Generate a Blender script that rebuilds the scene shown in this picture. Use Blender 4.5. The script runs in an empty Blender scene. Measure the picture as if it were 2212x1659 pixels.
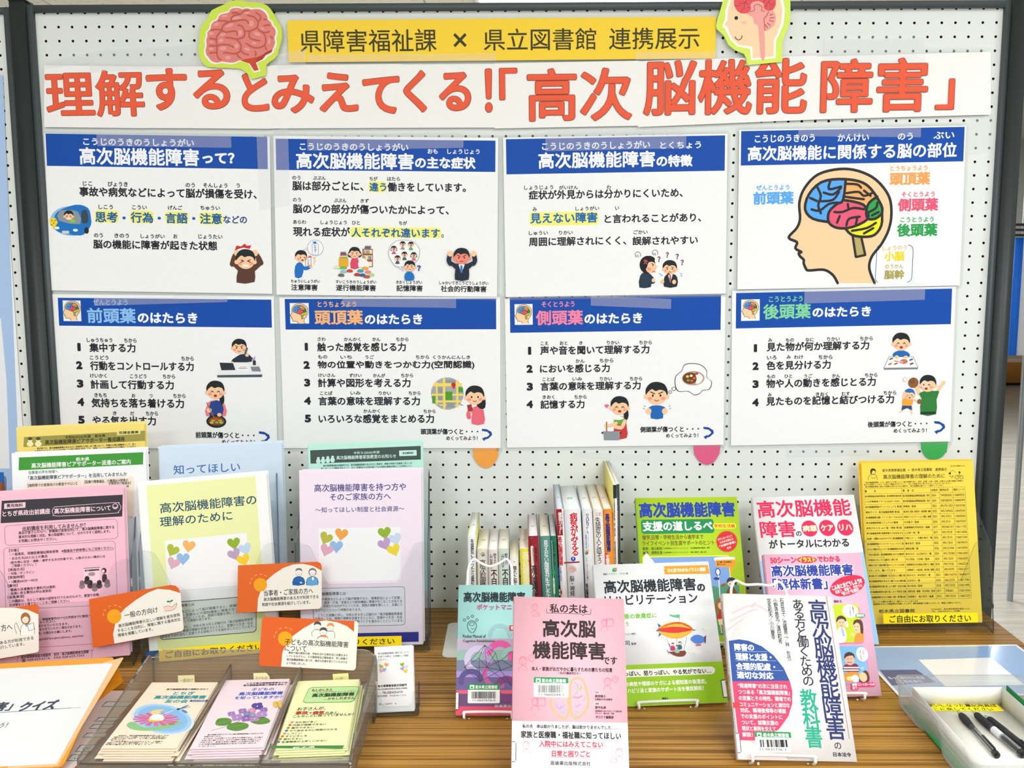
import bpy, math, random
import numpy as np
from mathutils import Vector, Matrix
from mathutils.geometry import tessellate_polygon

SC = bpy.context.scene
COL = SC.collection
D = math.pi / 180
TZ = 0.72                      # height of the table top
# ---------------------------------------------------------------- camera
W_, H_ = 2212, 1659
FPX = 2142.76
CAM = np.array([-0.0006, -1.8955, 1.4187])
ROT = (1.43913, 0.00314, 0.00724)
cd = bpy.data.cameras.new('camera')
cd.sensor_width = 36.0
cd.lens = FPX / W_ * 36.0
cd.clip_start = 0.02
co = bpy.data.objects.new('camera', cd)
co.location = CAM
co.rotation_euler = ROT
COL.objects.link(co)
SC.camera = co
# ---------------------------------------------------------------- world, lights, exposure
SC.view_settings.view_transform = 'Standard'
SC.view_settings.look = 'None'
SC.view_settings.gamma = 1.0
SC.view_settings.use_curve_mapping = False
SC.view_settings.exposure = 0.09
SC.cycles.transparent_max_bounces = 32
SC.cycles.max_bounces = 8
wd = bpy.data.worlds.new('world')
SC.world = wd
wd.use_nodes = True
wd.node_tree.nodes['Background'].inputs[0].default_value = (0.97, 0.985, 1.0, 1)
wd.node_tree.nodes['Background'].inputs[1].default_value = 0.46
CEIL = 2.62


def area(name, x, y, sx, sy, watts, z=None, col=(0.975, 0.99, 1.0)):
    l = bpy.data.lights.new(name, 'AREA')
    l.shape = 'RECTANGLE'
    l.size, l.size_y = sx, sy
    l.energy = watts
    l.color = col
    o = bpy.data.objects.new(name, l)
    o.location = (x, y, (CEIL - 0.03) if z is None else z)
    COL.objects.link(o)
    return o


area('ceiling_and_fill_light', -1.1, -1.35, 1.2, 0.5, 8)
area('ceiling_and_fill_light', 1.0, -1.35, 1.2, 0.5, 12)
area('ceiling_and_fill_light', -1.1, -2.9, 1.2, 0.5, 30)
area('ceiling_and_fill_light', 1.0, -2.9, 1.2, 0.5, 38)
area('ceiling_and_fill_light', -1.1, -4.5, 1.2, 0.5, 62)  # added fill row: lower-angled light evens out upright and flat surfaces
area('ceiling_and_fill_light', 1.0, -4.5, 1.2, 0.5, 74)  # right half of the added fill row
area('ceiling_and_fill_light', 2.7, -1.2, 1.2, 0.5, 34)  # added fill, unseen: brightens the notice stand and the right side
area('ceiling_and_fill_light', 0.6, 3.6, 1.2, 1.2, 95)
area('ceiling_and_fill_light', -2.6, 3.2, 1.2, 1.2, 105)  # added fill hidden behind the panel: floor bounce lifts the ceiling
area('ceiling_and_fill_light', -1.0, 6.2, 1.2, 1.2, 105)  # second hidden fill added for the ceiling bounce
area('ceiling_and_fill_light', 3.2, 5.0, 1.2, 1.2, 80)

# ---------------------------------------------------------------- pixel <-> world through the camera above
RM = np.array(co.rotation_euler.to_matrix())


def ray(x, y):
    return RM @ np.array([(x - W_ / 2) / FPX, -(y - H_ / 2) / FPX, -1.0])


def onplane(x, y, o, n):
    d = ray(x, y)
    return CAM + d * (np.dot(o - CAM, n) / np.dot(d, n))


def onz(x, y, z=TZ):
    return onplane(x, y, np.array([0, 0, z]), np.array([0, 0, 1.0]))


def ony(x, y, yy=0.0):
    return onplane(x, y, np.array([0, yy, 0]), np.array([0, 1.0, 0]))


def proj(p):
    c = RM.T @ (np.asarray(p, float) - CAM)
    return W_ / 2 + FPX * c[0] / -c[2], H_ / 2 - FPX * c[1] / -c[2]


# ---------------------------------------------------------------- materials
def lin(h):
    h = h.lstrip('#')
    r = []
    for i in (0, 2, 4):
        c = int(h[i:i + 2], 16) / 255
        r.append(c / 12.92 if c <= 0.04045 else ((c + 0.055) / 1.055) ** 2.4)
    return (r[0], r[1], r[2], 1)


_m = {}


def mat(h, rough=0.55, spec=0.25, coat=0.0, metal=0.0):
    k = (h, rough, spec, coat, metal)
    if k in _m:
        return _m[k]
    m = bpy.data.materials.new('paint_' + h.lstrip('#'))
    m.use_nodes = True
    b = m.node_tree.nodes['Principled BSDF']
    b.inputs['Base Color'].default_value = lin(h)
    b.inputs['Roughness'].default_value = rough
    b.inputs['Specular IOR Level'].default_value = spec
    b.inputs['Coat Weight'].default_value = coat
    b.inputs['Coat Roughness'].default_value = 0.12
    b.inputs['Metallic'].default_value = metal
    _m[k] = m
    return m


def nodemat(name):
    m = bpy.data.materials.new(name)
    m.use_nodes = True
    nt = m.node_tree
    return m, nt, nt.nodes, nt.links, nt.nodes['Principled BSDF']


def paper(h, amp=0.03):
    """paper with a faint fibre mottling"""
    k = ('paper', h)
    if k in _m:
        return _m[k]
    m, nt, N, L, b = nodemat('paper_' + h.lstrip('#'))
    tc = N.new('ShaderNodeTexCoord')
    no = N.new('ShaderNodeTexNoise')
    no.inputs['Scale'].default_value = 90
    no.inputs['Detail'].default_value = 3
    L.new(tc.outputs['Object'], no.inputs['Vector'])
    mx = N.new('ShaderNodeMix')
    mx.data_type = 'RGBA'
    c = lin(h)
    mx.inputs[6].default_value = tuple(v * (1 - amp) for v in c[:3]) + (1,)
    mx.inputs[7].default_value = tuple(min(1, v * (1 + amp)) for v in c[:3]) + (1,)
    L.new(no.outputs['Fac'], mx.inputs[0])
    L.new(mx.outputs[2], b.inputs['Base Color'])
    b.inputs['Roughness'].default_value = 0.6
    b.inputs['Specular IOR Level'].default_value = 0.2
    _m[k] = m
    return m


def clear(name, tint='#ffffff', gloss=0.06, haze=0.0, hazecol='#ffffff', rough=0.05, back=0.5):
    """thin transparent sheet: lets light through, mirrors a little, optionally milky"""
    k = ('clear', name)
    if k in _m:
        return _m[k]
    m = bpy.data.materials.new(name)
    m.use_nodes = True
    nt = m.node_tree
    N, L = nt.nodes, nt.links
    N.remove(N['Principled BSDF'])
    out = N['Material Output']
    tr = N.new('ShaderNodeBsdfTransparent')
    tr.inputs[0].default_value = lin(tint)
    gl = N.new('ShaderNodeBsdfGlossy')
    gl.inputs['Roughness'].default_value = rough
    lw = N.new('ShaderNodeLayerWeight')
    lw.inputs[0].default_value = 0.25
    mp = N.new('ShaderNodeMapRange')
    mp.inputs['To Min'].default_value = gloss * 0.2
    mp.inputs['To Max'].default_value = min(1, gloss * 5)
    L.new(lw.outputs['Fresnel'], mp.inputs['Value'])
    m1 = N.new('ShaderNodeMixShader')
    L.new(mp.outputs[0], m1.inputs[0])
    if haze > 0:
        df = N.new('ShaderNodeBsdfDiffuse')
        df.inputs[0].default_value = lin(hazecol)
        tl = N.new('ShaderNodeBsdfTranslucent')
        tl.inputs[0].default_value = lin(hazecol)
        m3 = N.new('ShaderNodeMixShader')
        m3.inputs[0].default_value = back
        L.new(df.outputs[0], m3.inputs[1])
        L.new(tl.outputs[0], m3.inputs[2])
        m2 = N.new('ShaderNodeMixShader')
        m2.inputs[0].default_value = haze
        L.new(tr.outputs[0], m2.inputs[1])
        L.new(m3.outputs[0], m2.inputs[2])
        L.new(m2.outputs[0], m1.inputs[1])
    else:
        L.new(tr.outputs[0], m1.inputs[1])
    L.new(gl.outputs[0], m1.inputs[2])
    L.new(m1.outputs[0], out.inputs[0])
    _m[k] = m
    return m


ACRYL = clear('clear_acrylic', '#fafcfc', 0.05)
ACEDGE = clear('acrylic_edge', '#a4a9c6', 0.10, 0.10, '#b8bcd8')
FILM = clear('laminate_film', '#fbfcfc', 0.03, 0.05, '#ffffff', .05, 0.0)
TAPE = clear('clear_tape', '#fbfcfd', 0.012, 0.17, '#ffffff', 0.3, 0.0)
SMOKE = clear('smoked_acrylic', '#e6e2d9', 0.06, 0.24, '#d6d0c4', 0.12)
MILK = clear('milky_plastic', '#e6e9ea', 0.06, 0.32, '#f2f4f4', 0.2)


# ---------------------------------------------------------------- mesh collector
class Ink:
    def __init__(s):
        s.V, s.L, s.T, s.M, s.n, s.mats = [], [], [], [], 0, []

    def mi(s, m):
        if m not in s.mats:
            s.mats.append(m)
        return s.mats.index(m)

    def add(s, v, loops, tot, m):
        v = np.asarray(v, float).reshape(-1, 3)
        s.V.append(v)
        s.L.append(np.asarray(loops, int) + s.n)
        tot = np.asarray(tot, int)
        s.T.append(tot)
        s.M.append(np.full(len(tot), s.mi(m)))
        s.n += len(v)

    def faces(s, v, fs, m):
        s.add(v, [i for f in fs for i in f], [len(f) for f in fs], m)

    def box(s, x0, x1, y0, y1, z0, z1, m):
        v = [(x, y, z) for z in (z0, z1) for y in (y0, y1) for x in (x0, x1)]
        s.faces(v, [(0, 2, 3, 1), (4, 5, 7, 6), (0, 1, 5, 4), (2, 6, 7, 3), (0, 4, 6, 2), (1, 3, 7, 5)], m)

    def bbox(s, x0, x1, y0, y1, z0, z1, m, b=0.003):
        """box whose upright edges are rounded off, with bevelled top rim"""
        P = rrect2(x0, y0, x1, y1, b * 1.5, 3)
        n = len(P)
        Q = rrect2(x0 + b * .5, y0 + b * .5, x1 - b * .5, y1 - b * .5, b, 3)
        v = [(p[0], p[1], z0) for p in P] + [(p[0], p[1], z1 - b * .5) for p in P] + [(p[0], p[1], z1) for p in Q]
        f = [tuple(range(n))[::-1], tuple(range(2 * n, 3 * n))]
        for a in (0, n):
            f += [(a + i, a + (i + 1) % n, a + n + (i + 1) % n, a + n + i) for i in range(n)]
        s.faces(v, f, m)

    def prism(s, pts, z0, z1, m, side=None):
        """flat outline given thickness along local z; back face, front face, rim"""
        n = len(pts)
        tri = tessellate_polygon([[Vector((p[0], p[1], 0)) for p in pts]])
        v = [(p[0], p[1], z0) for p in pts] + [(p[0], p[1], z1) for p in pts]
        A = sum(pts[i][0] * pts[(i + 1) % n][1] - pts[(i + 1) % n][0] * pts[i][1] for i in range(n))
        up, dn = [], []
        for t in tri:
            a = (pts[t[1]][0] - pts[t[0]][0]) * (pts[t[2]][1] - pts[t[0]][1]) - (pts[t[2]][0] - pts[t[0]][0]) * (pts[t[1]][1] - pts[t[0]][1])
            t = t if a > 0 else t[::-1]
            up.append(tuple(i + n for i in t))
            dn.append(tuple(t[::-1]))
        s.faces(v, up + dn, m)
        r = [(i, (i + 1) % n, n + (i + 1) % n, n + i) if A > 0 else (i, n + i, n + (i + 1) % n, (i + 1) % n) for i in range(n)]
        s.faces(v, r, side or m)

    def tube(s, pts, r, m, seg=8, closed=False):
        P = [Vector(p) for p in pts]
        n = len(P)
        rr = r if isinstance(r, (list, tuple)) else [r] * n
        v = []
        up = None
        for i in range(n):
            a = P[i - 1] if (i > 0 or closed) else P[i]
            b = P[(i + 1) % n] if (i < n - 1 or closed) else P[i]
            t = (b - a).normalized()
            if up is None:
                up = t.orthogonal().normalized()
            up = (up - t * up.dot(t))
            if up.length < 1e-6:
                up = t.orthogonal()
            up.normalize()
            w = t.cross(up)
            for k in range(seg):
                an = 2 * math.pi * k / seg
                v.append(P[i] + (up * math.cos(an) + w * math.sin(an)) * rr[i])
        f = []
        for i in range(n if closed else n - 1):
            j = (i + 1) % n
            f += [(i * seg + k, i * seg + (k + 1) % seg, j * seg + (k + 1) % seg, j * seg + k) for k in range(seg)]
        if not closed:
            f += [tuple(range(seg))[::-1], tuple(range((n - 1) * seg, n * seg))]
        s.faces([tuple(q) for q in v], f, m)

    def build(s, name, parent=None, smooth=False):
        me = bpy.data.meshes.new(name)
        V = np.concatenate(s.V)
        L = np.concatenate(s.L)
        T = np.concatenate(s.T)
        M = np.concatenate(s.M)
        me.vertices.add(len(V))
        me.vertices.foreach_set('co', V.astype(np.float32).ravel())
        me.loops.add(len(L))
        me.loops.foreach_set('vertex_index', L.astype(np.int32))
        me.polygons.add(len(T))
        st = np.concatenate([[0], np.cumsum(T)[:-1]])
        me.polygons.foreach_set('loop_start', st.astype(np.int32))
        me.polygons.foreach_set('material_index', M.astype(np.int32))
        if smooth:
            me.polygons.foreach_set('use_smooth', np.ones(len(T), bool))
        for m in s.mats:
            me.materials.append(m)
        me.update(calc_edges=True)
        o = bpy.data.objects.new(name, me)
        COL.objects.link(o)
        if parent is not None:
            o.parent = parent
        if smooth:
            try:
                me.set_sharp_from_angle(angle=40 * D)
            except Exception:
                pass
        return o


def tag(o, label, cat, group=None):
    o['label'] = label
    o['category'] = cat
    if group:
        o['group'] = group
    return o


def struct(o):
    o['kind'] = 'structure'
    return o


def thing(name, label, cat, loc=(0, 0, 0), mtx=None, group=None):
    o = bpy.data.objects.new(name, None)
    o.empty_display_size = 0.03
    COL.objects.link(o)
    if mtx is not None:
        o.matrix_world = mtx
    else:
        o.location = loc
    return tag(o, label, cat, group)


def copy_tree(o, parent=None):
    c = o.copy()
    COL.objects.link(c)
    c.parent = parent
    for ch in [x for x in bpy.data.objects if x.parent == o]:
        copy_tree(ch, c)
    return c


# ---------------------------------------------------------------- outlines
def rrect2(x0, y0, x1, y1, r, n=4):
    r = min(r, abs(x1 - x0) / 2, abs(y1 - y0) / 2)
    P = []
    for cx, cy, a in ((x1 - r, y1 - r, 0), (x0 + r, y1 - r, 90), (x0 + r, y0 + r, 180), (x1 - r, y0 + r, 270)):
        for k in range(n + 1):
            t = (a + 90 * k / n) * D
            P.append((cx + r * math.cos(t), cy + r * math.sin(t)))
    return P


def smooth2(P, closed=True, k=4):
    n = len(P)
    R = []
    for i in range(n if closed else n - 1):
        p = [np.array(P[(i + j) % n] if closed else P[min(max(i + j, 0), n - 1)], float) for j in (-1, 0, 1, 2)]
        for t in np.arange(k) / k:
            R.append(tuple(0.5 * ((2 * p[1]) + (-p[0] + p[2]) * t + (2 * p[0] - 5 * p[1] + 4 * p[2] - p[3]) * t * t + (-p[0] + 3 * p[1] - 3 * p[2] + p[3]) * t ** 3)))
    if not closed:
        R.append(tuple(P[-1]))
    return R


# ---------------------------------------------------------------- lettering (the typeface that ships with Blender)
_g = {}
_isl = {}


RES = 3


def glyphs(body, shear=0.0):
    k = (body, shear, RES)
    if k in _g:
        return _g[k]
    c = bpy.data.curves.new('type', 'FONT')
    c.body = body
    c.resolution_u = RES
    c.shear = shear
    if '\n' in body:
        c.align_x = 'CENTER'
        c.space_line = 0.82
    o = bpy.data.objects.new('type', c)
    m = bpy.data.meshes.new_from_object(o)
    n = len(m.vertices)
    v = np.zeros(n * 3, np.float32)
    m.vertices.foreach_get('co', v)
    v = v.reshape(-1, 3)[:, :2].astype(float)
    nl = len(m.loops)
    lo = np.zeros(nl, np.int32)
    m.loops.foreach_get('vertex_index', lo)
    np_ = len(m.polygons)
    to = np.zeros(np_, np.int32)
    m.polygons.foreach_get('loop_total', to)
    st = np.concatenate([[0], np.cumsum(to)[:-1]]) if np_ else np.zeros(0, int)
    # outline edges: used by one face only
    cnt = {}
    for s_, t_ in zip(st, to):
        f = lo[s_:s_ + t_]
        for i in range(t_):
            a, b = int(f[i]), int(f[(i + 1) % t_])
            e = (a, b) if a < b else (b, a)
            cnt[e] = cnt.get(e, 0) + 1
    E = np.array([e for e, q in cnt.items() if q == 1], int).reshape(-1, 2)
    # strokes of one character may overlap: number the separate patches so that they can be spaced a hair apart
    A = np.array(list(cnt), int).reshape(-1, 2)
    lab = np.arange(n)
    while True:
        o_ = lab.copy()
        np.minimum.at(lab, A[:, 0], o_[A[:, 1]])
        np.minimum.at(lab, A[:, 1], o_[A[:, 0]])
        lab = lab[lab]
        if (lab == o_).all():
            break
    isl = np.unique(lab, return_inverse=True)[1]
    bpy.data.objects.remove(o)
    bpy.data.meshes.remove(m)
    bpy.data.curves.remove(c)
    mn, mx = v.min(0), v.max(0)
    v = (v - mn) / np.maximum(mx - mn, 1e-6)
    _g[k] = (v, lo, to, E)
    _isl[id(_g[k])] = isl
    return _g[k]


HEX = np.array([(math.cos(a * math.pi / 3), math.sin(a * math.pi / 3)) for a in range(6)])
STEP = 2.0e-5


def stagger(nq, nh, md=24):
    """overlapping strokes of one ink lie a micron apart so that none of them shades its neighbour"""
    return 1e-6 * np.concatenate([np.repeat(2 * (np.arange(nq) % md) + 1, 4), np.repeat(2 * (np.arange(nh) % md), 6)])


class Sheet:
    """A flat printed thing: a local frame (u right, v up, w out of the paper) with
    drawing calls in the coordinates of a zoomed crop of the photograph."""

    def __init__(s, name, label, cat, o=None, yaw=0, tilt=0, roll=0, corners=None, depth=None, group=None, parent=None):
        if depth is not None:                       # on an upright plane facing -y
            s.o = np.array([0, depth, 0.0])
            s.u = np.array([1.0, 0, 0]); s.v = np.array([0, 0, 1.0]); s.n = np.array([0, -1.0, 0])
        else:
            a, t = yaw * D, tilt * D
            u = np.array([math.cos(a), math.sin(a), 0]); n = np.array([math.sin(a), -math.cos(a), 0])
            v = np.array([0, 0, 1.0]) * math.cos(t) - n * math.sin(t)
            s.o = np.array(o, float)
            s.u, s.v, s.n = u, v, np.cross(u, v)
            if roll:
                r = roll * D
                s.u, s.v = u * math.cos(r) + v * math.sin(r), -u * math.sin(r) + v * math.cos(r)
        if corners is not None:
            P = [onplane(x, y, s.o, s.n) for x, y in corners]
            u = (P[1] - P[0]) + (P[2] - P[3])
            u /= np.linalg.norm(u)
            s.u = u
            s.v = np.cross(s.n, u)
            s.o = sum(P) / 4
            q = [s.loc(p) for p in P]
            s.w = (q[1][0] - q[0][0] + q[2][0] - q[3][0]) / 2
            s.h = (q[0][1] - q[3][1] + q[1][1] - q[2][1]) / 2
        s.mtx = Matrix(((s.u[0], s.v[0], s.n[0], s.o[0]), (s.u[1], s.v[1], s.n[1], s.o[1]), (s.u[2], s.v[2], s.n[2], s.o[2]), (0, 0, 0, 1)))
        s.root = thing(name, label, cat, mtx=s.mtx, group=group) if name else None
        s.zx, s.zy, s.zs = 0, 0, 1
        s.k = 1
        s.base = 0.0
        s.ink, s.pname = None, None
        s.off = np.zeros(2)

    def loc(s, p):
        d = np.asarray(p) - s.o
        return np.array([d @ s.u, d @ s.v])

    def zoom(s, x0, y0, sc):
        s.zx, s.zy, s.zs = x0, y0, sc
        return s

    def uv(s, x, y):
        return s.loc(onplane(s.zx + x / s.zs, s.zy + y / s.zs, s.o + s.n * s.base, s.n))

    def px(s, a, b):
        x, y = proj(s.o + s.u * a + s.v * b + s.n * s.base)
        return (x - s.zx) * s.zs, (y - s.zy) * s.zs

    def scale(s, x, y):
        return np.linalg.norm(s.uv(x + 4, y) - s.uv(x - 4, y)) / 8

    # --- parts
    def part(s, name, parent=None):
        s.end()
        s.ink, s.pname, s.pparent = Ink(), name, parent
        return s

    def end(s):
        o = None
        if s.ink is not None and s.ink.V:
            o = s.ink.build(s.pname, s.pparent or s.root)
        s.ink = None
        return o

    def body(s, name='paper_sheet', col='#f3f4f2', t=0.0004, m=None, grow=0.0, side=None):
        """the sheet itself, from the corner fit"""
        i = Ink()
        a, b = s.w / 2 + grow, s.h / 2 + grow
        i.prism([(-a, -b), (a, -b), (a, b), (-a, b)], 0, t, m or paper(col), side)
        s.base = t
        return i.build(name, s.root)

    # --- drawing
    def lift(s, n=1):
        s.k += n
        return s

    def w_(s):
        return s.base + STEP * s.k

    clip = None

    def fill(s, P2, m):
        if isinstance(m, str):
            m = mat(m)
        if s.clip:                                  # trim to the cover
            for ax, sg, lim in ((0, 1, s.clip[0]), (0, -1, s.clip[0]), (1, 1, s.clip[1]), (1, -1, s.clip[1])):
                R = []
                for k in range(len(P2)):
                    p, q = P2[k - 1], P2[k]
                    a, b = sg * p[ax] - lim, sg * q[ax] - lim
                    if (a > 0) != (b > 0):
                        t = a / (a - b)
                        R.append((p[0] + (q[0] - p[0]) * t, p[1] + (q[1] - p[1]) * t))
                    if b <= 0:
                        R.append((q[0], q[1]))
                P2 = R
                if len(P2) < 3:
                    return
        tri = tessellate_polygon([[Vector((p[0], p[1], 0)) for p in P2]])
        v = [(p[0], p[1], s.w_()) for p in P2]
        f = []
        for t in tri:
            a = (P2[t[1]][0] - P2[t[0]][0]) * (P2[t[2]][1] - P2[t[0]][1]) - (P2[t[2]][0] - P2[t[0]][0]) * (P2[t[1]][1] - P2[t[0]][1])
            f.append(tuple(t) if a > 0 else tuple(t)[::-1])
        s.ink.faces(v, f, m)
        s.k += 1

    def poly(s, P, m, sm=0):
        if sm:
            P = smooth2(P, True, sm)
        s.fill([s.uv(*p) for p in P], m)

    def rect(s, x0, y0, x1, y1, m, r=0):
        """box aligned with the sheet through two opposite corners"""
        a, b = s.uv(x0, y0), s.uv(x1, y1)
        xa, xb, ya, yb = min(a[0], b[0]), max(a[0], b[0]), min(a[1], b[1]), max(a[1], b[1])
        if r:
            s.fill(rrect2(xa, ya, xb, yb, r * s.scale(x0, y0)), m)
        else:
            s.fill([(xa, ya), (xb, ya), (xb, yb), (xa, yb)], m)

    def frame(s, x0, y0, x1, y1, lw, m, r=0):
        a, b = s.uv(x0, y0), s.uv(x1, y1)
        q = s.scale(x0, y0)
        P = rrect2(min(a[0], b[0]), min(a[1], b[1]), max(a[0], b[0]), max(a[1], b[1]), max(r, .01) * q, 4 if r else 1)
        s.stroke2(P + [P[0]], lw * q, m)

    def ell(s, cx, cy, rx, ry, m, rot=0, n=22):
        c = s.uv(cx, cy)
        q = s.scale(cx, cy)
        qy = np.linalg.norm(s.uv(cx, cy + 4) - s.uv(cx, cy - 4)) / 8
        r = rot * D
        P = []
        for k in range(n):
            t = 2 * math.pi * k / n
            x, y = rx * math.cos(t), ry * math.sin(t)
            P.append((c[0] + (x * math.cos(r) - y * math.sin(r)) * q, c[1] + (x * math.sin(r) + y * math.cos(r)) * qy))
        s.fill(P, m)

    def stroke2(s, P, wd, m):
        if isinstance(m, str):
            m = mat(m)
        P = np.array(P, float)
        if s.clip:
            P = np.clip(P, np.array([-s.clip[0], -s.clip[1]]) + wd / 2, np.array(s.clip) - wd / 2)
        a, b = P[:-1], P[1:]
        d = b - a
        ln = np.maximum(np.linalg.norm(d, axis=1), 1e-9)[:, None]
        nn = np.stack([-d[:, 1], d[:, 0]], 1) / ln * wd / 2
        q = np.stack([a - nn, b - nn, b + nn, a + nn], 1).reshape(-1, 2)
        h = (P[:, None, :] + HEX[None] * wd / 2).reshape(-1, 2)
        v = np.concatenate([q, h])
        v = np.c_[v, s.w_() + stagger(len(a), len(P))]
        lo = np.arange(len(v))
        s.ink.add(v, lo, [4] * len(a) + [6] * len(P), m)

    def line(s, P, wd, m, sm=0, up=False):
        q = s.scale(*P[0])
        if sm:
            P = smooth2(P, False, sm)
        s.stroke2([s.uv(*p) for p in P], wd * q, m)
        if up:
            s.k += 1

    def heart(s, cx, cy, r, m, rot=0):
        P = []
        for k in range(20):
            t = 2 * math.pi * k / 20
            x = 16 * math.sin(t) ** 3 / 16 * r
            y = -(13 * math.cos(t) - 5 * math.cos(2 * t) - 2 * math.cos(3 * t) - math.cos(4 * t)) / 15 * r
            a = rot * D
            P.append((cx + x * math.cos(a) - y * math.sin(a), cy + x * math.sin(a) + y * math.cos(a)))
        s.poly(P, m)

    def _place(s, g, o2, ex, ey, m, bold):
        v, lo, to, E = g
        isl = _isl[id(g)]
        if isinstance(m, str):
            m = mat(m)
        P = o2[None] + v[:, :1] * ex[None] + v[:, 1:] * ey[None]
        z = s.w_()
        fz = np.repeat((np.arange(len(to)) % 29) * 1.2e-6, to)
        s.ink.add(np.c_[P[lo], z + (1.25e-4 if bold > 0 else 0) + isl[lo] % 3 * 0.4e-6 + fz], np.arange(len(lo)), to, m)
        if bold > 0 and len(E):
            a, b = P[E[:, 0]], P[E[:, 1]]
            d = b - a
            ln = np.maximum(np.linalg.norm(d, axis=1), 1e-9)[:, None]
            nn = np.stack([-d[:, 1], d[:, 0]], 1) / ln * bold
            q = np.stack([a - nn, b - nn, b + nn, a + nn], 1).reshape(-1, 2)
            h = (P[np.unique(E)][:, None, :] + HEX[None] * bold).reshape(-1, 2)
            w = np.concatenate([q, h])
            s.ink.add(np.c_[w, z + stagger(len(a), len(h) // 6, 59)], np.arange(len(w)), [4] * len(a) + [6] * (len(h) // 6), m)

    def tx(s, body, x0, x1, y, h, m, bold=0.0, shear=0.0, ang=0.0):
        """one line of print: left end x0, right end x1, middle height y at the left, letter height h.
        bold is extra stroke weight as a fraction of the letter height."""
        g = glyphs(body, shear)
        a = s.uv(x0, y)
        hh = abs(s.uv(x0, y - h / 2)[1] - s.uv(x0, y + h / 2)[1])
        if ang:
            b = s.uv(x1, y - (x1 - x0) * math.tan(ang * D))
            ex = b - a
        else:
            yy = y
            for _ in range(3):
                b = s.uv(x1, yy)
                yy = s.px(b[0], a[1])[1]
            ex = np.array([b[0] - a[0], 0.0])
        ey = np.array([-ex[1], ex[0]]) / np.linalg.norm(ex) * hh
        bd = bold * hh
        if bd:
            l = np.linalg.norm(ex)
            a = a + ex / l * bd
            ex = ex * max(.1, (1 - 2 * bd / l))
            ey = ey * (1 - 2 * bold)
        s._place(g, a - ey / 2, ex, ey, m, bd)

    def vt(s, body, x0, y0, x1, y1, m, bold=0.0):
        """one column of upright print filling the box; the column follows the sheet's own v axis"""
        g = glyphs('\n'.join(body.replace('ー', '｜').replace('―', '｜').replace('～', '〜')))
        a, b = s.uv(x0, y0), s.uv(x1, y1)
        w = s.scale((x0 + x1) / 2, y0) * (x1 - x0)
        q = bold * w
        ex = np.array([w - 2 * q, 0])
        ey = np.array([0, a[1] - b[1] - 2 * q])
        s._place(g, np.array([a[0] + q, b[1] + q]), ex, ey, m, q)
# ================================================================ the room
def m_floor():
    m, nt, N, L, b = nodemat('vinyl_floor')
    tc = N.new('ShaderNodeTexCoord')
    mp = N.new('ShaderNodeMapping')
    mp.inputs['Rotation'].default_value = (0, 0, 0.5)
    mp.inputs['Scale'].default_value = (0.8, 9, 1)
    no = N.new('ShaderNodeTexNoise')
    no.inputs['Scale'].default_value = 3.0
    no.inputs['Detail'].default_value = 6
    no.inputs['Roughness'].default_value = 0.65
    cr = N.new('ShaderNodeValToRGB')
    cr.color_ramp.elements[0].position = 0.30
    cr.color_ramp.elements[0].color = lin('#a9a69c')
    cr.color_ramp.elements[1].position = 0.60
    cr.color_ramp.elements[1].color = lin('#cfccc1')
    L.new(tc.outputs['Object'], mp.inputs[0]); L.new(mp.outputs[0], no.inputs['Vector'])
    L.new(no.outputs['Fac'], cr.inputs[0]); L.new(cr.outputs[0], b.inputs['Base Color'])
    b.inputs['Roughness'].default_value = 0.35
    return m


def m_ceiling():
    m, nt, N, L, b = nodemat('acoustic_ceiling')
    tc = N.new('ShaderNodeTexCoord')
    no = N.new('ShaderNodeTexNoise')
    mp = N.new('ShaderNodeMapping')
    mp.inputs['Scale'].default_value = (14, 30, 1)
    no.inputs['Scale'].default_value = 2.2
    no.inputs['Detail'].default_value = 5
    no.inputs['Roughness'].default_value = 0.7
    no.inputs['Distortion'].default_value = 0.6
    cr = N.new('ShaderNodeValToRGB')
    cr.color_ramp.elements[0].position = 0.33
    cr.color_ramp.elements[0].color = lin('#5d5a50')
    cr.color_ramp.elements[1].position = 0.39
    cr.color_ramp.elements[1].color = lin('#ebe6d6')
    br = N.new('ShaderNodeTexBrick')
    br.inputs['Color1'].default_value = (1, 1, 1, 1); br.inputs['Color2'].default_value = (.97, .97, .97, 1)
    br.inputs['Mortar'].default_value = (.45, .45, .43, 1)
    br.inputs['Scale'].default_value = 1.0
    br.inputs['Mortar Size'].default_value = 0.004
    br.inputs['Brick Width'].default_value = 0.91
    br.inputs['Row Height'].default_value = 0.455
    mx = N.new('ShaderNodeMix'); mx.data_type = 'RGBA'; mx.blend_type = 'MULTIPLY'; mx.inputs[0].default_value = 1
    L.new(tc.outputs['Object'], mp.inputs[0]); L.new(mp.outputs[0], no.inputs['Vector'])
    L.new(tc.outputs['Object'], br.inputs['Vector'])
    L.new(no.outputs['Fac'], cr.inputs[0]); L.new(cr.outputs[0], mx.inputs[6]); L.new(br.outputs[0], mx.inputs[7])
    L.new(mx.outputs[2], b.inputs['Base Color'])
    b.inputs['Roughness'].default_value = 0.9
    return m


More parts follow.
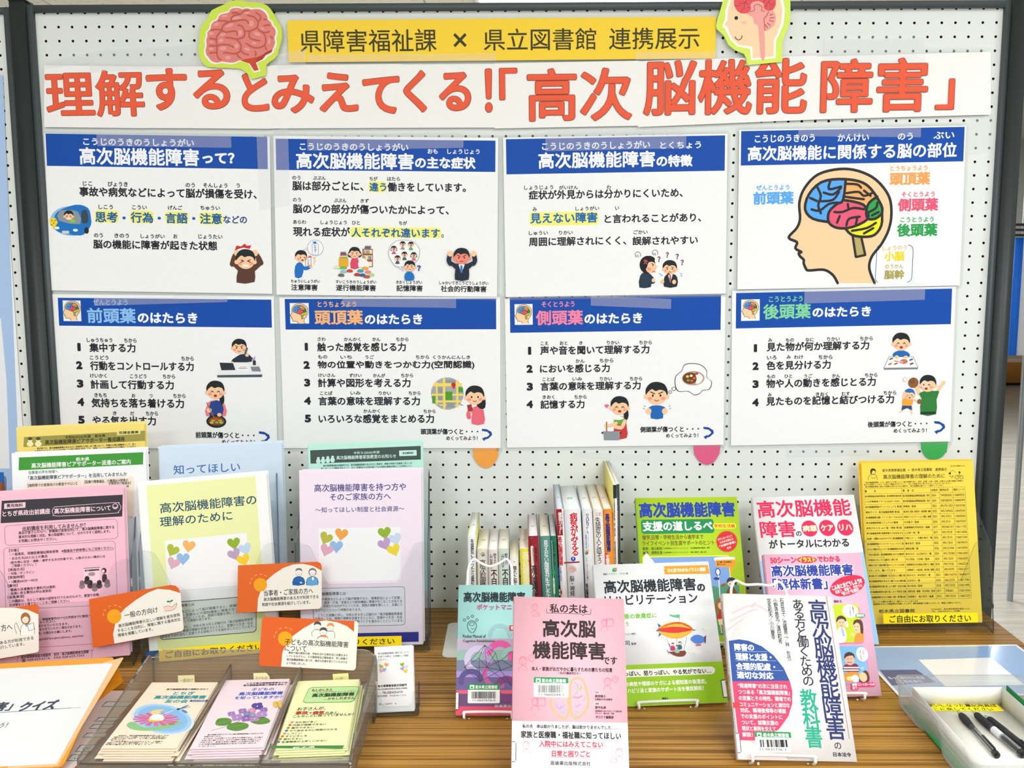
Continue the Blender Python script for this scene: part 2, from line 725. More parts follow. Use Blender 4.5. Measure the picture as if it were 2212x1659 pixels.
def m_wood():
    """zebra-grain laminate, streaks running left to right"""
    m, nt, N, L, b = nodemat('zebra_laminate')
    tc = N.new('ShaderNodeTexCoord')
    mp = N.new('ShaderNodeMapping'); mp.inputs['Scale'].default_value = (.9, 95, 1)
    no = N.new('ShaderNodeTexNoise'); no.inputs['Scale'].default_value = 1.6
    no.inputs['Detail'].default_value = 3.5; no.inputs['Roughness'].default_value = 0.55; no.inputs['Distortion'].default_value = 0.12
    cr = N.new('ShaderNodeValToRGB')
    e = cr.color_ramp.elements
    e[0].position = 0.30; e[0].color = lin('#6b4718')
    e[1].position = 0.70; e[1].color = lin('#c99a55')
    a = e.new(0.40); a.color = lin('#8a6020')
    a = e.new(0.47); a.color = lin('#ab7d36')
    a = e.new(0.57); a.color = lin('#bb8c42')
    mp2 = N.new('ShaderNodeMapping'); mp2.inputs['Scale'].default_value = (2.0, 330, 1)
    n2 = N.new('ShaderNodeTexNoise'); n2.inputs['Scale'].default_value = 1.7; n2.inputs['Detail'].default_value = 2
    c2 = N.new('ShaderNodeValToRGB')
    c2.color_ramp.elements[0].position = 0.32; c2.color_ramp.elements[0].color = (.52, .45, .40, 1)
    c2.color_ramp.elements[1].position = 0.52; c2.color_ramp.elements[1].color = (1, 1, 1, 1)
    mx = N.new('ShaderNodeMix'); mx.data_type = 'RGBA'; mx.blend_type = 'MULTIPLY'; mx.inputs[0].default_value = 1
    for p in (mp, mp2):
        L.new(tc.outputs['Object'], p.inputs[0])
    L.new(mp.outputs[0], no.inputs['Vector']); L.new(mp2.outputs[0], n2.inputs['Vector'])
    L.new(no.outputs['Fac'], cr.inputs[0]); L.new(n2.outputs['Fac'], c2.inputs[0])
    L.new(cr.outputs[0], mx.inputs[6]); L.new(c2.outputs[0], mx.inputs[7])
    L.new(mx.outputs[2], b.inputs['Base Color'])
    b.inputs['Roughness'].default_value = 0.40
    b.inputs['Specular IOR Level'].default_value = 0.22
    return m


i = Ink(); i.box(-5, 7, -5, 9.2, -0.1, 0, m_floor()); struct(i.build('floor'))
i = Ink(); i.box(-5, 7, -5, 9.2, CEIL, CEIL + 0.1, m_ceiling()); struct(i.build('ceiling'))
i = Ink(); i.box(-5, 7, 9.2, 9.3, 0, CEIL, paper('#cfd0c8')); struct(i.build('wall_back'))

# pendant ceiling lamp beyond the panel: truncated pyramid of opal diffuser
m, nt, N, L, b = nodemat('opal_diffuser')
b.inputs['Base Color'].default_value = (1, 1, 1, 1)
b.inputs['Emission Color'].default_value = (0.97, 1, 0.98, 1)
b.inputs['Emission Strength'].default_value = 3.0
lamp = thing('ceiling_light', 'glowing white ceiling lamp just above the pegboard top edge', 'lamp', (0.47, 3.0, CEIL))
i = Ink()
v = [(-.52, -.5, -.06), (.52, -.5, -.06), (.52, .5, -.06), (-.52, .5, -.06), (-.66, -.64, 0), (.66, -.64, 0), (.66, .64, 0), (-.66, .64, 0)]
i.faces(v, [(0, 3, 2, 1), (0, 1, 5, 4), (1, 2, 6, 5), (2, 3, 7, 6), (3, 0, 4, 7)], m)
i.build('diffuser', lamp)
i = Ink()
for q in ((-.69, .69, -.69, -.66), (-.69, .69, .66, .69), (-.69, -.66, -.66, .66), (.66, .69, -.66, .66)):
    i.box(*q, -.012, 0, mat('#d8d8d4'))
i.build('frame', lamp)

# ================================================================ pegboard partitions
ROW0 = TZ + 1.139
PEG = paper('#dfe3de', 0.012)
FRAME = mat('#4a5254', 0.45, 0.4)
POST = mat('#2b3131', 0.45, 0.4)


def pegboard(name, x0, x1, cols, rows, zb, parent):
    """white hardboard with a real hole every 25 mm"""
    P = 0.025
    a = np.arange(8) * math.pi / 4
    ring = np.stack([np.cos(a), np.sin(a)], 1) * 0.0026
    sq = np.array([(1, 0), (1, 1), (0, 1), (-1, 1), (-1, 0), (-1, -1), (0, -1), (1, -1)]) * P / 2
    base = np.concatenate([np.c_[sq[:, 0], np.zeros(8), sq[:, 1]], np.c_[ring[:, 0], np.zeros(8), ring[:, 1]], np.c_[ring[:, 0], np.full(8, .0045), ring[:, 1]]])
    f1 = np.array([(k, 8 + k, 8 + (k + 1) % 8, (k + 1) % 8) for k in range(8)])[:, ::-1]
    f2 = np.array([(8 + k, 16 + k, 16 + (k + 1) % 8, 8 + (k + 1) % 8) for k in range(8)])[:, ::-1]
    cen = np.array([(x, 0, ROW0 - r * P) for r in rows for x in cols])
    V = (cen[:, None] + base[None]).reshape(-1, 3)
    n = len(cen)
    F1 = (f1[None] + 24 * np.arange(n)[:, None, None]).reshape(-1)
    F2 = (f2[None] + 24 * np.arange(n)[:, None, None]).reshape(-1)
    i = Ink()
    i.add(V, F1, [4] * (n * 8), PEG)
    i.add(V, F2, [4] * (n * 8), mat('#6b4a32', 0.9))
    ca, cb = min(cols) - P / 2, max(cols) + P / 2
    za, zt = ROW0 - max(rows) * P - P / 2, ROW0 - min(rows) * P + P / 2
    for q in ((x0, ca, zb, zt), (cb, x1, zb, zt), (ca, cb, zb, za)):
        i.faces([(q[0], 0, q[2]), (q[1], 0, q[2]), (q[1], 0, q[3]), (q[0], 0, q[3])], [(0, 1, 2, 3)], PEG)
    o = i.build(name, parent)
    i = Ink(); i.box(x0, x1, .0046, .012, zb, zt, mat('#16110c', .95)); i.build('backing_board', parent)
    return o


pp = thing('pegboard_partition', 'white pegboard partition panel in dark grey frame carrying all the posters', 'partition', (0, 0, 0))
pegboard('peg_board', -.892, .887, [(k - 35) * .025 for k in range(71)], range(0, 46), TZ - .14, pp)
for q in ((-.9035, -.892, 1.859 - 1.28, 1.8715), (.886, .8965, 1.859 - 1.28, 1.8715), (-.892, .886, 1.859, 1.8715), (-.892, .886, .565, .58)):
    i = Ink(); i.box(q[0], q[1], -.008, .02, q[2], q[3], FRAME); i.build('frame_rail', pp)
for nm, lb, x0, x1, zt in (('partition_post', 'black square post between the two pegboard panels, on the left', -.9325, -.9055, 1.878),
                           ('partition_post', 'black square post at the right end of the main pegboard', .8985, .9265, 1.884)):
    t = thing(nm, lb, 'post', ((x0 + x1) / 2, 0, 0))
    w = (x1 - x0) / 2
    i = Ink(); i.box(-w, w, -.014, .022, .03, zt, POST); i.build('post_tube', t)
    i = Ink(); i.box(-.03, .03, -.03, .04, 0, .03, POST); i.build('foot', t)
    i = Ink(); i.box(-w - .001, w + .001, -.015, .023, zt, zt + .003, mat('#1c2020')); i.build('cap', t)
    if x0 > 0:
        kz = ony(2143, 1308, 0)[2]
        i = Ink(); i.tube([(w, 0, kz), (w + .008, 0, kz), (w + .009, 0, kz)], [.006, .006, .001], POST, 10); i.build('lock_knob', t)
pn = thing('pegboard_partition', 'neighbouring white pegboard panel cut off by the left picture edge', 'partition', (-1.8, 0, 0))
pn0 = bpy.data.objects.new('x', None)
o = pegboard('peg_board', -1.60, -.9465, [-.9615 - k * .025 for k in range(25)], range(0, 46), TZ - .14, None)
for q in [x for x in bpy.data.objects if x.parent is None and x.name.startswith(('peg_board', 'backing_board'))]:
    q.parent = pn; q.matrix_parent_inverse = Matrix.Translation((1.8, 0, 0))
bpy.data.objects.remove(pn0)
for q in ((-.9465, -.935, .58, 1.868), (-1.6, -.9465, 1.857, 1.868), (-1.6, -.9465, .565, .58)):
    i = Ink(); i.box(q[0] + 1.8, q[1] + 1.8, -.008, .02, q[2], q[3], FRAME); i.build('frame_rail', pn)

# ================================================================ table
tb = thing('display_table', 'brown zebra-grain laminate table carrying the books and leaflets', 'table', (0, -.35, 0))
i = Ink(); i.bbox(-1.15, .905, -.36, .3475, TZ - .028, TZ, m_wood(), .002); i.build('table_top', tb)
i = Ink(); i.box(-1.10, .86, -.31, -.28, TZ - .10, TZ - .028, mat('#3a3a3a')); i.box(-1.10, .86, .29, .32, TZ - .10, TZ - .028, mat('#3a3a3a')); i.build('apron', tb)
for x in (-1.09, .85):
    for y in (-.30, .30):
        i = Ink(); i.tube([(x, y, 0), (x, y, TZ - .028)], .016, mat('#8d9194', .3, .5, 0, .8), 12); i.build('leg', tb, True)

# ================================================================ things seen past the right end
cb = thing('low_cabinet', 'brown wooden cabinet base on the floor far beyond the right post', 'cabinet', (4.6, 8.8, 0))
i = Ink(); i.bbox(-1.2, 1.6, -.2, .3, .03, .85, mat('#9a6a2c'), .01); i.build('body', cb)
i = Ink(); i.box(-1.15, 1.55, -.16, .28, 0, .03, mat('#2a2018')); i.build('plinth', cb)
i = Ink(); i.bbox(-1.25, 1.65, -.24, .32, .85, .89, mat('#8a5c24'), .01); i.build('worktop', cb)
ns = thing('notice_stand', 'clear notice stand with white sheets and blue edge beyond the right post', 'notice stand', (2.305, 2.0, 0))
i = Ink(); i.box(-.36, .6, -.002, .004, 1.012, 2.2, paper('#e9ebef')); i.build('white_sheet', ns)
i = Ink(); i.box(-.385, -.355, -.006, .008, 1.012, 1.47, mat('#1f6fe0')); i.build('blue_edge', ns)
i = Ink()
for z in (1.475, 1.495, 1.515):
    i.box(-.40, .6, -.02, .01, z, z + .009, mat('#2b2e31', .3))
i.build('rail', ns)
i = Ink(); i.box(-.42, .62, -.012, .012, .985, 1.010, ACRYL); i.build('bottom_tray', ns)
i = Ink()
for k, (z, w) in enumerate(((1.40, .25), (1.28, .3), (1.19, .22), (1.16, .2), (1.11, .28))):
    i.box(-.30 + .03 * k, -.30 + .03 * k + w, -.0026, -.0021, z, z + .012, mat('#c9cdd6'))
i.build('faint_print', ns)
for x in (-.30, .55):
    i = Ink(); i.tube([(x, .03, 0), (x, .03, 2.2)], .012, mat('#9ea2a5', .3, .5, 0, .8), 10); i.build('leg', ns, True)
# ================================================================ small drawn people
SKIN = '#f6c9a0'


def face(S, cx, cy, r, hair='short', hc='#1c2326', skin=SKIN, mood='calm', look=0, cheeks=True):
    if hair in ('bob', 'long', 'pony'):
        if hair == 'pony':
            S.ell(cx + r * .75, cy + r * .95, r * .28, r * .62, hc)
        elif hair == 'long':
            S.poly([(cx - r * .2, cy - r * .7), (cx + r * 1.0, cy - r * .3), (cx + r * 1.15, cy + r * 1.3), (cx + r * .3, cy + r * 1.2)], hc, 3)
        else:
            S.poly([(cx - r * 1.1, cy + r * .75), (cx - r * 1.15, cy - r * .2), (cx, cy - r * 1.1), (cx + r * 1.15, cy - r * .2), (cx + r * 1.1, cy + r * .75)], hc, 3)
    for sx in (-1, 1):
        S.ell(cx + sx * r * .98, cy + r * .22, r * .22, r * .24, skin)
    S.ell(cx, cy, r, r * .98, skin)
    if cheeks:
        for sx in (-1, 1):
            S.ell(cx + sx * r * .62 + look * r * .2, cy + r * .40, r * .22, r * .16, '#f29b86')
    S.poly([(cx - r * 1.02, cy + r * .05), (cx - r * 1.0, cy - r * .55), (cx - r * .55, cy - r * 1.05), (cx + r * .1, cy - r * 1.16), (cx + r * .75, cy - r * .92), (cx + r * 1.04, cy - r * .3), (cx + r * .98, cy + r * .1),
            (cx + r * .78, cy - r * .28), (cx + r * .30, cy - r * .42), (cx - r * .1, cy - r * .30), (cx - r * .45, cy - r * .48), (cx - r * .82, cy - r * .2)], hc, 3)
    ex = look * r * .25
    for sx in (-1, 1):
        if mood == 'happy':
            S.line([(cx + ex + sx * r * .36 - r * .14, cy + r * .16), (cx + ex + sx * r * .36, cy + r * .02), (cx + ex + sx * r * .36 + r * .14, cy + r * .16)], r * .09, '#2a2422')
        elif mood == 'pain':
            S.line([(cx + ex + sx * r * .5, cy - r * .02), (cx + ex + sx * r * .2, cy + r * .12), (cx + ex + sx * r * .5, cy + r * .24)], r * .09, '#2a2422')
        else:
            S.ell(cx + ex + sx * r * .36, cy + r * .12, r * .09, r * .12, '#2a2422')
        if mood in ('angry', 'keen'):
            S.line([(cx + ex + sx * r * .58, cy - r * .22), (cx + ex + sx * r * .18, cy - r * .04)], r * .09, '#2a2422')
        elif mood == 'worried':
            S.line([(cx + ex + sx * r * .58, cy - r * .06), (cx + ex + sx * r * .2, cy - r * .18)], r * .08, '#2a2422')
    mx, my = cx + ex, cy + r * .58
    if mood in ('angry', 'worried'):
        S.line([(mx - r * .2, my + r * .08), (mx, my - r * .05), (mx + r * .2, my + r * .08)], r * .09, '#8c2f25', 2)
    elif mood == 'pain':
        S.rect(mx - r * .32, my - r * .08, mx + r * .32, my + r * .16, '#fbf4ee', r * .08)
    elif mood in ('happy', 'shout'):
        S.ell(mx, my, r * .2, r * .16, '#b23428')
    else:
        S.line([(mx - r * .2, my - r * .04), (mx, my + r * .06), (mx + r * .2, my - r * .04)], r * .08, '#a2463a', 2)
    S.k += 1


def arm(S, P, w, col, hand=None, skin=SKIN):
    S.line(P, w, col, 3, True)
    if hand:
        S.ell(P[-1][0], P[-1][1], hand, hand, skin)


def brainhead(S, x, y, s, full=False):
    """head in profile with the lobes of the brain in colour; the unit box is 800 wide and 900 high"""
    def q(a):
        return [(x + p[0] * s, y + p[1] * s) for p in a]
    K = '#2a2a2c'
    lw = 20 * s
    head = [(365, 850), (330, 790), (262, 750), (150, 755), (128, 740), (112, 700), (112, 675), (85, 650), (75, 625), (95, 618), (50, 590), (62, 545), (0, 510), (60, 440), (85, 370), (80, 250), (120, 140), (220, 40), (380, 0), (520, 15), (650, 80), (745, 200), (765, 330), (745, 450), (690, 560), (620, 650), (600, 740), (640, 850)]
    hs = smooth2(head, False, 4)
    S.poly(q(hs), '#f7cfa2')
    S.line(q(hs), lw, K, 0, True)
    S.poly(q([(122, 300), (150, 190), (240, 100), (370, 75), (425, 80), (405, 230), (360, 260), (300, 310), (290, 395), (180, 370), (130, 340)]), '#57a7f2', 3)
    S.poly(q([(425, 78), (520, 90), (610, 145), (655, 210), (600, 245), (560, 260), (480, 245), (405, 232)]), '#f7b06a', 3)
    S.poly(q([(655, 205), (690, 270), (695, 330), (650, 370), (590, 365), (575, 300), (600, 250)]), '#2ea14c', 3)
    S.poly(q([(300, 320), (360, 260), (470, 240), (555, 265), (580, 310), (590, 370), (480, 430), (370, 440), (300, 400)]), '#e85a78', 3)
    S.poly(q([(420, 440), (520, 420), (640, 375), (690, 345), (690, 420), (640, 490), (560, 505), (470, 490)]), '#f3e81e', 3)
    S.poly(q([(475, 490), (540, 505), (570, 640), (500, 655)]), '#b7a765')
    S.line(q([(475, 490), (500, 655), (570, 640), (540, 505)]), lw * .9, K)
    S.line(q([(300, 395), (180, 370), (122, 300), (150, 190), (240, 100), (370, 75), (520, 90), (610, 145), (690, 270), (695, 330), (690, 420), (640, 490), (560, 505), (470, 490), (420, 440)]), lw, K, 3)
    S.line(q([(425, 78), (405, 232), (360, 260), (300, 320), (300, 400), (370, 440), (480, 430), (590, 370), (575, 300), (555, 265), (470, 240), (405, 232)]), lw, K, 3)
    S.line(q([(660, 205), (600, 250), (578, 310), (590, 370), (650, 368), (695, 330)]), lw, K, 3)
    W = [[(210, 130), (240, 200), (220, 270), (240, 330)], [(310, 90), (300, 150), (390, 130)], [(260, 175), (330, 190), (390, 140)], [(170, 300), (230, 310), (300, 260), (370, 250)], [(240, 240), (330, 230), (375, 170)], [(160, 215), (215, 240)],
         [(430, 110), (510, 115), (540, 140)], [(430, 180), (520, 170), (560, 200), (620, 180)], [(410, 205), (480, 215), (560, 225)], [(560, 160), (610, 200)],
         [(340, 320), (400, 320), (480, 290), (560, 300)], [(360, 400), (380, 350)], [(430, 420), (450, 370), (530, 355)], [(500, 410), (510, 370)], [(440, 260), (445, 295)], [(600, 320), (650, 290), (660, 250)], [(620, 345), (670, 320)], [(470, 460), (580, 440), (650, 400)], [(560, 480), (630, 440)]]
    for w in W:
        S.line(q(w), lw * (.9 if full else .7), K, 3)
    S.k += 1


BLUE = '#054aa8'
NAVY = '#2f3a55'
INK = '#22242c'
HI = '#f2f08c'
FURI = 0.03
BOLD = 0.030
POSTER_D = -0.0032


def poster(label, corners, d, zoom, band, part='poster'):
    S = Sheet('poster', label, 'poster', depth=d, corners=corners)
    S.body('paper_sheet', '#f1f2f2', .0004)
    i = Ink()
    a, b = S.w / 2 + .006, S.h / 2 + .006
    P = rrect2(-a, -b, a, b, .008)
    i.prism(P, -.0004, -.0001, FILM)
    i.build('laminate_film', S.root)
    S.zoom(*zoom)
    S.part('title_band')
    S.rect(*band, BLUE)
    return S


def rows(S, L, col=INK):
    for r in L:
        body, x0, x1, y, h = r[:5]
        if body in '１２３４５':
            S.tx(str('１２３４５'.index(body) + 1), x0, x1, y, h, col, .085)
        else:
            S.tx(body, x0, x1, y, h, r[5] if len(r) > 5 else col, FURI if h < 46 else BOLD)


def glow(S, x0, y0, x1, y1):
    S.rect(x0, y0, x1, y1, '#f6f6c4', (y1 - y0) * .3)
    S.rect(x0 + 8, y0 + 8, x1 - 8, y1 - 8, '#f1ee7e', (y1 - y0) * .25)


# ---------------------------------------------------------------- upper row
S = poster('top-row poster at far left with a blue car and a brown-clad man holding his head',
           [(93, 285), (582, 298), (589, 632), (113, 630)], POSTER_D, (0, 270, 3.687), (362, 68, 2133, 352))
S.part('title_lettering')
S.tx('こうじのうきのうしょうがい', 662, 1545, 130, 62, '#eef1f6', .03)
S.tx('高次脳機能障害', 632, 1585, 245, 140, '#f4f6fa', .027)
S.tx('って？', 1612, 1868, 262, 88, '#f4f6fa', .05)
S.part('body_lettering')
glow(S, 745, 672, 952, 786); glow(S, 1028, 676, 1232, 790); glow(S, 1308, 682, 1508, 796); glow(S, 1580, 688, 1782, 802)
rows(S, [('じこ', 660, 735, 466, 36), ('びょうき', 858, 1018, 470, 40), ('のう', 1478, 1552, 478, 36), ('そんしょう', 1618, 1812, 480, 36), ('う', 1882, 1912, 482, 34),
         ('事故や病気などによって脳が損傷を受け、', 632, 2045, 530, 78),
         ('しこう', 785, 900, 652, 36), ('こうい', 1052, 1170, 655, 36), ('げんご', 1338, 1452, 658, 36), ('ちゅうい', 1596, 1752, 660, 36),
         ('思考', 758, 938, 732, 86, '#155f9e'), ('・', 975, 1002, 740, 24, '#155f9e'), ('行為', 1040, 1220, 736, 86, '#155f9e'), ('・', 1255, 1282, 742, 24, '#155f9e'), ('言語', 1318, 1495, 740, 86, '#155f9e'), ('・', 1530, 1556, 744, 24, '#155f9e'), ('注意', 1592, 1768, 744, 86, '#155f9e'), ('などの', 1778, 1968, 752, 62, '#1f4c80'),
         ('のう', 748, 820, 878, 36), ('きのう', 912, 1028, 880, 36), ('しょうがい', 1120, 1312, 884, 36), ('お', 1380, 1414, 886, 34), ('じょうたい', 1580, 1772, 888, 36),
         ('脳の機能に障害が起きた状態', 742, 1730, 948, 74)])
S.part('car_picture')
S.ell(565, 765, 165, 118, '#8fbfe6')
S.poly([(430, 760), (460, 690), (600, 635), (700, 660), (725, 740), (722, 800), (690, 850), (640, 880), (500, 862), (440, 830)], '#1673c4', 3)
S.poly([(470, 690), (520, 678), (620, 690), (640, 790), (470, 762)], '#8a96a0', 2)
S.poly([(650, 690), (690, 680), (705, 770), (655, 780)], '#3b4650', 2)
face(S, 548, 722, 36, 'short', mood='pain')
S.rect(560, 752, 600, 778, '#8dc63f', 6)
S.ell(455, 820, 20, 11, '#f1f1f1'); S.ell(602, 838, 20, 11, '#f1f1f1'); S.rect(495, 842, 552, 866, '#cfd3d6', 3)
S.ell(690, 840, 18, 26, '#232629')
S.poly([(395, 745), (440, 738), (462, 775), (430, 830), (400, 790)], '#f2d531')
for p in ((415, 760), (430, 780), (412, 795), (440, 760)):
    S.ell(*p, 5, 5, '#7a5a22')
S.part('headache_picture')
B = '#5a3a2c'
S.poly([(1885, 1255), (1895, 1160), (1840, 1110), (1860, 1060), (1920, 1120), (2000, 1120), (2050, 1060), (2095, 1105), (2030, 1165), (2028, 1250)], B, 2)
arm(S, [(1850, 1110), (1868, 1050), (1890, 1020)], 40, B, 26); arm(S, [(2080, 1100), (2055, 1050), (2030, 1020)], 40, B, 26)
face(S, 1957, 1075, 74, 'short', mood='pain')
S.poly([(1870, 1000), (1885, 960), (1920, 968), (1950, 945), (1965, 962), (2002, 958), (1990, 985), (1940, 975), (1900, 985)], '#cf2b2e')
S.end()

S = poster('top-row poster second from left with a row of four symptom pictures',
           [(590, 293), (1075, 298), (1075, 641), (598, 637)], POSTER_D, (580, 270, 4.337), (66, 128, 2125, 440))
S.part('title_lettering')
S.tx('こうじのうきのうしょうがい', 292, 1310, 200, 74, '#eef1f6', .03)
S.tx('高次脳機能障害', 258, 1360, 332, 156, '#f4f6fa', .027)
S.tx('の主な症状', 1372, 1940, 352, 112, '#f4f6fa', .04)
S.tx('おも', 1490, 1585, 246, 46, '#eef1f6', .03); S.tx('しょうじょう', 1675, 1978, 248, 46, '#eef1f6', .03)
S.part('body_lettering')
glow(S, 930, 522, 1112, 636); glow(S, 760, 950, 1625, 1066)
rows(S, [('のう', 222, 300, 494, 38), ('ぶぶん', 416, 536, 496, 38), ('ちが', 946, 1022, 502, 38), ('はたら', 1112, 1232, 504, 38),
         ('脳は部分ごとに、', 222, 890, 568, 90), ('違う', 944, 1104, 580, 84, '#17639e'), ('働きをしています。', 1114, 1850, 580, 88),
         ('のう', 228, 304, 700, 38), ('ぶぶん', 612, 730, 706, 38), ('きず', 862, 940, 710, 38), ('脳のどの部分が傷ついたかによって、', 228, 1690, 784, 90),
         ('あらわ', 230, 352, 908, 38), ('しょうじょう', 488, 734, 912, 38), ('ひと', 782, 858, 916, 38), ('ちが', 1222, 1298, 918, 38),
         ('現れる症状が', 230, 764, 998, 90), ('人それぞれ違います', 776, 1606, 1006, 90, '#17639e'), ('。', 1620, 1642, 1040, 34),
         ('ちゅういしょうがい', 210, 482, 1462, 34), ('すいこうきのうしょうがい', 630, 1010, 1468, 34), ('きおくしょうがい', 1196, 1440, 1472, 34), ('しゃかいてきこうどうしょうがい', 1598, 2060, 1478, 34),
         ('注意障害', 212, 460, 1520, 60), ('遂行機能障害', 632, 1006, 1524, 60), ('記憶障害', 1198, 1444, 1528, 60), ('社会的行動障害', 1614, 2042, 1534, 60)])
S.part('attention_picture')
S.poly([(248, 1425), (250, 1320), (290, 1285), (330, 1320), (312, 1425)], '#1d6fc0', 2)
arm(S, [(310, 1330), (350, 1345), (395, 1325)], 34, '#1d6fc0', 16)
face(S, 305, 1235, 54, 'short', mood='shout', look=1)
S.frame(345, 1240, 400, 1325, 4, '#6e7680', 10); S.vt('リンス', 362, 1260, 382, 1315, '#c24a3a', .03)
S.poly([(372, 1240), (380, 1222), (410, 1232), (400, 1242)], '#e05a7a')
S.ell(440, 1152, 76, 76, '#8f959c'); S.ell(440, 1152, 72, 72, '#f3f4f4')
S.frame(408, 1112, 468, 1215, 4, '#6d8fb5', 12); S.vt('シャンプー', 424, 1122, 452, 1205, '#2b5fa8', .03); S.poly([(412, 1096), (448, 1090), (450, 1110), (425, 1110)], '#1d6fc0')
for p in ((358, 1162, 11), (333, 1168, 6)):
    S.ell(p[0], p[1], p[2], p[2], '#8f959c'); S.ell(p[0], p[1], p[2] - 3, p[2] - 3, '#f3f4f4')
S.line([(415, 1245), (440, 1240), (425, 1262), (442, 1275), (424, 1290), (430, 1310)], 5, '#e6b13c')
S.part('clutter_picture')
S.rect(880, 1160, 978, 1332, '#9a5a30'); S.rect(890, 1170, 970, 1205, '#f1e6d4'); S.rect(890, 1222, 970, 1262, '#f1e6d4'); S.rect(890, 1280, 970, 1325, '#f1e6d4')
for k, c in enumerate(('#2f8a4a', '#e8a63a', '#3b7fc4', '#d0443c', '#7ab648', '#efe2b0')):
    S.rect(893 + k * 12, 1175, 902 + k * 12, 1205, c); S.rect(893 + k * 12, 1228, 902 + k * 12, 1262, ('#d0443c', '#e8a63a', '#f0efe6', '#7ab648', '#3b7fc4', '#c0392b')[k])
S.rect(658, 1250, 750, 1325, '#eba92f', 6); S.rect(664, 1322, 735, 1350, '#7ab648', 4)
for k, c in enumerate(('#7ab648', '#e8d9a0', '#d0443c', '#2a5fa8', '#8d6e4a')):
    S.rect(665 + 3 * k, 1236 - 12 * k, 742 - 4 * k, 1248 - 12 * k, c)
S.rect(905, 1132, 962, 1146, '#8d6e4a'); S.rect(900, 1146, 958, 1158, '#2a5fa8')
S.poly([(770, 1340), (780, 1250), (838, 1250), (845, 1340)], '#d84a6a', 2)
face(S, 808, 1200, 50, 'bob', mood='worried')
S.poly([(845, 1330), (850, 1270), (885, 1245), (935, 1280), (942, 1330)], '#f0f0ee', 2)
for k, (px_, py_, c) in enumerate(((700, 1370, '#8fc3d8'), (760, 1365, '#d0443c'), (830, 1400, '#c0392b'), (880, 1405, '#2a5fa8'), (930, 1375, '#e58a8a'), (905, 1340, '#e8a63a'), (680, 1405, '#6e6a5c'), (860, 1365, '#3aa0a0'), (960, 1400, '#b9d08a'), (920, 1420, '#b05a3a'), (640, 1330, '#d9e6c0'))):
    S.poly([(px_ - 30, py_ + 8), (px_ - 12, py_ - 14), (px_ + 26, py_ - 8), (px_ + 30, py_ + 12), (px_, py_ + 16)], c, 2)
S.part('memory_picture')
cl = [(1150, 1270), (1125, 1215), (1140, 1140), (1200, 1085), (1270, 1078), (1340, 1085), (1400, 1130), (1418, 1190), (1395, 1270), (1330, 1310), (1260, 1330), (1190, 1325)]
S.poly(cl, '#8f959c', 3); S.poly([(1275 + (p[0] - 1275) * .975, 1205 + (p[1] - 1205) * .97) for p in cl], '#f4f5f5', 3)
for k, (hx, hy) in enumerate(((1175, 1160), (1258, 1118), (1335, 1122), (1275, 1215), (1362, 1220), (1210, 1250))):
    S.poly([(hx - 22, hy + 50), (hx - 12, hy + 26), (hx + 12, hy + 26), (hx + 22, hy + 50)], ('#c45a8a', '#8a8f96', '#5fae54', '#2f6a5a', '#d06a8a', '#44506a')[k])
    face(S, hx, hy, 25, 'bob' if k in (0, 4) else 'short', cheeks=False)
    S.tx('？', hx - 10, hx + 10, hy + 6, 34, '#5a3a8a', .05); S.lift()
S.poly([(1280, 1452), (1282, 1390), (1320, 1372), (1360, 1395), (1362, 1452)], '#1d6fc0', 2)
face(S, 1325, 1325, 48, 'short', mood='worried')
S.tx('？', 1392, 1428, 1340, 54, '#4a3a9a', .06)
for p in ((1236, 1338, 12), (1258, 1360, 7)):
    S.ell(p[0], p[1], p[2], p[2], '#8f959c'); S.ell(p[0], p[1], p[2] - 3, p[2] - 3, '#f3f4f4')
S.part('angry_picture')
K2 = '#1f2c3c'
S.poly([(1748, 1448), (1752, 1350), (1690, 1300), (1700, 1270), (1760, 1300), (1860, 1300), (1925, 1270), (1938, 1300), (1878, 1350), (1876, 1448)], K2, 2)
arm(S, [(1705, 1300), (1690, 1270), (1700, 1215)], 42, K2, 0); arm(S, [(1920, 1300), (1935, 1270), (1925, 1215)], 42, K2, 0)
S.ell(1703, 1205, 26, 28, SKIN); S.ell(1922, 1205, 26, 28, SKIN)
S.poly([(1780, 1305), (1840, 1305), (1808, 1390)], '#f3f3f3'); S.poly([(1798, 1315), (1818, 1315), (1820, 1370), (1808, 1392), (1796, 1370)], '#3a78b8')
face(S, 1810, 1235, 72, 'short', mood='angry', skin='#f08a78', cheeks=False)
S.end()

S = poster('top-row poster third from left with two quarrelling men in suits',
           [(1088, 297), (1573, 289), (1566, 634), (1091, 642)], POSTER_D, (1070, 270, 4.174), (95, 128, 2068, 412))
S.part('title_lettering')
S.tx('こうじのうきのうしょうがい', 420, 1395, 192, 72, '#eef1f6', .03)
S.tx('とくちょう', 1485, 1855, 184, 66, '#eef1f6', .03)
S.tx('高次脳機能障害', 388, 1440, 322, 148, '#f4f6fa', .027)
S.tx('の特徴', 1452, 1778, 326, 108, '#f4f6fa', .04)
S.part('body_lettering')
glow(S, 302, 782, 936, 906)
rows(S, [('しょうじょう', 260, 522, 566, 38), ('がいけん', 574, 746, 564, 38), ('わ', 1004, 1042, 560, 36), ('症状が外見からは分かりにくいため、', 300, 1690, 632, 84),
         ('み', 336, 374, 760, 36), ('しょうがい', 722, 936, 754, 38), ('い', 1080, 1116, 750, 34), ('見えない障害', 314, 920, 842, 96, '#1769ad'), ('と言われることがあり、', 984, 1856, 846, 82),
         ('しゅうい', 302, 474, 976, 38), ('りかい', 574, 698, 972, 38), ('ごかい', 1245, 1374, 966, 38), ('周囲に理解されにくく、', 302, 1180, 1054, 82), ('誤解されやすい', 1236, 1826, 1046, 80)])
S.part('quarrel_picture')
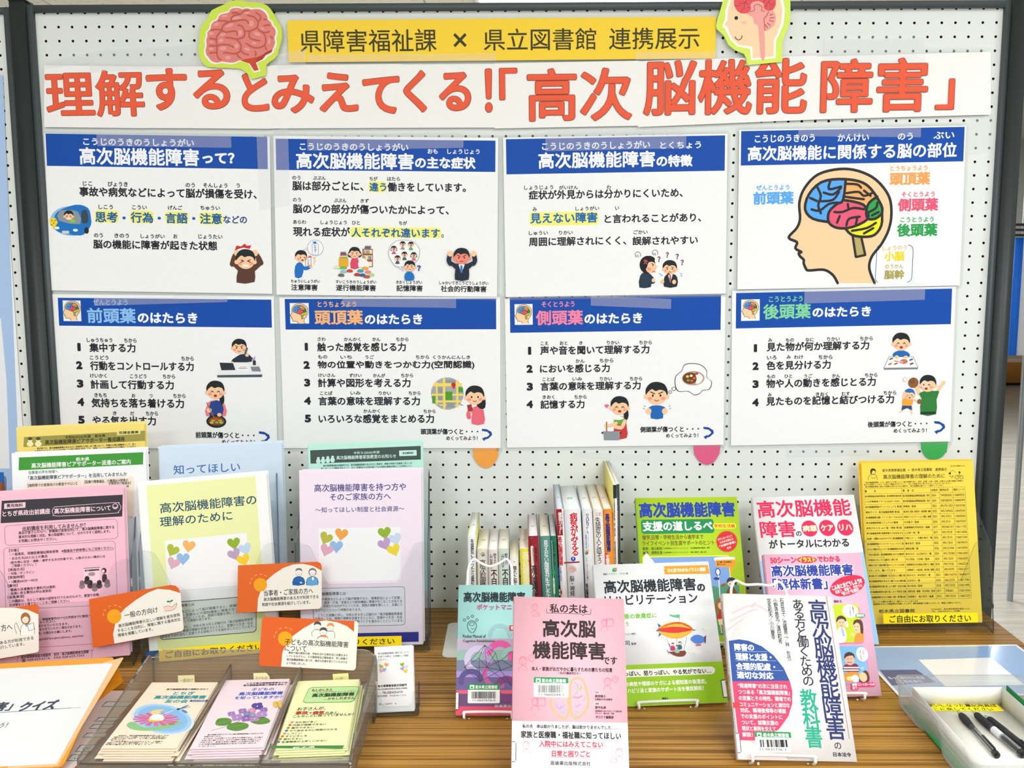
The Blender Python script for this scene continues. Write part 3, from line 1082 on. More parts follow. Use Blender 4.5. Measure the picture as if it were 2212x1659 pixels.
S.poly([(1298, 1466), (1305, 1360), (1350, 1325), (1400, 1345), (1440, 1400), (1432, 1430), (1404, 1435), (1400, 1462)], '#22384a', 2)
S.ell(1372, 1260, 72, 80, '#17191c')
S.ell(1405, 1285, 50, 52, SKIN); S.poly([(1448, 1265), (1462, 1280), (1446, 1288)], SKIN); S.poly([(1330, 1195), (1400, 1180), (1440, 1205), (1425, 1230), (1380, 1240), (1360, 1300)], '#17191c', 2)
S.ell(1388, 1300, 18, 16, '#f09a86'); S.line([(1408, 1248), (1428, 1258)], 6, '#2a2422'); S.ell(1420, 1266, 5, 7, '#2a2422'); S.line([(1415, 1325), (1430, 1318), (1440, 1326)], 6, '#9c2f25')
S.line([(1336, 1222), (1352, 1232), (1350, 1212)], 6, '#e05a66'); S.line([(1340, 1250), (1356, 1240), (1366, 1254)], 6, '#e05a66'); S.line([(1362, 1216), (1360, 1232), (1374, 1230)], 6, '#e05a66')
S.ell(1425, 1400, 16, 18, SKIN)
for cx in (1285, 1440):
    cy = 1170 if cx < 1300 else 1152
    S.line([(cx - 20, cy + 18), (cx - 24, cy - 8), (cx - 8, cy - 24), (cx + 12, cy - 22), (cx + 26, cy - 4), (cx + 20, cy + 16)], 5, '#5e6468', 3)
    S.line([(cx, cy + 2), (cx + 4, cy + 24)], 5, '#5e6468'); S.line([(cx - 10, cy + 4), (cx - 12, cy + 22)], 5, '#5e6468')
S.poly([(1520, 1458), (1525, 1370), (1560, 1345), (1610, 1345), (1640, 1375), (1636, 1458)], '#1f2a33', 2)
S.poly([(1555, 1345), (1600, 1345), (1578, 1420)], '#f3f3f3'); S.poly([(1571, 1352), (1584, 1352), (1586, 1400), (1577, 1415), (1568, 1400)], '#b0606e')
face(S, 1573, 1290, 62, 'short', mood='worried')
S.ell(1560, 1345, 14, 10, '#8c2f25'); S.ell(1505, 1412, 18, 20, SKIN); S.ell(1612, 1415, 18, 20, SKIN)
S.lift(2)
for qx, qy in ((1475, 1210), (1550, 1172), (1640, 1186), (1684, 1240)):
    S.tx('？', qx - 14, qx + 14, qy, 50, '#6e2e5e', .04)
for p in ((1478, 1340), (1494, 1352), (1668, 1338), (1672, 1356)):
    S.line([p, (p[0] + 14, p[1] + 6)], 7, '#6fb4da')
S.end()

S = poster('top-row poster at far right with a large profile head and coloured brain lobes',
           [(1597, 281), (2087, 271), (2073, 617), (1592, 625)], POSTER_D, (1570, 260, 3.445), (107, 80, 1760, 305))
S.part('title_lettering')
S.tx('こうじのうきのう', 208, 655, 138, 58, '#eef1f6', .03); S.tx('かんけい', 824, 1058, 130, 58, '#eef1f6', .03); S.tx('のう', 1272, 1385, 120, 54, '#eef1f6', .03); S.tx('ぶい', 1538, 1694, 112, 54, '#eef1f6', .03)
S.tx('高次脳機能に関係する脳の部位', 155, 1712, 248, 112, '#f4f6fa', .027)
S.part('lobe_lettering')
for f, x0, x1, y, b, c, q in (('ぜんとうよう', 218, 466, 502, '前頭葉', '#5aa9ee', 196), ('とうちょうよう', 1216, 1494, 358, '頭頂葉', '#f2a45a', 1212), ('そくとうよう', 1300, 1548, 552, '側頭葉', '#e4587a', 1272), ('こうとうよう', 1292, 1540, 740, '後頭葉', '#2a9e50', 1266)):
    S.tx(f, x0, x1, y, 38, c, .03); S.tx(b, q, q + 302, y + 78, 98, c, .04)
S.tx('しょうのう', 1158, 1340, 950, 34, '#e8b83a', .02); S.tx('小脳', 1172, 1322, 1012, 74, '#efd728', .04)
S.tx('のうかん', 1178, 1314, 1088, 34, '#b7a55a', .02); S.tx('脳幹', 1170, 1322, 1148, 70, '#a9a055', .04)
S.line([(1140, 930), (1118, 950), (1112, 1060), (1106, 1180), (1124, 1205)], 5, '#3a5f9a', 3); S.line([(1350, 928), (1384, 950), (1382, 1060), (1374, 1180), (1342, 1205)], 5, '#3a5f9a', 3)
S.part('brain_picture')
brainhead(S, 460, 362, 1.0, True)
S.end()

# ---------------------------------------------------------------- lower row: what each lobe does
def lower(label, corners, d, zoom, band, icon, furi, head, tail, lines, foot, arrow):
    S = poster(label, corners, d, zoom, band)
    S.part('title_lettering')
    S.tx(*furi, .03); S.tx(*head, .028); S.tx(*tail, '#f4f6fa', .042)
    S.part('brain_icon')
    S.rect(*icon, '#f0f0ee')
    s = (icon[2] - icon[0]) / 830
    brainhead(S, icon[0] + 10 * s, icon[1] + 25 * s, s)
    S.part('body_lettering')
    rows(S, lines)
    for r in foot:
        S.tx(*r, INK, .03)
    S.part('turn_arrow')
    x, y, k = arrow
    S.poly([(x, y), (x + 45 * k, y + 4 * k), (x + 90 * k, y + 30 * k), (x + 96 * k, y + 58 * k), (x + 60 * k, y + 92 * k), (x + 28 * k, y + 102 * k), (x + 24 * k, y + 116 * k), (x, y + 92 * k), (x + 42 * k, y + 72 * k), (x + 36 * k, y + 84 * k), (x + 66 * k, y + 62 * k), (x + 72 * k, y + 50 * k), (x + 50 * k, y + 28 * k), (x, y + 20 * k)], '#1c4a9c')
    return S


S = lower('lower-row poster at far left listing frontal lobe powers beside a cook with a wok',
          [(117, 634), (593, 641), (598, 970), (125, 968)], POSTER_D + .0012, (0, 620, 3.626), (452, 84, 2130, 318), (490, 105, 638, 268),
          ('ぜんとうよう', 728, 1000, 118, 48, '#7fb2ea'), ('前頭葉', 682, 1064, 222, 120, '#8ec1f2'), ('のはたらき', 1078, 1546, 240, 84),
          [('しゅうちゅう', 680, 880, 415, 34), ('ちから', 972, 1070, 418, 34), ('１', 606, 632, 470, 64), ('集中する力', 700, 1062, 474, 72),
           ('こうどう', 704, 850, 552, 34), ('ちから', 1420, 1518, 560, 34), ('２', 596, 646, 612, 64), ('行動をコントロールする力', 706, 1518, 616, 72),
           ('けいかく', 706, 836, 694, 34), ('こうどう', 1018, 1148, 698, 34), ('ちから', 1275, 1372, 700, 34), ('３', 602, 654, 756, 64), ('計画して行動する力', 710, 1362, 762, 72),
           ('きもち', 740, 836, 846, 34), ('お', 1032, 1062, 850, 30), ('つ', 1170, 1196, 852, 26), ('ちから', 1356, 1454, 852, 34), ('４', 606, 660, 900, 64), ('気持ちを落ち着ける力', 716, 1442, 906, 74),
           ('き', 884, 914, 988, 30), ('だ', 1020, 1052, 990, 30), ('ちから', 1142, 1238, 990, 34), ('５', 612, 664, 1040, 64), ('やる気を出す力', 724, 1222, 1044, 72)],
          [('前頭葉が傷つくと・・・', 1532, 1994, 1158, 50), ('めくってみよう！', 1738, 1996, 1212, 34)], (2028, 1130, .9))
S.part('office_picture')
S.poly([(1808, 590), (1860, 540), (1900, 525), (1955, 530), (1972, 585)], '#22303f', 2)
arm(S, [(1860, 560), (1820, 595)], 30, '#22303f', 12); arm(S, [(1955, 560), (1935, 530)], 30, '#22303f', 16)
face(S, 1874, 470, 56, 'short', mood='keen')
S.poly([(1700, 690), (1735, 590), (2025, 590), (2055, 685)], '#e9ebea'); S.poly([(1700, 690), (2055, 685), (2052, 705), (1705, 708)], '#46525c')
S.poly([(1720, 592), (1825, 595), (1845, 650), (1735, 652)], '#2b3036'); S.poly([(1868, 615), (1935, 612), (1950, 655), (1855, 655)], '#f6f6f4')
S.line([(1875, 628), (1930, 626)], 4, '#5a5f63'); S.line([(1870, 640), (1938, 638)], 4, '#5a5f63')
S.poly([(1962, 625), (2030, 622), (2045, 662), (1975, 660)], '#7d868c'); S.rect(1980, 575, 2005, 612, '#2f3a44'); S.line([(1992, 575), (1996, 545)], 5, '#c23a34'); S.line([(1984, 575), (1980, 552)], 5, '#3a6ac2')
S.line([(1935, 480), (1920, 525)], 16, '#5a6066')
S.part('cook_picture')
S.poly([(1615, 1010), (1620, 930), (1650, 890), (1735, 890), (1765, 930), (1768, 1010)], '#e8808a', 2); S.poly([(1650, 900), (1740, 900), (1742, 1012), (1644, 1012)], '#26438a', 2)
face(S, 1688, 812, 68, 'pony', mood='happy')
S.ell(1695, 1052, 78, 50, '#1d2022'); S.ell(1697, 1050, 62, 36, '#7a4a22')
for p, c in (((1670, 1045), '#d8923a'), ((1700, 1060), '#7fb04a'), ((1725, 1045), '#d8923a'), ((1695, 1035), '#b8582a'), ((1735, 1062), '#9bc05a'), ((1660, 1062), '#e0b050')):
    S.ell(*p, 16, 9, c)
S.line([(1620, 905), (1680, 1025)], 7, '#a9713a'); S.ell(1640, 965, 20, 18, SKIN); S.ell(1720, 1000, 18, 14, SKIN)
S.end()

S = lower('lower-row poster second from left listing parietal lobe powers beside a round street map',
          [(605, 642), (1080, 641), (1082, 968), (612, 968)], POSTER_D + .0012, (590, 620, 4.337), (108, 112, 2090, 396), (155, 150, 338, 342),
          ('とうちょうよう', 416, 778, 162, 54, '#f4b27c'), ('頭頂葉', 388, 842, 284, 140, '#f9b877'), ('のはたらき', 858, 1398, 302, 96),
          [('さわ', 416, 492, 488, 36), ('かんかく', 664, 820, 490, 36), ('かん', 930, 1004, 490, 36), ('ちから', 1152, 1268, 490, 36), ('１', 296, 326, 560, 74), ('触った感覚を感じる力', 412, 1244, 562, 84),
           ('もの', 420, 508, 654, 36), ('いち', 630, 738, 656, 34), ('うご', 862, 946, 656, 36), ('ちから', 1336, 1462, 656, 36), ('くうかんにんしき', 1496, 1846, 658, 36), ('２', 284, 344, 730, 74), ('物の位置や動きをつかむ力(空間認識)', 416, 1886, 732, 84),
           ('けいさん', 424, 582, 826, 36), ('ずけい', 712, 830, 828, 36), ('かんが', 936, 1050, 828, 36), ('ちから', 1198, 1312, 828, 36), ('３', 290, 348, 896, 74), ('計算や図形を考える力', 420, 1288, 898, 84),
           ('ことば', 440, 556, 994, 36), ('いみ', 724, 820, 994, 34), ('りかい', 992, 1104, 994, 36), ('ちから', 1270, 1382, 994, 36), ('４', 290, 354, 1066, 74), ('言葉の意味を理解する力', 424, 1376, 1068, 84),
           ('かんかく', 846, 1000, 1162, 36), ('ちから', 1408, 1522, 1164, 36), ('５', 296, 356, 1232, 74), ('いろいろな感覚をまとめる力', 426, 1508, 1234, 84)],
          [('頭頂葉が傷つくと・・・', 1382, 1922, 1354, 56), ('めくってみよう！', 1622, 1916, 1416, 40)], (1956, 1328, 1.0))
S.part('map_picture')
S.ell(1632, 998, 154, 152, '#a3a7a8')
for x0, y0, x1, y1 in ((1500, 900, 1770, 930), (1482, 1000, 1780, 1018), (1560, 1100, 1720, 1112), (1590, 850, 1614, 1146), (1715, 870, 1735, 1130), (1525, 890, 1542, 1105), (1500, 1062, 1770, 1080)):
    S.rect(x0, y0, x1, y1, '#f2d766')
for x0, y0, x1, y1, c in ((1614, 980, 1680, 1060, '#4f9a2e'), (1738, 940, 1778, 985, '#4f9a2e'), (1490, 1020, 1520, 1090, '#4f9a2e'), (1548, 940, 1585, 990, '#8f979b'), (1548, 1020, 1585, 1060, '#8f979b'), (1620, 872, 1700, 896, '#8f979b'), (1625, 1085, 1700, 1125, '#8f979b')):
    S.rect(x0, y0, x1, y1, c)
S.poly([(1672, 918), (1692, 960), (1710, 918)], '#b8262a'); S.ell(1690, 915, 21, 22, '#c92a2e')
S.poly([(1740, 1085), (1790, 1112), (1752, 1108)], '#a3a7a8')
S.part('woman_picture')
S.poly([(1860, 1282), (1865, 1180), (1830, 1160), (1900, 1115), (1960, 1130), (1978, 1190), (1976, 1282)], '#e8697c', 2)
face(S, 1890, 1020, 84, 'long', mood='calm')
arm(S, [(1835, 1220), (1830, 1190), (1845, 1150)], 40, '#e8697c', 24); S.poly([(1816, 1105), (1858, 1098), (1872, 1160), (1830, 1170)], '#a83040')
S.end()

S = lower('lower-row poster third from left listing temporal lobe powers beside a curry thought bubble',
          [(1092, 646), (1569, 637), (1561, 962), (1094, 966)], POSTER_D + .0012, (1070, 620, 4.254), (132, 102, 2070, 394), (176, 158, 344, 346),
          ('そくとうよう', 424, 728, 160, 54, '#ee88ac'), ('側頭葉', 372, 806, 284, 138, '#f386a6'), ('のはたらき', 818, 1350, 292, 96),
          [('こえ', 416, 488, 518, 36), ('おと', 592, 664, 516, 36), ('き', 770, 802, 514, 32), ('りかい', 1026, 1138, 512, 36), ('ちから', 1322, 1438, 510, 36), ('１', 300, 330, 586, 74), ('声や音を聞いて理解する力', 412, 1416, 584, 82),
           ('かん', 738, 820, 680, 36), ('ちから', 958, 1084, 676, 38), ('２', 286, 344, 752, 74), ('においを感じる力', 410, 1052, 752, 80),
           ('ことば', 434, 546, 848, 36), ('いみ', 708, 798, 846, 34), ('りかい', 962, 1072, 844, 36), ('ちから', 1236, 1350, 842, 36), ('３', 288, 346, 916, 74), ('言葉の意味を理解する力', 414, 1336, 914, 80),
           ('きおく', 434, 544, 1012, 36), ('ちから', 726, 838, 1010, 36), ('４', 286, 346, 1078, 72), ('記憶する力', 414, 820, 1080, 80)],
          [('側頭葉が傷つくと・・・', 1330, 1872, 1310, 54), ('めくってみよう！', 1568, 1866, 1366, 38)], (1912, 1284, 1.0))
S.part('curry_bubble')
cl = [(1680, 960), (1650, 900), (1655, 820), (1710, 770), (1740, 710), (1830, 700), (1900, 720), (1945, 770), (1945, 830), (1990, 870), (1970, 940), (1910, 950), (1880, 980), (1830, 995), (1770, 960)]
S.poly(cl, '#26282a', 3); S.poly([(1820 + (p[0] - 1820) * .96, 850 + (p[1] - 850) * .955) for p in cl], '#f2f3f3', 3)
S.ell(1818, 838, 104, 66, '#b49a84'); S.ell(1790, 838, 68, 52, '#6a3a20'); S.poly([(1840, 800), (1880, 798), (1908, 836), (1880, 880), (1840, 888), (1850, 845)], '#f6f5f0', 3)
for p, c in (((1765, 822), '#f0d060'), ((1800, 815), '#f6e8c8'), ((1772, 858), '#6aa84f'), ((1805, 862), '#e0662e'), ((1828, 838), '#e0662e'), ((1850, 796), '#c83a30')):
    S.ell(*p, 14, 11, c)
for p in ((1640, 935, 20), (1607, 966, 16)):
    S.ell(p[0], p[1], p[2], p[2] * .9, '#26282a'); S.ell(p[0], p[1], p[2] - 5, p[2] * .9 - 5, '#f2f3f3')
S.part('eager_boy_picture')
S.poly([(1428, 1206), (1432, 1130), (1395, 1125), (1440, 1090), (1525, 1090), (1572, 1120), (1536, 1135), (1540, 1206)], '#1f66b4', 2)
face(S, 1482, 985, 98, 'short', mood='keen')
S.ell(1408, 1140, 26, 28, SKIN); S.ell(1556, 1140, 26, 28, SKIN)
for a in ((1372, 1120), (1380, 1098), (1600, 1120), (1592, 1098)):
    S.line([a, (a[0] + (-14 if a[0] < 1400 else 14), a[1] - 8)], 5, '#8a6a5a')
S.part('soup_picture')
S.poly([(1095, 1385), (1098, 1260), (1130, 1200), (1190, 1200), (1208, 1290), (1208, 1385)], '#c83a3e', 2); S.poly([(1110, 1200), (1190, 1190), (1205, 1250), (1090, 1260)], '#6aa63a', 2)
face(S, 1142, 1095, 80, 'pony', mood='happy')
arm(S, [(1190, 1230), (1160, 1290), (1110, 1285)], 34, SKIN, 18); arm(S, [(1110, 1250), (1060, 1270), (1020, 1270)], 30, SKIN, 18)
S.ell(1130, 1205, 50, 16, '#f3f1ec'); S.line([(1022, 1240), (1022, 1330)], 10, '#a96a2e')
S.poly([(990, 1325), (1145, 1325), (1140, 1405), (1000, 1405)], '#8b949a'); S.rect(975, 1330, 992, 1346, '#3a2c24', 5); S.rect(1143, 1332, 1158, 1348, '#3a2c24', 5)
S.heart(1024, 1092, 20, '#e06a86')
S.end()

S = lower('lower-row poster at far right listing occipital lobe powers beside a father and child playing catch',
          [(1580, 628), (2064, 619), (2053, 953), (1580, 963)], POSTER_D + .0012, (1560, 610, 3.393), (102, 78, 1676, 306), (140, 126, 274, 280),
          ('こうとうよう', 342, 590, 124, 42, '#7fce9a'), ('後頭葉', 300, 650, 216, 112, '#80d29e'), ('のはたらき', 662, 1090, 220, 74),
          [('み', 338, 366, 424, 28), ('もの', 466, 526, 422, 28), ('なに', 610, 670, 420, 28), ('りかい', 770, 862, 416, 30), ('ちから', 1010, 1104, 412, 30), ('１', 232, 256, 482, 58), ('見た物が何か理解する力', 326, 1078, 474, 66),
           ('いろ', 328, 398, 552, 30), ('み', 472, 502, 548, 28), ('わけ', 526, 594, 548, 30), ('ちから', 706, 808, 548, 32), ('２', 222, 268, 614, 58), ('色を見分ける力', 324, 796, 610, 66),
           ('もの', 328, 388, 690, 28), ('ひと', 456, 514, 688, 28), ('うご', 600, 660, 686, 28), ('かん', 806, 864, 684, 28), ('ちから', 1046, 1138, 680, 30), ('３', 222, 268, 746, 58), ('物や人の動きを感じとる力', 322, 1126, 742, 66),
           ('み', 336, 362, 824, 28), ('きおく', 686, 776, 820, 30), ('むす', 876, 936, 816, 28), ('ちから', 1182, 1276, 810, 30), ('４', 220, 268, 880, 58), ('見たものを記憶と結びつける力', 322, 1260, 872, 66)],
          [('後頭葉が傷つくと・・・', 1066, 1504, 1042, 44), ('めくってみよう！', 1256, 1500, 1088, 32)], (1554, 1016, .84))
S.part('drawing_boy_picture')
S.poly([(1255, 545), (1258, 515), (1300, 498), (1340, 502), (1370, 520), (1368, 545)], '#1f66b4', 2)
face(S, 1312, 440, 62, 'short', mood='happy')
S.poly([(1184, 628), (1222, 545), (1400, 545), (1434, 625)], '#eef0ef'); S.poly([(1184, 628), (1434, 625), (1432, 636), (1186, 640)], '#7d868c'); S.line([(1184, 628), (1222, 545), (1400, 545), (1434, 625), (1184, 628)], 3, '#4a5258')
S.poly([(1240, 606), (1262, 556), (1370, 556), (1386, 604)], '#fbfbf9'); S.ell(1330, 580, 30, 18, '#c07a5a'); S.ell(1310, 585, 16, 10, '#e89ab0'); S.line([(1262, 575), (1290, 580)], 6, '#b03a4a')
for p, c in (((1230, 598), '#e05a3a'), ((1388, 596), '#7a2a2a'), ((1238, 560), '#3a7a4a'), ((1384, 566), '#2a5a9a'), ((1272, 596), '#8a6a3a')):
    S.ell(*p, 16, 6, c, 20)
S.ell(1278, 548, 16, 14, SKIN); S.ell(1345, 548, 16, 12, SKIN)
S.part('catch_picture')
arm(S, [(1450, 820), (1430, 780), (1415, 750)], 28, SKIN, 0); arm(S, [(1570, 810), (1600, 765), (1622, 735)], 26, SKIN, 15)
S.poly([(1452, 965), (1460, 850), (1440, 815), (1490, 795), (1560, 795), (1590, 800), (1570, 860), (1566, 965)], '#2f7d3a', 2); S.rect(1452, 948, 1566, 966, '#1f3a2c')
face(S, 1508, 745, 58, 'short', mood='happy', look=-1)
S.frame(1466, 728, 1502, 764, 5, '#e9ecec', 6)
S.ell(1400, 735, 38, 38, '#8a5a34'); S.line([(1375, 715), (1390, 740)], 6, '#5e3a1e'); S.line([(1400, 700), (1402, 735)], 6, '#5e3a1e')
S.ell(1340, 712, 16, 16, '#c8a89a'); S.ell(1340, 712, 13, 13, '#f2ede6')
S.poly([(1320, 905), (1328, 840), (1360, 825), (1395, 850), (1386, 908)], '#f0a23a', 2); S.poly([(1312, 938), (1320, 902), (1388, 904), (1392, 938), (1355, 920)], '#2a4a7a')
S.line([(1326, 936), (1302, 950)], 9, SKIN); S.line([(1384, 936), (1390, 962)], 9, SKIN)
face(S, 1372, 822, 38, 'short', hc='#2a68b0', mood='happy')
arm(S, [(1330, 845), (1336, 805)], 16, SKIN, 0); arm(S, [(1395, 855), (1435, 870)], 14, SKIN, 0); S.ell(1444, 872, 16, 18, '#8a5a34')
S.end()

# ---------------------------------------------------------------- orange headline, seven taped sheets
ttl = Sheet('title_banner', 'long white paper headline banner with big orange characters under the yellow strip', 'banner', depth=-.0052,
            corners=[(95, 141), (2139, 115), (2136, 248), (95, 276)])
OR = '#ea5c3c'
RES = 5
for nsheet, ((x0, x1, yt0, yt1, yb0, yb1), words) in enumerate((
        ((95.5, 316, 141, 143.5, 274.5, 277), (('理解', 98, 312, 204, 102),)),
        ((315, 584, 143.5, 143, 276.5, 278), (('する', 316, 497, 194, 92), ('と', 521, 581, 200, 84))),
        ((583.5, 868, 141, 138, 277.5, 276), (('みえ', 586, 774, 202, 88), ('て', 783, 864, 206, 82))),
        ((867.5, 1070, 139, 138, 276, 275.5), (('くる', 871, 1018, 198, 92), ('！', 1047, 1064, 196, 96))),
        ((1068, 1380, 137, 131, 277.5, 271.5), (('「', 1078, 1118, 182, 70), ('高次', 1138, 1366, 206, 116))),
        ((1378, 1765, 132, 120, 274.5, 258), (('脳機能', 1389, 1744, 190, 122),)),
        ((1764, 2140, 122, 112, 258, 247.5), (('障害', 1772, 2005, 186, 118), ('」', 2020, 2062, 204, 68))))):
    ttl.part('paper_sheet')
    k = nsheet % 2
    P = [ttl.uv(x0, yb0), ttl.uv(x1, yb1), ttl.uv(x1, yt1), ttl.uv(x0, yt0)]
    ttl.ink.prism(P, -.0001 * k, .0003 + .0001 * k, paper('#f0f0ed'))
    sh = ttl.end()
    ttl.base = .0005
    ttl.part('lettering', sh)
    for w in words:
        ttl.tx(*w, '#8a3a26', .040 if w[0][0] in 'するとみえてくる！「」' else .027)
    ttl.lift(9)
    for w in words:
        ttl.tx(w[0], w[1] + 1.2, w[2] - 1.2, w[3], w[4] - 2.4, OR, .031 if w[0][0] in 'するとみえてくる！「」' else .018)
    o = ttl.end()
    ttl.lift(1)

RES = 3
# ---------------------------------------------------------------- yellow strip
S = Sheet('title_strip', 'yellow paper strip with thin dark characters above the orange headline', 'banner', depth=-.0062,
          corners=[(620, 44), (1547, 36), (1545, 126), (624, 135)])
S.body('paper_strip', '#f7d23e', .0004)
S.zoom(700, 0, 2.765).part('lettering')
S.tx('県障害福祉課', -143, 672, 246, 136, '#3b3a22', .006)
S.tx('×', 772, 852, 240, 84, '#3b3a22', .006)
S.tx('県立図書館', 954, 1625, 238, 132, '#3b3a22', .006)
S.tx('連携展示', 1702, 2242, 232, 130, '#3b3a22', .006)
S.end()

# ---------------------------------------------------------------- cut-outs
S = Sheet('brain_cutout', 'pink brain cut out on lime green card at the top left of the headline', 'cutout', depth=-.009, corners=[(430, 5), (610, 5), (610, 170), (430, 170)])
S.zoom(420, 0, 9.218)
out = [(700, 30), (860, 10), (970, 20), (1070, 45), (1250, 55), (1360, 75), (1450, 110), (1520, 180), (1570, 260), (1650, 410), (1720, 520), (1750, 640), (1745, 760), (1720, 870), (1680, 1000), (1660, 1090), (1600, 1170), (1500, 1235), (1440, 1290), (1430, 1390), (1420, 1505), (1150, 1580), (1050, 1460), (940, 1380), (860, 1362), (740, 1360), (640, 1350), (480, 1352), (290, 1335), (220, 1310), (130, 1200), (90, 1060), (85, 950), (105, 800), (100, 650), (130, 550), (200, 440), (260, 380), (300, 280), (350, 205), (480, 140), (600, 90)]
S.part('card')
S.ink.prism([S.uv(*p) for p in out][::-1], 0, .0012, paper('#cfe552'))
S.base = .0012
S.part('brain_picture')
BO = [(680, 250), (720, 190), (800, 160), (890, 165), (960, 185), (1050, 165), (1130, 190), (1220, 180), (1320, 195), (1400, 250), (1450, 330), (1460, 390), (1520, 440), (1545, 510), (1600, 570), (1620, 660), (1590, 760), (1605, 850), (1560, 970), (1440, 1030), (1340, 1100), (1200, 1145), (1050, 1170), (900, 1200), (780, 1245), (650, 1240), (550, 1225), (440, 1248), (340, 1210), (280, 1140), (235, 1080), (225, 990), (245, 900), (235, 800), (262, 710), (262, 640), (320, 580), (335, 490), (390, 430), (455, 400), (500, 310), (580, 275)]
wh = [(920 + (p[0] - 920) * 1.055 + 2, 700 + (p[1] - 700) * 1.06) for p in BO]
S.poly(wh, '#f0efe9', 3); S.poly([(1060, 1200), (1450, 1080), (1560, 1000), (1600, 950), (1575, 1060), (1470, 1120), (1400, 1190), (1240, 1262), (1320, 1415), (1185, 1448), (1080, 1275)], '#f0efe9')
S.poly([(900, 1195), (1200, 1130), (1440, 1020), (1560, 965), (1540, 1040), (1420, 1100), (1360, 1180), (1225, 1250), (1280, 1395), (1190, 1412), (1095, 1262), (1020, 1240)], '#c8492f')
S.poly([(1225, 1240), (1240, 1170), (1440, 1030), (1555, 970), (1530, 1045), (1420, 1100), (1360, 1180)], '#b13a2c')
S.poly(BO, '#e28078', 3)
for p, rx_, ry_, r in (((840, 200), 50, 16, 0), ((600, 320), 70, 24, 8), ((1050, 255), 60, 22, 5), ((840, 360), 90, 28, 8), ((435, 485), 64, 30, 20), ((700, 505), 90, 32, 20), ((1135, 470), 45, 60, -10), ((1360, 570), 42, 20, -30), ((335, 670), 52, 34, 10), ((565, 690), 60, 30, 10), ((915, 655), 45, 55, -10), ((1250, 680), 70, 36, -20), ((530, 810), 52, 34, 10), ((335, 835), 45, 26, 0), ((840, 920), 45, 50, 0), ((570, 965), 70, 42, 8), ((335, 975), 52, 28, 0), ((1050, 985), 62, 32, -20), ((1190, 862), 52, 28, -10), ((1490, 830), 30, 60, -10), ((670, 1150), 60, 38, 0)):
    S.ell(*p, rx_, ry_, '#eb9d98', r)
for ln in ([(750, 262), (830, 250), (915, 280), (980, 220), (1080, 205)], [(915, 285), (800, 305), (740, 350), (730, 420)], [(480, 410), (580, 415), (700, 435), (850, 410), (1000, 395), (1060, 430), (1075, 465)], [(700, 435), (590, 490), (550, 560), (560, 610), (640, 640), (780, 618), (850, 640), (852, 690)], [(325, 600), (440, 585), (550, 600)], [(530, 620), (450, 720), (440, 850), (450, 960), (450, 1080), (480, 1160), (525, 1190)], [(310, 765), (380, 775), (430, 790)], [(300, 912), (390, 912), (440, 920)], [(310, 1060), (380, 1045), (440, 1050)], [(450, 910), (560, 885), (680, 895), (780, 938)], [(620, 750), (720, 755), (840, 790), (920, 880), (925, 980), (870, 1050), (760, 1070), (640, 1045), (580, 1060)], [(840, 780), (960, 750), (1005, 680), (990, 590), (940, 520), (870, 500)], [(1000, 620), (1120, 610), (1230, 560), (1270, 470), (1240, 390), (1160, 330), (1055, 305)], [(1225, 250), (1300, 300), (1320, 370), (1280, 420)], [(1255, 560), (1320, 630), (1400, 650), (1490, 630)], [(1350, 630), (1410, 720), (1420, 830), (1380, 910), (1280, 950), (1160, 940), (1030, 865)], [(1100, 630), (1090, 720), (1150, 780), (1300, 810)], [(1385, 385), (1430, 385)], [(1385, 515), (1440, 498), (1500, 502)], [(1515, 720), (1560, 765)], [(1400, 900), (1430, 985)], [(910, 990), (980, 1060), (1075, 1090)], [(845, 1070), (880, 1130), (930, 1155)], [(1205, 1020), (1225, 1060), (1215, 1105)]):
    S.line(ln, 26, '#bd5b4c', 4)
S.end()

S = Sheet('head_cutout', 'smiling profile head with red brain on lime green card at the top right', 'cutout', depth=-.009, corners=[(1548, -60), (1708, -60), (1708, 142), (1548, 142)])
S.zoom(1530, 0, 11.058)
S.part('card')
gr = [(180, 620), (200, 520), (290, 230), (350, 0), (430, -280), (640, -520), (1000, -640), (1420, -600), (1760, -400), (1920, -160), (1958, 60), (1955, 430), (1920, 620), (1800, 900), (1765, 1000), (1765, 1480), (925, 1560), (905, 1400), (850, 1290), (640, 1205), (480, 1080), (370, 860), (200, 700)]
S.ink.prism([S.uv(*p) for p in gr][::-1], 0, .0012, paper('#d6ee66'))
S.base = .0012
S.part('head_picture')
W1 = [(330, 640), (400, 440), (410, 250), (480, 20), (560, -260), (740, -430), (1040, -520), (1380, -480), (1650, -300), (1780, -60), (1830, 250), (1800, 560), (1690, 840), (1620, 970), (1605, 1390), (1020, 1440), (1000, 1170), (700, 1110), (540, 960), (440, 780), (400, 680)]
S.poly(W1, '#f6f6f2')
S.poly([(380, 600), (455, 490), (470, 260), (540, 20), (620, -220), (780, -370), (1040, -450), (1360, -410), (1590, -260), (1710, -40), (1770, 260), (1740, 540), (1640, 820), (1565, 950), (1560, 1350), (1060, 1392), (1050, 1115), (740, 1075), (590, 940), (500, 780), (460, 640)], '#fbd6ae')
S.poly([(920, 330), (1010, 200), (1000, 80), (1090, 40), (1250, 50), (1330, 130), (1360, 260), (1550, 260), (1620, 430), (1560, 620), (1380, 750), (1340, 760), (1355, 1370), (1250, 1380), (1190, 630), (1100, 590), (1060, 410)], '#f2a49d', 2)
S.poly([(620, 130), (620, 0), (700, -180), (900, -300), (1200, -340), (1480, -240), (1600, -60), (1610, 120), (1540, 240), (1400, 255), (1330, 190), (1320, 90), (1200, 30), (1060, 50), (1005, 130), (1020, 230), (950, 310), (820, 325), (700, 270)], '#e5545c', 2)
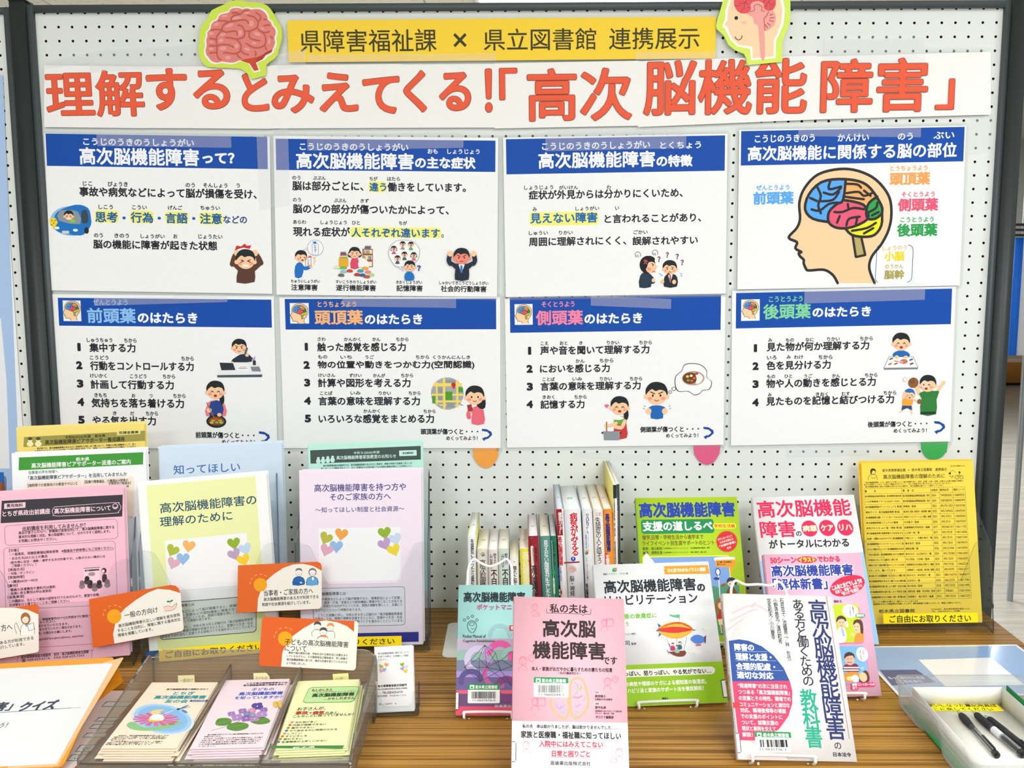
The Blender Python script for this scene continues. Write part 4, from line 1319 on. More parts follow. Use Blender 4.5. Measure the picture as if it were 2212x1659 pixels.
for ln in ([(640, 145), (750, 130)], [(740, 75), (860, 75), (920, 10)], [(860, 75), (860, 190), (830, 225)], [(800, 235), (780, 300)], [(890, 70), (945, 105)], [(930, 185), (990, 180)], [(1340, 170), (1400, 125)], [(1380, 95), (1440, 40), (1480, 0)], [(1440, 60), (1500, 120), (1570, 135)], [(1530, 85), (1600, 80)], [(1490, 180), (1505, 240)], [(1320, 60), (1350, 0)]):
    S.line(ln, 20, '#b83f48', 2)
S.line([(1010, 280), (1110, 240), (1090, 150), (1180, 105), (1280, 160), (1270, 250), (1345, 265)], 20, '#bf6a62', 3)
S.line([(1435, 280), (1400, 370), (1330, 450), (1345, 600), (1350, 725)], 20, '#b8564f', 2)
for a, b2 in (((1475, 365), (1540, 340)), ((1475, 430), (1570, 420)), ((1455, 490), (1550, 510)), ((1410, 550), (1480, 610)), ((1365, 590), (1415, 670))):
    S.line([a, b2], 24, '#bd5f58')
S.ell(668, 430, 44, 46, '#23282a'); S.ell(850, 540, 70, 42, '#f6bfa6')
S.line([(640, 880), (670, 930), (730, 955), (790, 915), (805, 850)], 20, '#8e1f22', 3)
S.end()

# ---------------------------------------------------------------- turn-up tags peeking out below the lower row
for nm, col, P, hid in (('orange', '#f0a24a', [(1020, 966), (1079, 966), (1076, 985), (1066, 1003), (1050, 1011), (1034, 1004), (1023, 988)], 'second'),
                        ('pink', '#dd5f86', [(1496, 962), (1558, 961), (1554, 980), (1543, 997), (1527, 1004), (1511, 997), (1500, 982)], 'third'),
                        ('green', '#3faa57', [(1988, 955), (2049, 953), (2046, 970), (2036, 986), (2018, 993), (2001, 988), (1991, 973)], 'far right')):
    S = Sheet('pull_tab', f'{nm} round-ended paper tab peeking out below the {hid} lower-row poster', 'tab', depth=-.0012, corners=[(P[0][0], P[0][1]), (P[1][0], P[1][1]), (P[1][0], P[4][1]), (P[0][0], P[4][1])])
    S.part('film')
    c = np.mean(P, 0)
    Q = [S.uv(c[0] + (p[0] - c[0]) * 1.12, c[1] + (p[1] - c[1]) * (1.12 if p[1] > c[1] else .95)) for p in P]
    S.ink.prism(smooth2(Q, True, 3), -.0003, -.0001, FILM)
    S.part('card')
    Q = [S.uv(p[0], p[1] - (12 if k < 2 else 0)) for k, p in enumerate(P)]
    S.ink.prism(Q[:2] + smooth2(Q[2:], False, 4), 0, .0004, paper(col))
    S.end()

# ---------------------------------------------------------------- clear tape
for lb, q, d in (
        ('clear tape strip over the top edge of the far left top-row poster', (210, 291, 499, 318), -.0042),
        ('clear tape over the gap between the first two top-row posters', (560, 282, 622, 448), -.0046),
        ('clear tape strip over the top edge of the second top-row poster', (664, 283, 1001, 323), -.0042),
        ('clear tape strip over the top edge of the third top-row poster', (1178, 276, 1483, 324), -.0042),
        ('clear tape strip over the top edge of the far right top-row poster', (1724, 272, 1990, 296), -.0042),
        ('clear tape strip over the top edge of the frontal lobe poster', (204, 640, 491, 657), -.0042),
        ('curling clear tape strip over the top edge of the parietal lobe poster', (740, 643, 986, 664), -.0042),
        ('clear tape strip over the top edge of the temporal lobe poster', (1276, 642, 1450, 664), -.0042),
        ('clear tape strip joining the far right upper and lower posters', (1737, 612, 1999, 652), -.0042),
        ('wide clear tape above the first two characters of the headline', (194, 98, 422, 150), -.0062),
        ('faint clear tape at the left end above the headline', (97, 118, 196, 142), -.0060),
        ('wide clear tape above the last two large characters of the headline', (1780, 78, 2002, 138), -.0062),
        ('clear tape crossing the lower left edge of the yellow strip', (600, 112, 660, 146), -.0072),
        ('long clear tape along the lower edge of the yellow strip', (664, 116, 1072, 134), -.0072),
        ('clear tape on the lower right edge of the yellow strip', (1372, 112, 1545, 130), -.0072),
        ('clear tape at the right end above the headline mascot space', (2002, 97, 2148, 112), -.0060),
        ('clear tape left on bare board right of the last top-row poster', (2094, 248, 2146, 330), -.0012),
        ('old tape strip on bare board below the third lower-row poster', (1240, 978, 1404, 992), -.0010),
        ('old tape strip on bare board below the far right lower-row poster', (1700, 966, 1880, 985), -.0010)):
    a, b = ony(q[0], q[3], d), ony(q[2], q[1], d)
    t = thing('tape_strip', lb, 'tape', ((a[0] + b[0]) / 2, d, (a[2] + b[2]) / 2))
    w, h = (b[0] - a[0]) / 2, (b[2] - a[2]) / 2
    random.seed(lb)
    sl = random.uniform(-.006, .006)
    i = Ink()
    n = 14
    v = []
    for k in range(n + 1):
        x = -w + 2 * w * k / n
        y = -.0003 - (.004 * max(0, k - n + 2) ** 1.5 if 'curling' in lb else 0) - random.uniform(0, .0002)
        v += [(x, y, -h + sl * x / w), (x, y, h + sl * x / w)]
    i.faces(v, [(2 * k, 2 * k + 2, 2 * k + 3, 2 * k + 1) for k in range(n)], TAPE)
    i.build('film', t)

# ---------------------------------------------------------------- poster on the neighbouring panel
S = Sheet('large_poster', 'large pale blue bordered poster cut off at the left picture edge', 'poster', depth=-.002, corners=[(-420, 150), (9, 152), (48, 1075), (-330, 1078)])
S.body('paper_sheet', '#eef1f4', .0004)
S.part('blue_border')
S.poly([(-400, 160), (6, 162), (44, 1066), (-320, 1068)], '#a9c4e8')
S.part('white_field')
S.poly([(-400, 640), (-30, 640), (2, 690), (14, 820), (21, 1012), (-320, 1014)], '#e8ebef')
S.part('blue_block'); S.poly([(-300, 1020), (8, 1020), (10, 1042), (-300, 1044)], '#1f6ac0')
S.part('brown_block'); S.poly([(-300, 1044), (10, 1042), (12, 1064), (-300, 1066)], '#a8562c')
S.end()
# ================================================================ loose paper helpers
def behind(S, n, step, col, label, shift=(.0012, .0016), name='leaflet'):
    """plain copies of the same sheet standing or lying behind the printed one"""
    proto = None
    for k in range(1, n + 1):
        p = S.o - S.n * step * k + S.u * shift[0] * k * (1 if k % 2 else -.6) + S.v * shift[1] * k
        mt = S.mtx.copy()
        mt.translation = Vector(p)
        if proto is None:
            proto = thing(name, label, 'leaflet', mtx=mt, group=label)
            i = Ink(); a, b = S.w / 2, S.h / 2
            i.prism([(-a, -b), (a, -b), (a, b), (-a, b)], 0, .0004, paper(col)); i.build('paper_sheet', proto)
        else:
            c = copy_tree(proto)
            c.matrix_world = mt


def balloons(S, L, r, strings=None):
    if strings:
        for q in L:
            S.line([(q[0], q[1] + r * .8), strings], r * .05, '#d9d7cf')
        S.lift()
    for x, y, c, a in L:
        S.heart(x, y, r, c, a)


BODY = '#4a4d55'


def small(S, L, col, bold=.012):
    for r in L:
        S.tx(r[0], r[1], r[2], r[3], r[4], r[5] if len(r) > 5 else col, bold)


# ================================================================ leaflets in the three holders
S = Sheet('leaflet', 'lavender family leaflet standing at the front of the right-hand clear holder', 'leaflet', o=(-.2814, -.211, .727), yaw=3, tilt=8, corners=[(653, 1020), (918, 1016), (905, 1392), (645, 1398)])
S.body('paper_sheet', '#ecdfec')
S.zoom(620, 940, 5.353).part('lettering')
N1 = '#33307e'
S.tx('高次脳機能障害を持つ方や', 315, 1375, 612, 90, N1, .012); S.tx('そのご家族の方へ', 495, 1200, 716, 84, N1, .012); S.tx('〜知ってほしい制度と社会資源〜', 328, 1355, 866, 64, N1, .008)
S.zoom(600, 1000, 3.455).part('balloon_picture')
S.rect(305, 488, 918, 874, '#eceff2')
balloons(S, [(360, 560, '#b3b643', 25), (475, 530, '#e8a24c', 8), (438, 622, '#8fb7df', 0), (364, 648, '#d5a6bb', 20), (797, 520, '#8fb02e', -10), (877, 566, '#c3d3e8', -20), (797, 604, '#b79bc6', -25), (866, 648, '#e5d238', -20)], 50, None)
S.part('summary_box')
S.rect(262, 936, 952, 1210, '#3a3f52', 22); S.rect(266, 939, 949, 1207, '#dfe0ea', 20)
S.lift()
small(S, [('高次脳機能障害とは', 280, 508, 978, 26, '#2c3048'), ('事故や病気などによって脳が損傷すると、損傷部位によって記憶・', 284, 925, 1018, 22), ('注意・思考・行為・言語などの認知機能に障害が生じることがありま', 284, 928, 1044, 22), ('すが、外見からは分かりにくいため、周囲の理解を得にくく、支援につ', 280, 930, 1070, 22), ('ながりにくいという特徴があります。', 280, 625, 1100, 22),
          ('こうした困難に対し、令和８年４月１日施行の「高次脳機能障害者', 300, 930, 1138, 22), ('支援法」では、障害の理解を促進するとともに、医療から生活・社会', 276, 930, 1164, 22), ('参加まで切れ目なく支援できる体制づくりを進めることとしています。', 270, 940, 1190, 22)], BODY)
S.part('footer_bar'); S.rect(165, 1280, 1052, 1334, '#2d3190')
S.end()
behind(S, 3, .0016, '#eee4ee', 'plain lavender leaflet behind the front lavender one in its holder')

S = Sheet('leaflet', 'mint green leaflet with a dark heading at the back of the right-hand holder', 'leaflet', o=(-.2748, -.165, .79), yaw=3, tilt=8, corners=[(666, 962), (917, 955), (915, 1180), (671, 1190)])
S.h = .297; S.off = 0
i = Ink(); top = S.loc(onplane(790, 958, S.o, S.n))[1]
i.prism([(-S.w / 2, top - .27), (S.w / 2, top - .27), (S.w / 2, top), (-S.w / 2, top)], 0, .0004, paper('#b9e6d8')); i.build('paper_sheet', S.root); S.base = .0004
S.zoom(620, 940, 5.353).part('heading_band')
S.poly([(268, 175), (1546, 124), (1548, 282), (272, 330)], '#40504d')
S.rect(1296, 178, 1500, 236, '#bfe6db', 8)
for k in range(4):
    x, y = 362 + 55 * k, 262 - 5 * k
    S.ell(x, y + 40, 26, 30, '#c3e6dc'); S.ell(x, y, 17, 20, '#c3e6dc'); S.ell(x, y - 8, 16, 12, '#40504d'); S.ell(x, y + 2, 12, 12, '#c3e6dc')
S.part('lettering').lift()
small(S, [('令和８(2026)年度', 768, 1072, 208, 36, '#cbe9e0'), ('高次脳機能障害家族教室のお知らせ', 572, 1262, 262, 46, '#d8f0e9'), ('参加費無料', 1334, 1464, 208, 26, '#2e3a38'),
          ('栃木県障害者総合相談所では、高次脳機能障害のある方のご家族が、障害の特性や当事者ご本人への', 418, 1445, 354, 24), ('接し方について理解を深めること、またご家族同士の交流を通じて心の負担の軽減を図ることを目的にして、', 392, 1445, 388, 24), ('家族教室を開催します。高次脳機能障害のあるご家族と生活する上で、参考になる内容ですので、ぜひご参', 400, 1445, 422, 24)], '#2f5750')
S.end()
S.o = S.o + S.v * (top - .27 / 2); S.h = .27
behind(S, 2, .0016, '#bfeadd', 'plain mint sheet behind the front mint leaflet')

S = Sheet('leaflet', 'pale yellow leaflet with white margin at the front of the middle clear holder', 'leaflet', o=(-.5437, -.2295, .727), yaw=13, tilt=8.4, corners=[(313, 1041), (596, 1025), (580, 1386), (310, 1428)])
S.body('paper_sheet', '#f1f2ef')
S.zoom(300, 940, 5.353).part('yellow_field')
S.rect(84, 585, 1494, 2520, '#e6ecab')
S.part('lettering')
S.tx('高次脳機能障害の', 245, 1358, 846, 122, '#1f4a66', .012); S.tx('理解のために', 243, 1080, 1006, 116, '#1f4a66', .012)
S.part('balloon_picture')
S.rect(297, 1222, 1300, 1880, '#eef0f0')
balloons(S, [(390, 1330, '#a9b93a', 25), (578, 1280, '#efb163', 8), (510, 1425, '#8fb6e0', 0), (400, 1478, '#d9aabd', 20), (1098, 1248, '#8fae2a', -10), (1228, 1312, '#b9d3ea', -20), (1102, 1375, '#b79fc0', -25), (1208, 1440, '#f0cf2e', -20)], 76)
S.zoom(160, 1180, 5.53).part('summary_box')
S.poly([(1026, 700), (1050, 676), (2150, 590), (2178, 610), (2178, 1000), (2150, 1028), (1060, 1118), (1030, 1095)], '#2e3a42'); S.poly([(1034, 706), (1056, 684), (2146, 598), (2170, 616), (2170, 996), (2146, 1020), (1062, 1110), (1037, 1090)], '#d3dad3')
S.lift()
small(S, [('高次脳機能障害とは', 1075, 1437, 732, 36, '#2c3c48'), ('事故や病気などによって脳が損傷すると、損傷部位によっ', 1075, 2130, 804, 36), ('思考・行為・言語などの認知機能に障害が生じることが', 1075, 2130, 848, 36), ('外見からは分かりにくいため、周囲の理解を得にくく、支援につ', 1075, 2140, 888, 36), ('ながりにくいという特徴があります。', 1075, 1640, 924, 36),
          ('こうした困難に対し、令和８年４月１日施行の「高次脳機能障害者', 1060, 2138, 996, 36), ('支援法」では、障害の理解を促進するとともに、医療から生活・社会', 1050, 2138, 1040, 36), ('参加まで切れ目なく支援できる体制づくりを進めることとしています。', 1045, 2150, 1082, 36)], '#50606a')
S.part('footer_block'); S.poly([(850, 1256), (2300, 1136), (2300, 1200), (852, 1328)], '#1f4f7c')
S.end()
behind(S, 3, .0016, '#f3f4f2', 'plain white-edged leaflet behind the pale yellow one')

S = Sheet('leaflet', 'pale blue leaflet at the back of the middle clear holder', 'leaflet', o=(-.5282, -.15, .782), yaw=14, tilt=8, corners=[(344, 968), (612, 957), (610, 1110), (347, 1126)])
top = S.h / 2
i = Ink(); i.prism([(-S.w / 2, top - .25), (S.w / 2, top - .25), (S.w / 2, top), (-S.w / 2, top)], 0, .0004, paper('#cfdeec')); i.build('paper_sheet', S.root); S.base = .0004
S.zoom(300, 940, 5.353).part('lettering')
S.tx('知ってほしい', 400, 1170, 402, 112, '#3c69a8', .012)
S.end()
S.o = S.o + S.v * (top - .25 / 2); S.h = .25
behind(S, 3, .0016, '#d6e4f0', 'plain pale blue sheet behind the front pale blue leaflet')

S = Sheet('leaflet', 'pink leaflet with a black heading at the front of the left-hand clear holder', 'leaflet', o=(-.779, -.289, .727), yaw=11.3, tilt=8.25, corners=[(-24, 1071), (281, 1053), (266, 1417), (-35, 1442)])
S.body('paper_sheet', '#f0b9cc')
K3 = '#3a2d34'
S.zoom(0, 900, 4.741).part('heading_band')
S.poly([(18, 862), (1257, 799), (1252, 1022), (6, 1092)], '#37343a')
S.poly([(44, 890), (262, 876), (260, 932), (42, 946)], '#f0c6d4')
S.line([(560, 925), (1160, 880), (1215, 890), (1240, 930), (1210, 975), (1160, 990), (600, 1018), (548, 1000), (535, 960), (560, 925)], 5, '#f0c6d4', 2)
S.ell(1180, 918, 30, 30, '#d8b4c2'); S.ell(1180, 912, 20, 16, '#37343a')
S.part('heading_lettering').lift()
small(S, [('費用無料', 68, 235, 914, 38, K3), ('とちぎ県政出前講座', 26, 514, 996, 58, '#f3d3de'), ('高次脳機能障害について', 556, 1134, 968, 58, '#f3d3de')], K3, .02)
S.part('body_lettering')
S.frame(46, 1118, 1209, 1246, 3, K3, 40); S.frame(36, 1345, 1207, 2010, 3, K3, 40)
small(S, [('出前講座を利用してみませんか？', 230, 878, 1148, 48), ('県民の皆さんの元へ、県職員が直接出向いて、高次脳機能障害に関する', 190, 1170, 1192, 34), ('基本的な理解と対応、県の取組等について、分かりやすく説明します。', 190, 1128, 1232, 34), ('お気軽にお問合せください。', 190, 578, 1274, 34),
          ('【対象】', 92, 190, 1372, 34), ('・一般県民、保健医療福祉関係者等　※勉強会や研修等にもご活用ください。', 98, 1165, 1412, 32), ('・おおむね20人以上の集会', 98, 488, 1454, 32), ('(栃木県に在住・通勤・通学する方が対象です。人数が少ない場合には', 105, 1078, 1497, 32), ('ご相談ください。）', 120, 372, 1528, 32)], K3, .02)
S.line([(232, 1176), (876, 1136)], 3, K3); S.line([(636, 1396), (1165, 1364)], 3, K3)
S.zoom(0, 1200, 3.614)
small(S, [('【実施方法】', 66, 190, 113, 24), ('・対面／オンライン', 70, 268, 142, 24), ('【実施時間】', 64, 190, 173, 24), ('・1講座60分〜90分', 70, 296, 206, 24), ('【費用】', 60, 138, 238, 24), ('・職員の派遣費用や資料代は無料', 66, 434, 270, 24), ('・会場に係る費用は申込者負担', 66, 402, 298, 24), ('【留意事項】', 60, 188, 327, 24),
          ('この講座は、主として県政の説明を行うためのもので、要望や苦情、', 70, 780, 358, 24), ('交渉等を行う場でないことをご理解ください。', 72, 546, 388, 24),
          ('前月までにお申し込みし、開催希望日の1〜2カ月前までに郵送、', 60, 695, 520, 22), ('お申込みください。', 240, 437, 527, 22), ('内容を確認させていただきます。', 200, 537, 558, 22), ('日程の調整をさせていただく場合があります。', 200, 638, 586, 22), ('調査票」の提出をお願いします。', 250, 560, 612, 22), ('.jp/e65/koujinoukinou_seminar', 300, 655, 656, 22),
          ('栃木県障害者総合相談所　知的・高次脳機能障害支援課', 165, 692, 794, 26), ('☎ 028-623-6114　FAX 028-623-7255', 165, 658, 820, 24)], K3, .02)
for a, b in (((30, 425), (920, 382)), ((20, 735), (720, 690)), ((140, 782), (730, 738)), ((720, 738), (716, 800)), ((140, 782), (136, 830))):
    S.line([a, b], 2.5, K3)
S.part('lecture_picture')
S.poly([(655, 100), (778, 92), (776, 210), (652, 215)], '#f3cedb'); S.line([(655, 100), (778, 92)], 5, K3)
S.tx('高次脳機能障害', 662, 774, 118, 16, K3, .05); S.ell(716, 145, 28, 16, '#a88c98')
S.poly([(800, 205), (800, 150), (832, 150), (832, 205)], K3, 2); S.ell(812, 118, 20, 22, K3); S.ell(806, 122, 11, 13, '#f3cedb')
for k, (x, y) in enumerate(((640, 215), (705, 212), (740, 235), (775, 212), (838, 205), (680, 180))):
    S.ell(x, y + 24, 24, 22, '#4a3d45' if k % 2 else '#8d7681'); S.ell(x, y, 19, 21, '#2d2529' if k % 2 else '#7a6570')
S.end()
behind(S, 4, .0016, '#f3c4d4', 'plain pink sheet behind the front pink leaflet')

S = Sheet('leaflet', 'white leaflet with a green heading band behind the pink one', 'leaflet', o=(-.74, -.235, .78), yaw=11.3, tilt=8, corners=[(32, 983), (320, 971), (316, 1190), (26, 1206)])
top = S.h / 2
i = Ink(); i.prism([(-S.w / 2, top - .26), (S.w / 2, top - .26), (S.w / 2, top), (-S.w / 2, top)], 0, .0004, paper('#eef0f1')); i.build('paper_sheet', S.root); S.base = .0004
S.zoom(0, 900, 4.741).part('heading_band')
S.poly([(194, 418), (1468, 364), (1465, 490), (190, 550)], '#3d9433')
S.poly([(262, 700), (280, 672), (810, 645), (836, 662), (836, 800), (262, 830)], '#f1e2d0'); S.poly([(846, 668), (862, 645), (1355, 612), (1376, 630), (1370, 1040), (846, 1060)], '#f1e2d0')
S.part('lettering').lift()
small(S, [('栃木県', 776, 915, 437, 40, '#f1f5ee'), ('高次脳機能障害ピアサポーター派遣のご案内', 322, 1338, 502, 54, '#f1f5ee'), ('当事者の声を地域へ', 292, 595, 573, 36, '#6a8a72'), ('「高次脳機能障害ピアサポーター」を活用してみませんか', 290, 1300, 630, 44), ('【病院等での家族向けの教室やサロン】', 286, 788, 706, 34), ('【医療や障害福祉、介護福祉分野等の', 866, 1312, 670, 34), ('支援者向け勉強会】', 1110, 1340, 688, 32), ('高次脳機能障害者のご家族が集う場にお', 320, 800, 758, 28), ('日常生活をサポートするご家族の実体', 900, 1322, 730, 26)], '#34413c', .018)
S.end()
S.o = S.o + S.v * (top - .13); S.h = .26
behind(S, 3, .0015, '#f3f4f5', 'plain white sheet behind the green-headed leaflet')

S = Sheet('leaflet', 'yellow leaflet with an olive heading at the very back of the left-hand holder', 'leaflet', o=(-.76, -.18, .82), yaw=11.3, tilt=8, corners=[(42, 927), (317, 915), (314, 1130), (38, 1146)])
top = S.h / 2
i = Ink(); i.prism([(-S.w / 2, top - .24), (S.w / 2, top - .24), (S.w / 2, top), (-S.w / 2, top)], 0, .0004, paper('#efd877')); i.build('paper_sheet', S.root); S.base = .0004
S.zoom(0, 900, 4.741).part('heading_band')
S.poly([(245, 210), (1484, 143), (1486, 248), (240, 312)], '#9b9446')
S.rect(1196, 165, 1440, 165, '#9b9446'); S.poly([(1196, 142), (1438, 128), (1438, 178), (1198, 192)], '#e6d985')
for k, x in enumerate((308, 392)):
    S.ell(x, 280, 34, 26, '#f0e6b0'); S.ell(x, 240, 22, 26, '#f0e6b0'); S.ell(x, 226, 24, 16, '#4a4526')
S.part('lettering').lift()
small(S, [('令和8(2026)年度　栃木県', 665, 1080, 214, 38), ('高次脳機能障害ピアサポーター養成講座', 462, 1278, 264, 50), ('受講者募集', 1218, 1420, 166, 30), ('栃木県では、高次脳機能障害のある方のご家族同士が話し合う場において、同様の立場の経験者として、互い', 380, 1392, 326, 22), ('の体験を分かち合いながら話を聴いて必要な情報を提供したり、障害についての理解を広げる活動をしていただく', 356, 1394, 354, 22)], '#3d3a20', .018)
S.end()
S.o = S.o + S.v * (top - .12); S.h = .24
behind(S, 3, .0015, '#f2de8a', 'plain yellow sheet behind the olive-headed leaflet')

S = Sheet('leaflet', 'bright yellow book list sheet standing in the clear holder beside the right post', 'leaflet', o=(.7622, -.106, .73), yaw=0, tilt=12.4, corners=[(1852, 1000), (2096, 996), (2127, 1344), (1886, 1349)])
S.body('paper_sheet', '#efd04a')
S.zoom(1820, 980, 6.144).part('lettering')
YI = '#3f3a18'
small(S, [('栃木県立図書館 2026.7', 1432, 1632, 164, 18), ('栃木県障害福祉課', 528, 836, 222, 42), ('×', 868, 888, 218, 20), ('栃木県立図書館', 918, 1188, 214, 42), ('連携展示', 1228, 1384, 210, 42), ('高次脳機能障害の理解のために', 540, 1358, 308, 62),
          ('「高次脳機能障害」とは、病気やケガ等によって脳が損傷を受け、思考・記憶・行為・言語・注意などの脳の機能に障害が', 300, 1600, 384, 24), ('起きた状態をいいます。外見から障害が分かりにくく、本人や家族が辛い思いをすることも少なくありません。', 286, 1448, 412, 24), ('高次脳機能障害に関する理解を深めるための資料を、県立図書館1階ロビーで展示しています。', 300, 1342, 440, 24)], YI, .015)
S.part('woman_sketch')
S.line([(340, 350), (345, 310), (385, 275), (450, 290), (460, 350)], 5, YI, 2); S.ell(405, 240, 34, 40, '#efd04a'); S.line([(372, 245), (375, 215), (400, 198), (435, 212), (440, 250), (420, 272), (390, 270), (372, 245)], 5, YI, 2); S.poly([(368, 240), (376, 205), (410, 195), (440, 215), (436, 235), (400, 222), (380, 280)], '#2c2914', 2); S.line([(380, 310), (410, 330), (445, 310)], 5, YI, 2)
S.part('cyclist_sketch')
for x, r in ((1518, 24), (1578, 24)):
    S.line([(x + r * math.cos(a * .524), 312 + r * math.sin(a * .524)) for a in range(13)], 6, YI)
S.line([(1518, 312), (1548, 285), (1578, 312)], 5, YI); S.line([(1548, 285), (1552, 262)], 6, YI); S.ell(1552, 248, 14, 14, YI); S.line([(1440, 310), (1470, 290), (1450, 330)], 5, YI); S.line([(1420, 290), (1440, 310)], 6, YI); S.ell(1424, 262, 15, 15, YI)
S.line([(1462 + 34 * math.cos(a * .4 - 3.3), 262 + 40 * math.sin(a * .4 - 3.3)) for a in range(9)], 4, YI)
S.part('book_table')
TBL = [('栃木県障害福祉計画(第7期計画)・栃木県障害児福祉計画', '栃木県保健福祉部障害福祉課／発行', '2024', 'T369/285/024C', '1106849225'), ('とちぎ障害者プラン21(2024～2026)', '栃木県保健福祉部障害福祉課／発行', '2024', 'T369/185/024C', '1106845979'), ('高次脳機能障害ポケットマニュアル 第4版', '原寛美／監修', '2022', '493.73/11/023', '1106376760'), ('徹底ガイド！高次脳機能障害 第2版', '稲川利光／監修、新見尚子・森田将健／編集', '2022', '493.73/9/022', '1106493201'), ('高次脳機能障害の病態・ケア・リハがトータルにわかる', '浜松市リハビリテーション病院／編著', '2021', '493.73/21', '1106502463'), ('高次脳機能障害ビジュアル大事典', '大沢愛子／監修', '2020', '492.91/5', '1106375247'), ('病気がみえる vol.7 脳・神経 第2版', '医療情報科学研究所／編集', '2017', '492/246/7.017', '1106111725'), ('高次脳機能障害 医療現場から社会をみる', '山口研一郎／著', '2017', '493.73/18', '1106116506'), ('福祉職・介護職のためのわかりやすい高次脳機能障害', '中島八十一、今橋久美子／著', '2016', '493.73/10', '1106013764'), ('高次脳機能障害のリハビリテーション イラスト版', '橋本圭司／監修', '2025', '493.73/41', '1106740274'), ('見えない障害が生じた人たち 高次脳機能障害の社会学', '澤岡友輝／著', '2026', '369.2/1044', '1106743924'),
       ('不自由な脳は続く 高次脳機能障害に対する支援再考', '鈴木大介、山口加代子／著', '2024', '493.73/28/2', '1106616030'), ('失語症になったら最初に読む本', '中川良尚、三村將／監修', '2024', '493.73/37', '1106626025'), ('失語症の人と話そう 失語症の理解と豊かなコミュニケーションのために', '言語障害者の社会参加を支援する／編集', '2024', '493.73/35', '1106623216'), ('わたしたち、働いています。', '大塚恵美子、小倉由紀、鈴木勉／編著', '2022', '493.93/91', '1106531617'), ('壊れた脳と生きる 高次脳機能障害「名もなき苦しみ」の理解と支援', '鈴木大介、鈴木匡子／著', '2021', '080/116/376', '1106406219'), ('高次脳機能障害のある方と働くための教科書', '石井京子／著', '2020', '366.2/275', '1106317363'), ('高次脳機能障害支援の道しるべ 就労・社会生活編', '深川和利／監修', '2018', '493.73/25', '1106213042'), ('高次脳機能障害支援の道しるべ 学校生活編', '長野友里／編著、深川和利／監修', '2017', '378/601', '1106213034'), ('高次脳機能障害を生きる 当事者・家族・専門職の語り', '阿部順子、東川悦子／編著', '2015', '493.73/14', '1106012721')]
x0a, x0b = S.uv(282, 462)[0], S.uv(1626, 450)[0]
ya = S.uv(282, 465)[1]
yb = S.loc(onplane(1822 + 360 / 5.643 + 0, 1180 + 655 / 5.643, S.o, S.n))[1]
nr = len(TBL) + 1
cx = [x0a + (x0b - x0a) * f for f in (0, .373, .657, .742, .875, 1)]
hr = (ya - yb) / nr
for k in range(nr + 1):
    S.stroke2([(x0a, ya - hr * k), (x0b, ya - hr * k)], .0004, YI)
for x in cx:
    S.stroke2([(x, ya), (x, yb)], .0004, YI)
S.lift()


def cell(S, txt, c, k, f=.44):
    g = glyphs(txt)
    h = hr * f
    w = min(cx[c + 1] - cx[c] - .003, h * .62 * sum(1.55 if ord(q) > 255 else .8 for q in txt))
    S._place(g, np.array([cx[c] + .0015, ya - hr * (k + .5) - h / 2]), np.array([w, 0]), np.array([0, h]), YI, h * .015)


for c, q in enumerate(('書　　　名', '著　者　名', '出版年', '請求記号', '資料コード')):
    cell(S, q, c, 0)
for k, r in enumerate(TBL):
    for c, q in enumerate(r):
        cell(S, q, c, k + 1, .42)
S.part('footer_lettering').zoom(1820, 1180, 5.643)
small(S, [('本リストの資料は1階ロビー展示コーナーにあります。', 370, 930, 678, 22), ('掲載資料以外にも関連資料を所蔵しています。資料検索機でお調べいただくか、職員にお尋ねください。', 374, 1445, 706, 22), ('栃木県立図書館', 440, 880, 792, 46), ('〒320-0027　栃木県宇都宮市塙田1-3-23', 1080, 1548, 768, 20), ('TEL　028-622-5111（代表）', 1084, 1436, 794, 20)], YI, .02)
S.end()
behind(S, 3, .0016, '#efc63a', 'plain yellow sheet behind the front book list', (-.0016, .0012))


# ================================================================ clear holders
def acr(parent, name, P, axis, a, b):
    """clear plate: outline P in two axes, thickness from a to b along the third; the cut edge is darker"""
    i = Ink()
    i.prism(P, a, b, ACRYL, ACEDGE)
    for q in range(len(i.V)):
        V = i.V[q]
        i.V[q] = V[:, [0, 1, 2]] if axis == 'z' else (V[:, [2, 0, 1]] if axis == 'x' else np.c_[V[:, 0], -V[:, 2], V[:, 1]])
    return i.build(name, parent)


def ears(w, z0, z1, r, dip):
    """front plate with a wide finger dip between two rounded ears"""
    P = [(-w, z0), (w, z0), (w, z1 - .006), (w - .006, z1)]
    e = w * .62
    P += smooth2([(w * .93, z1), (w * .78, z1 - .006), (e + .006, z1 - dip * .45), (e - .012, z1 - dip)], False, 3)
    P += [(-p[0], p[1]) for p in P[:1:-1]]
    return P


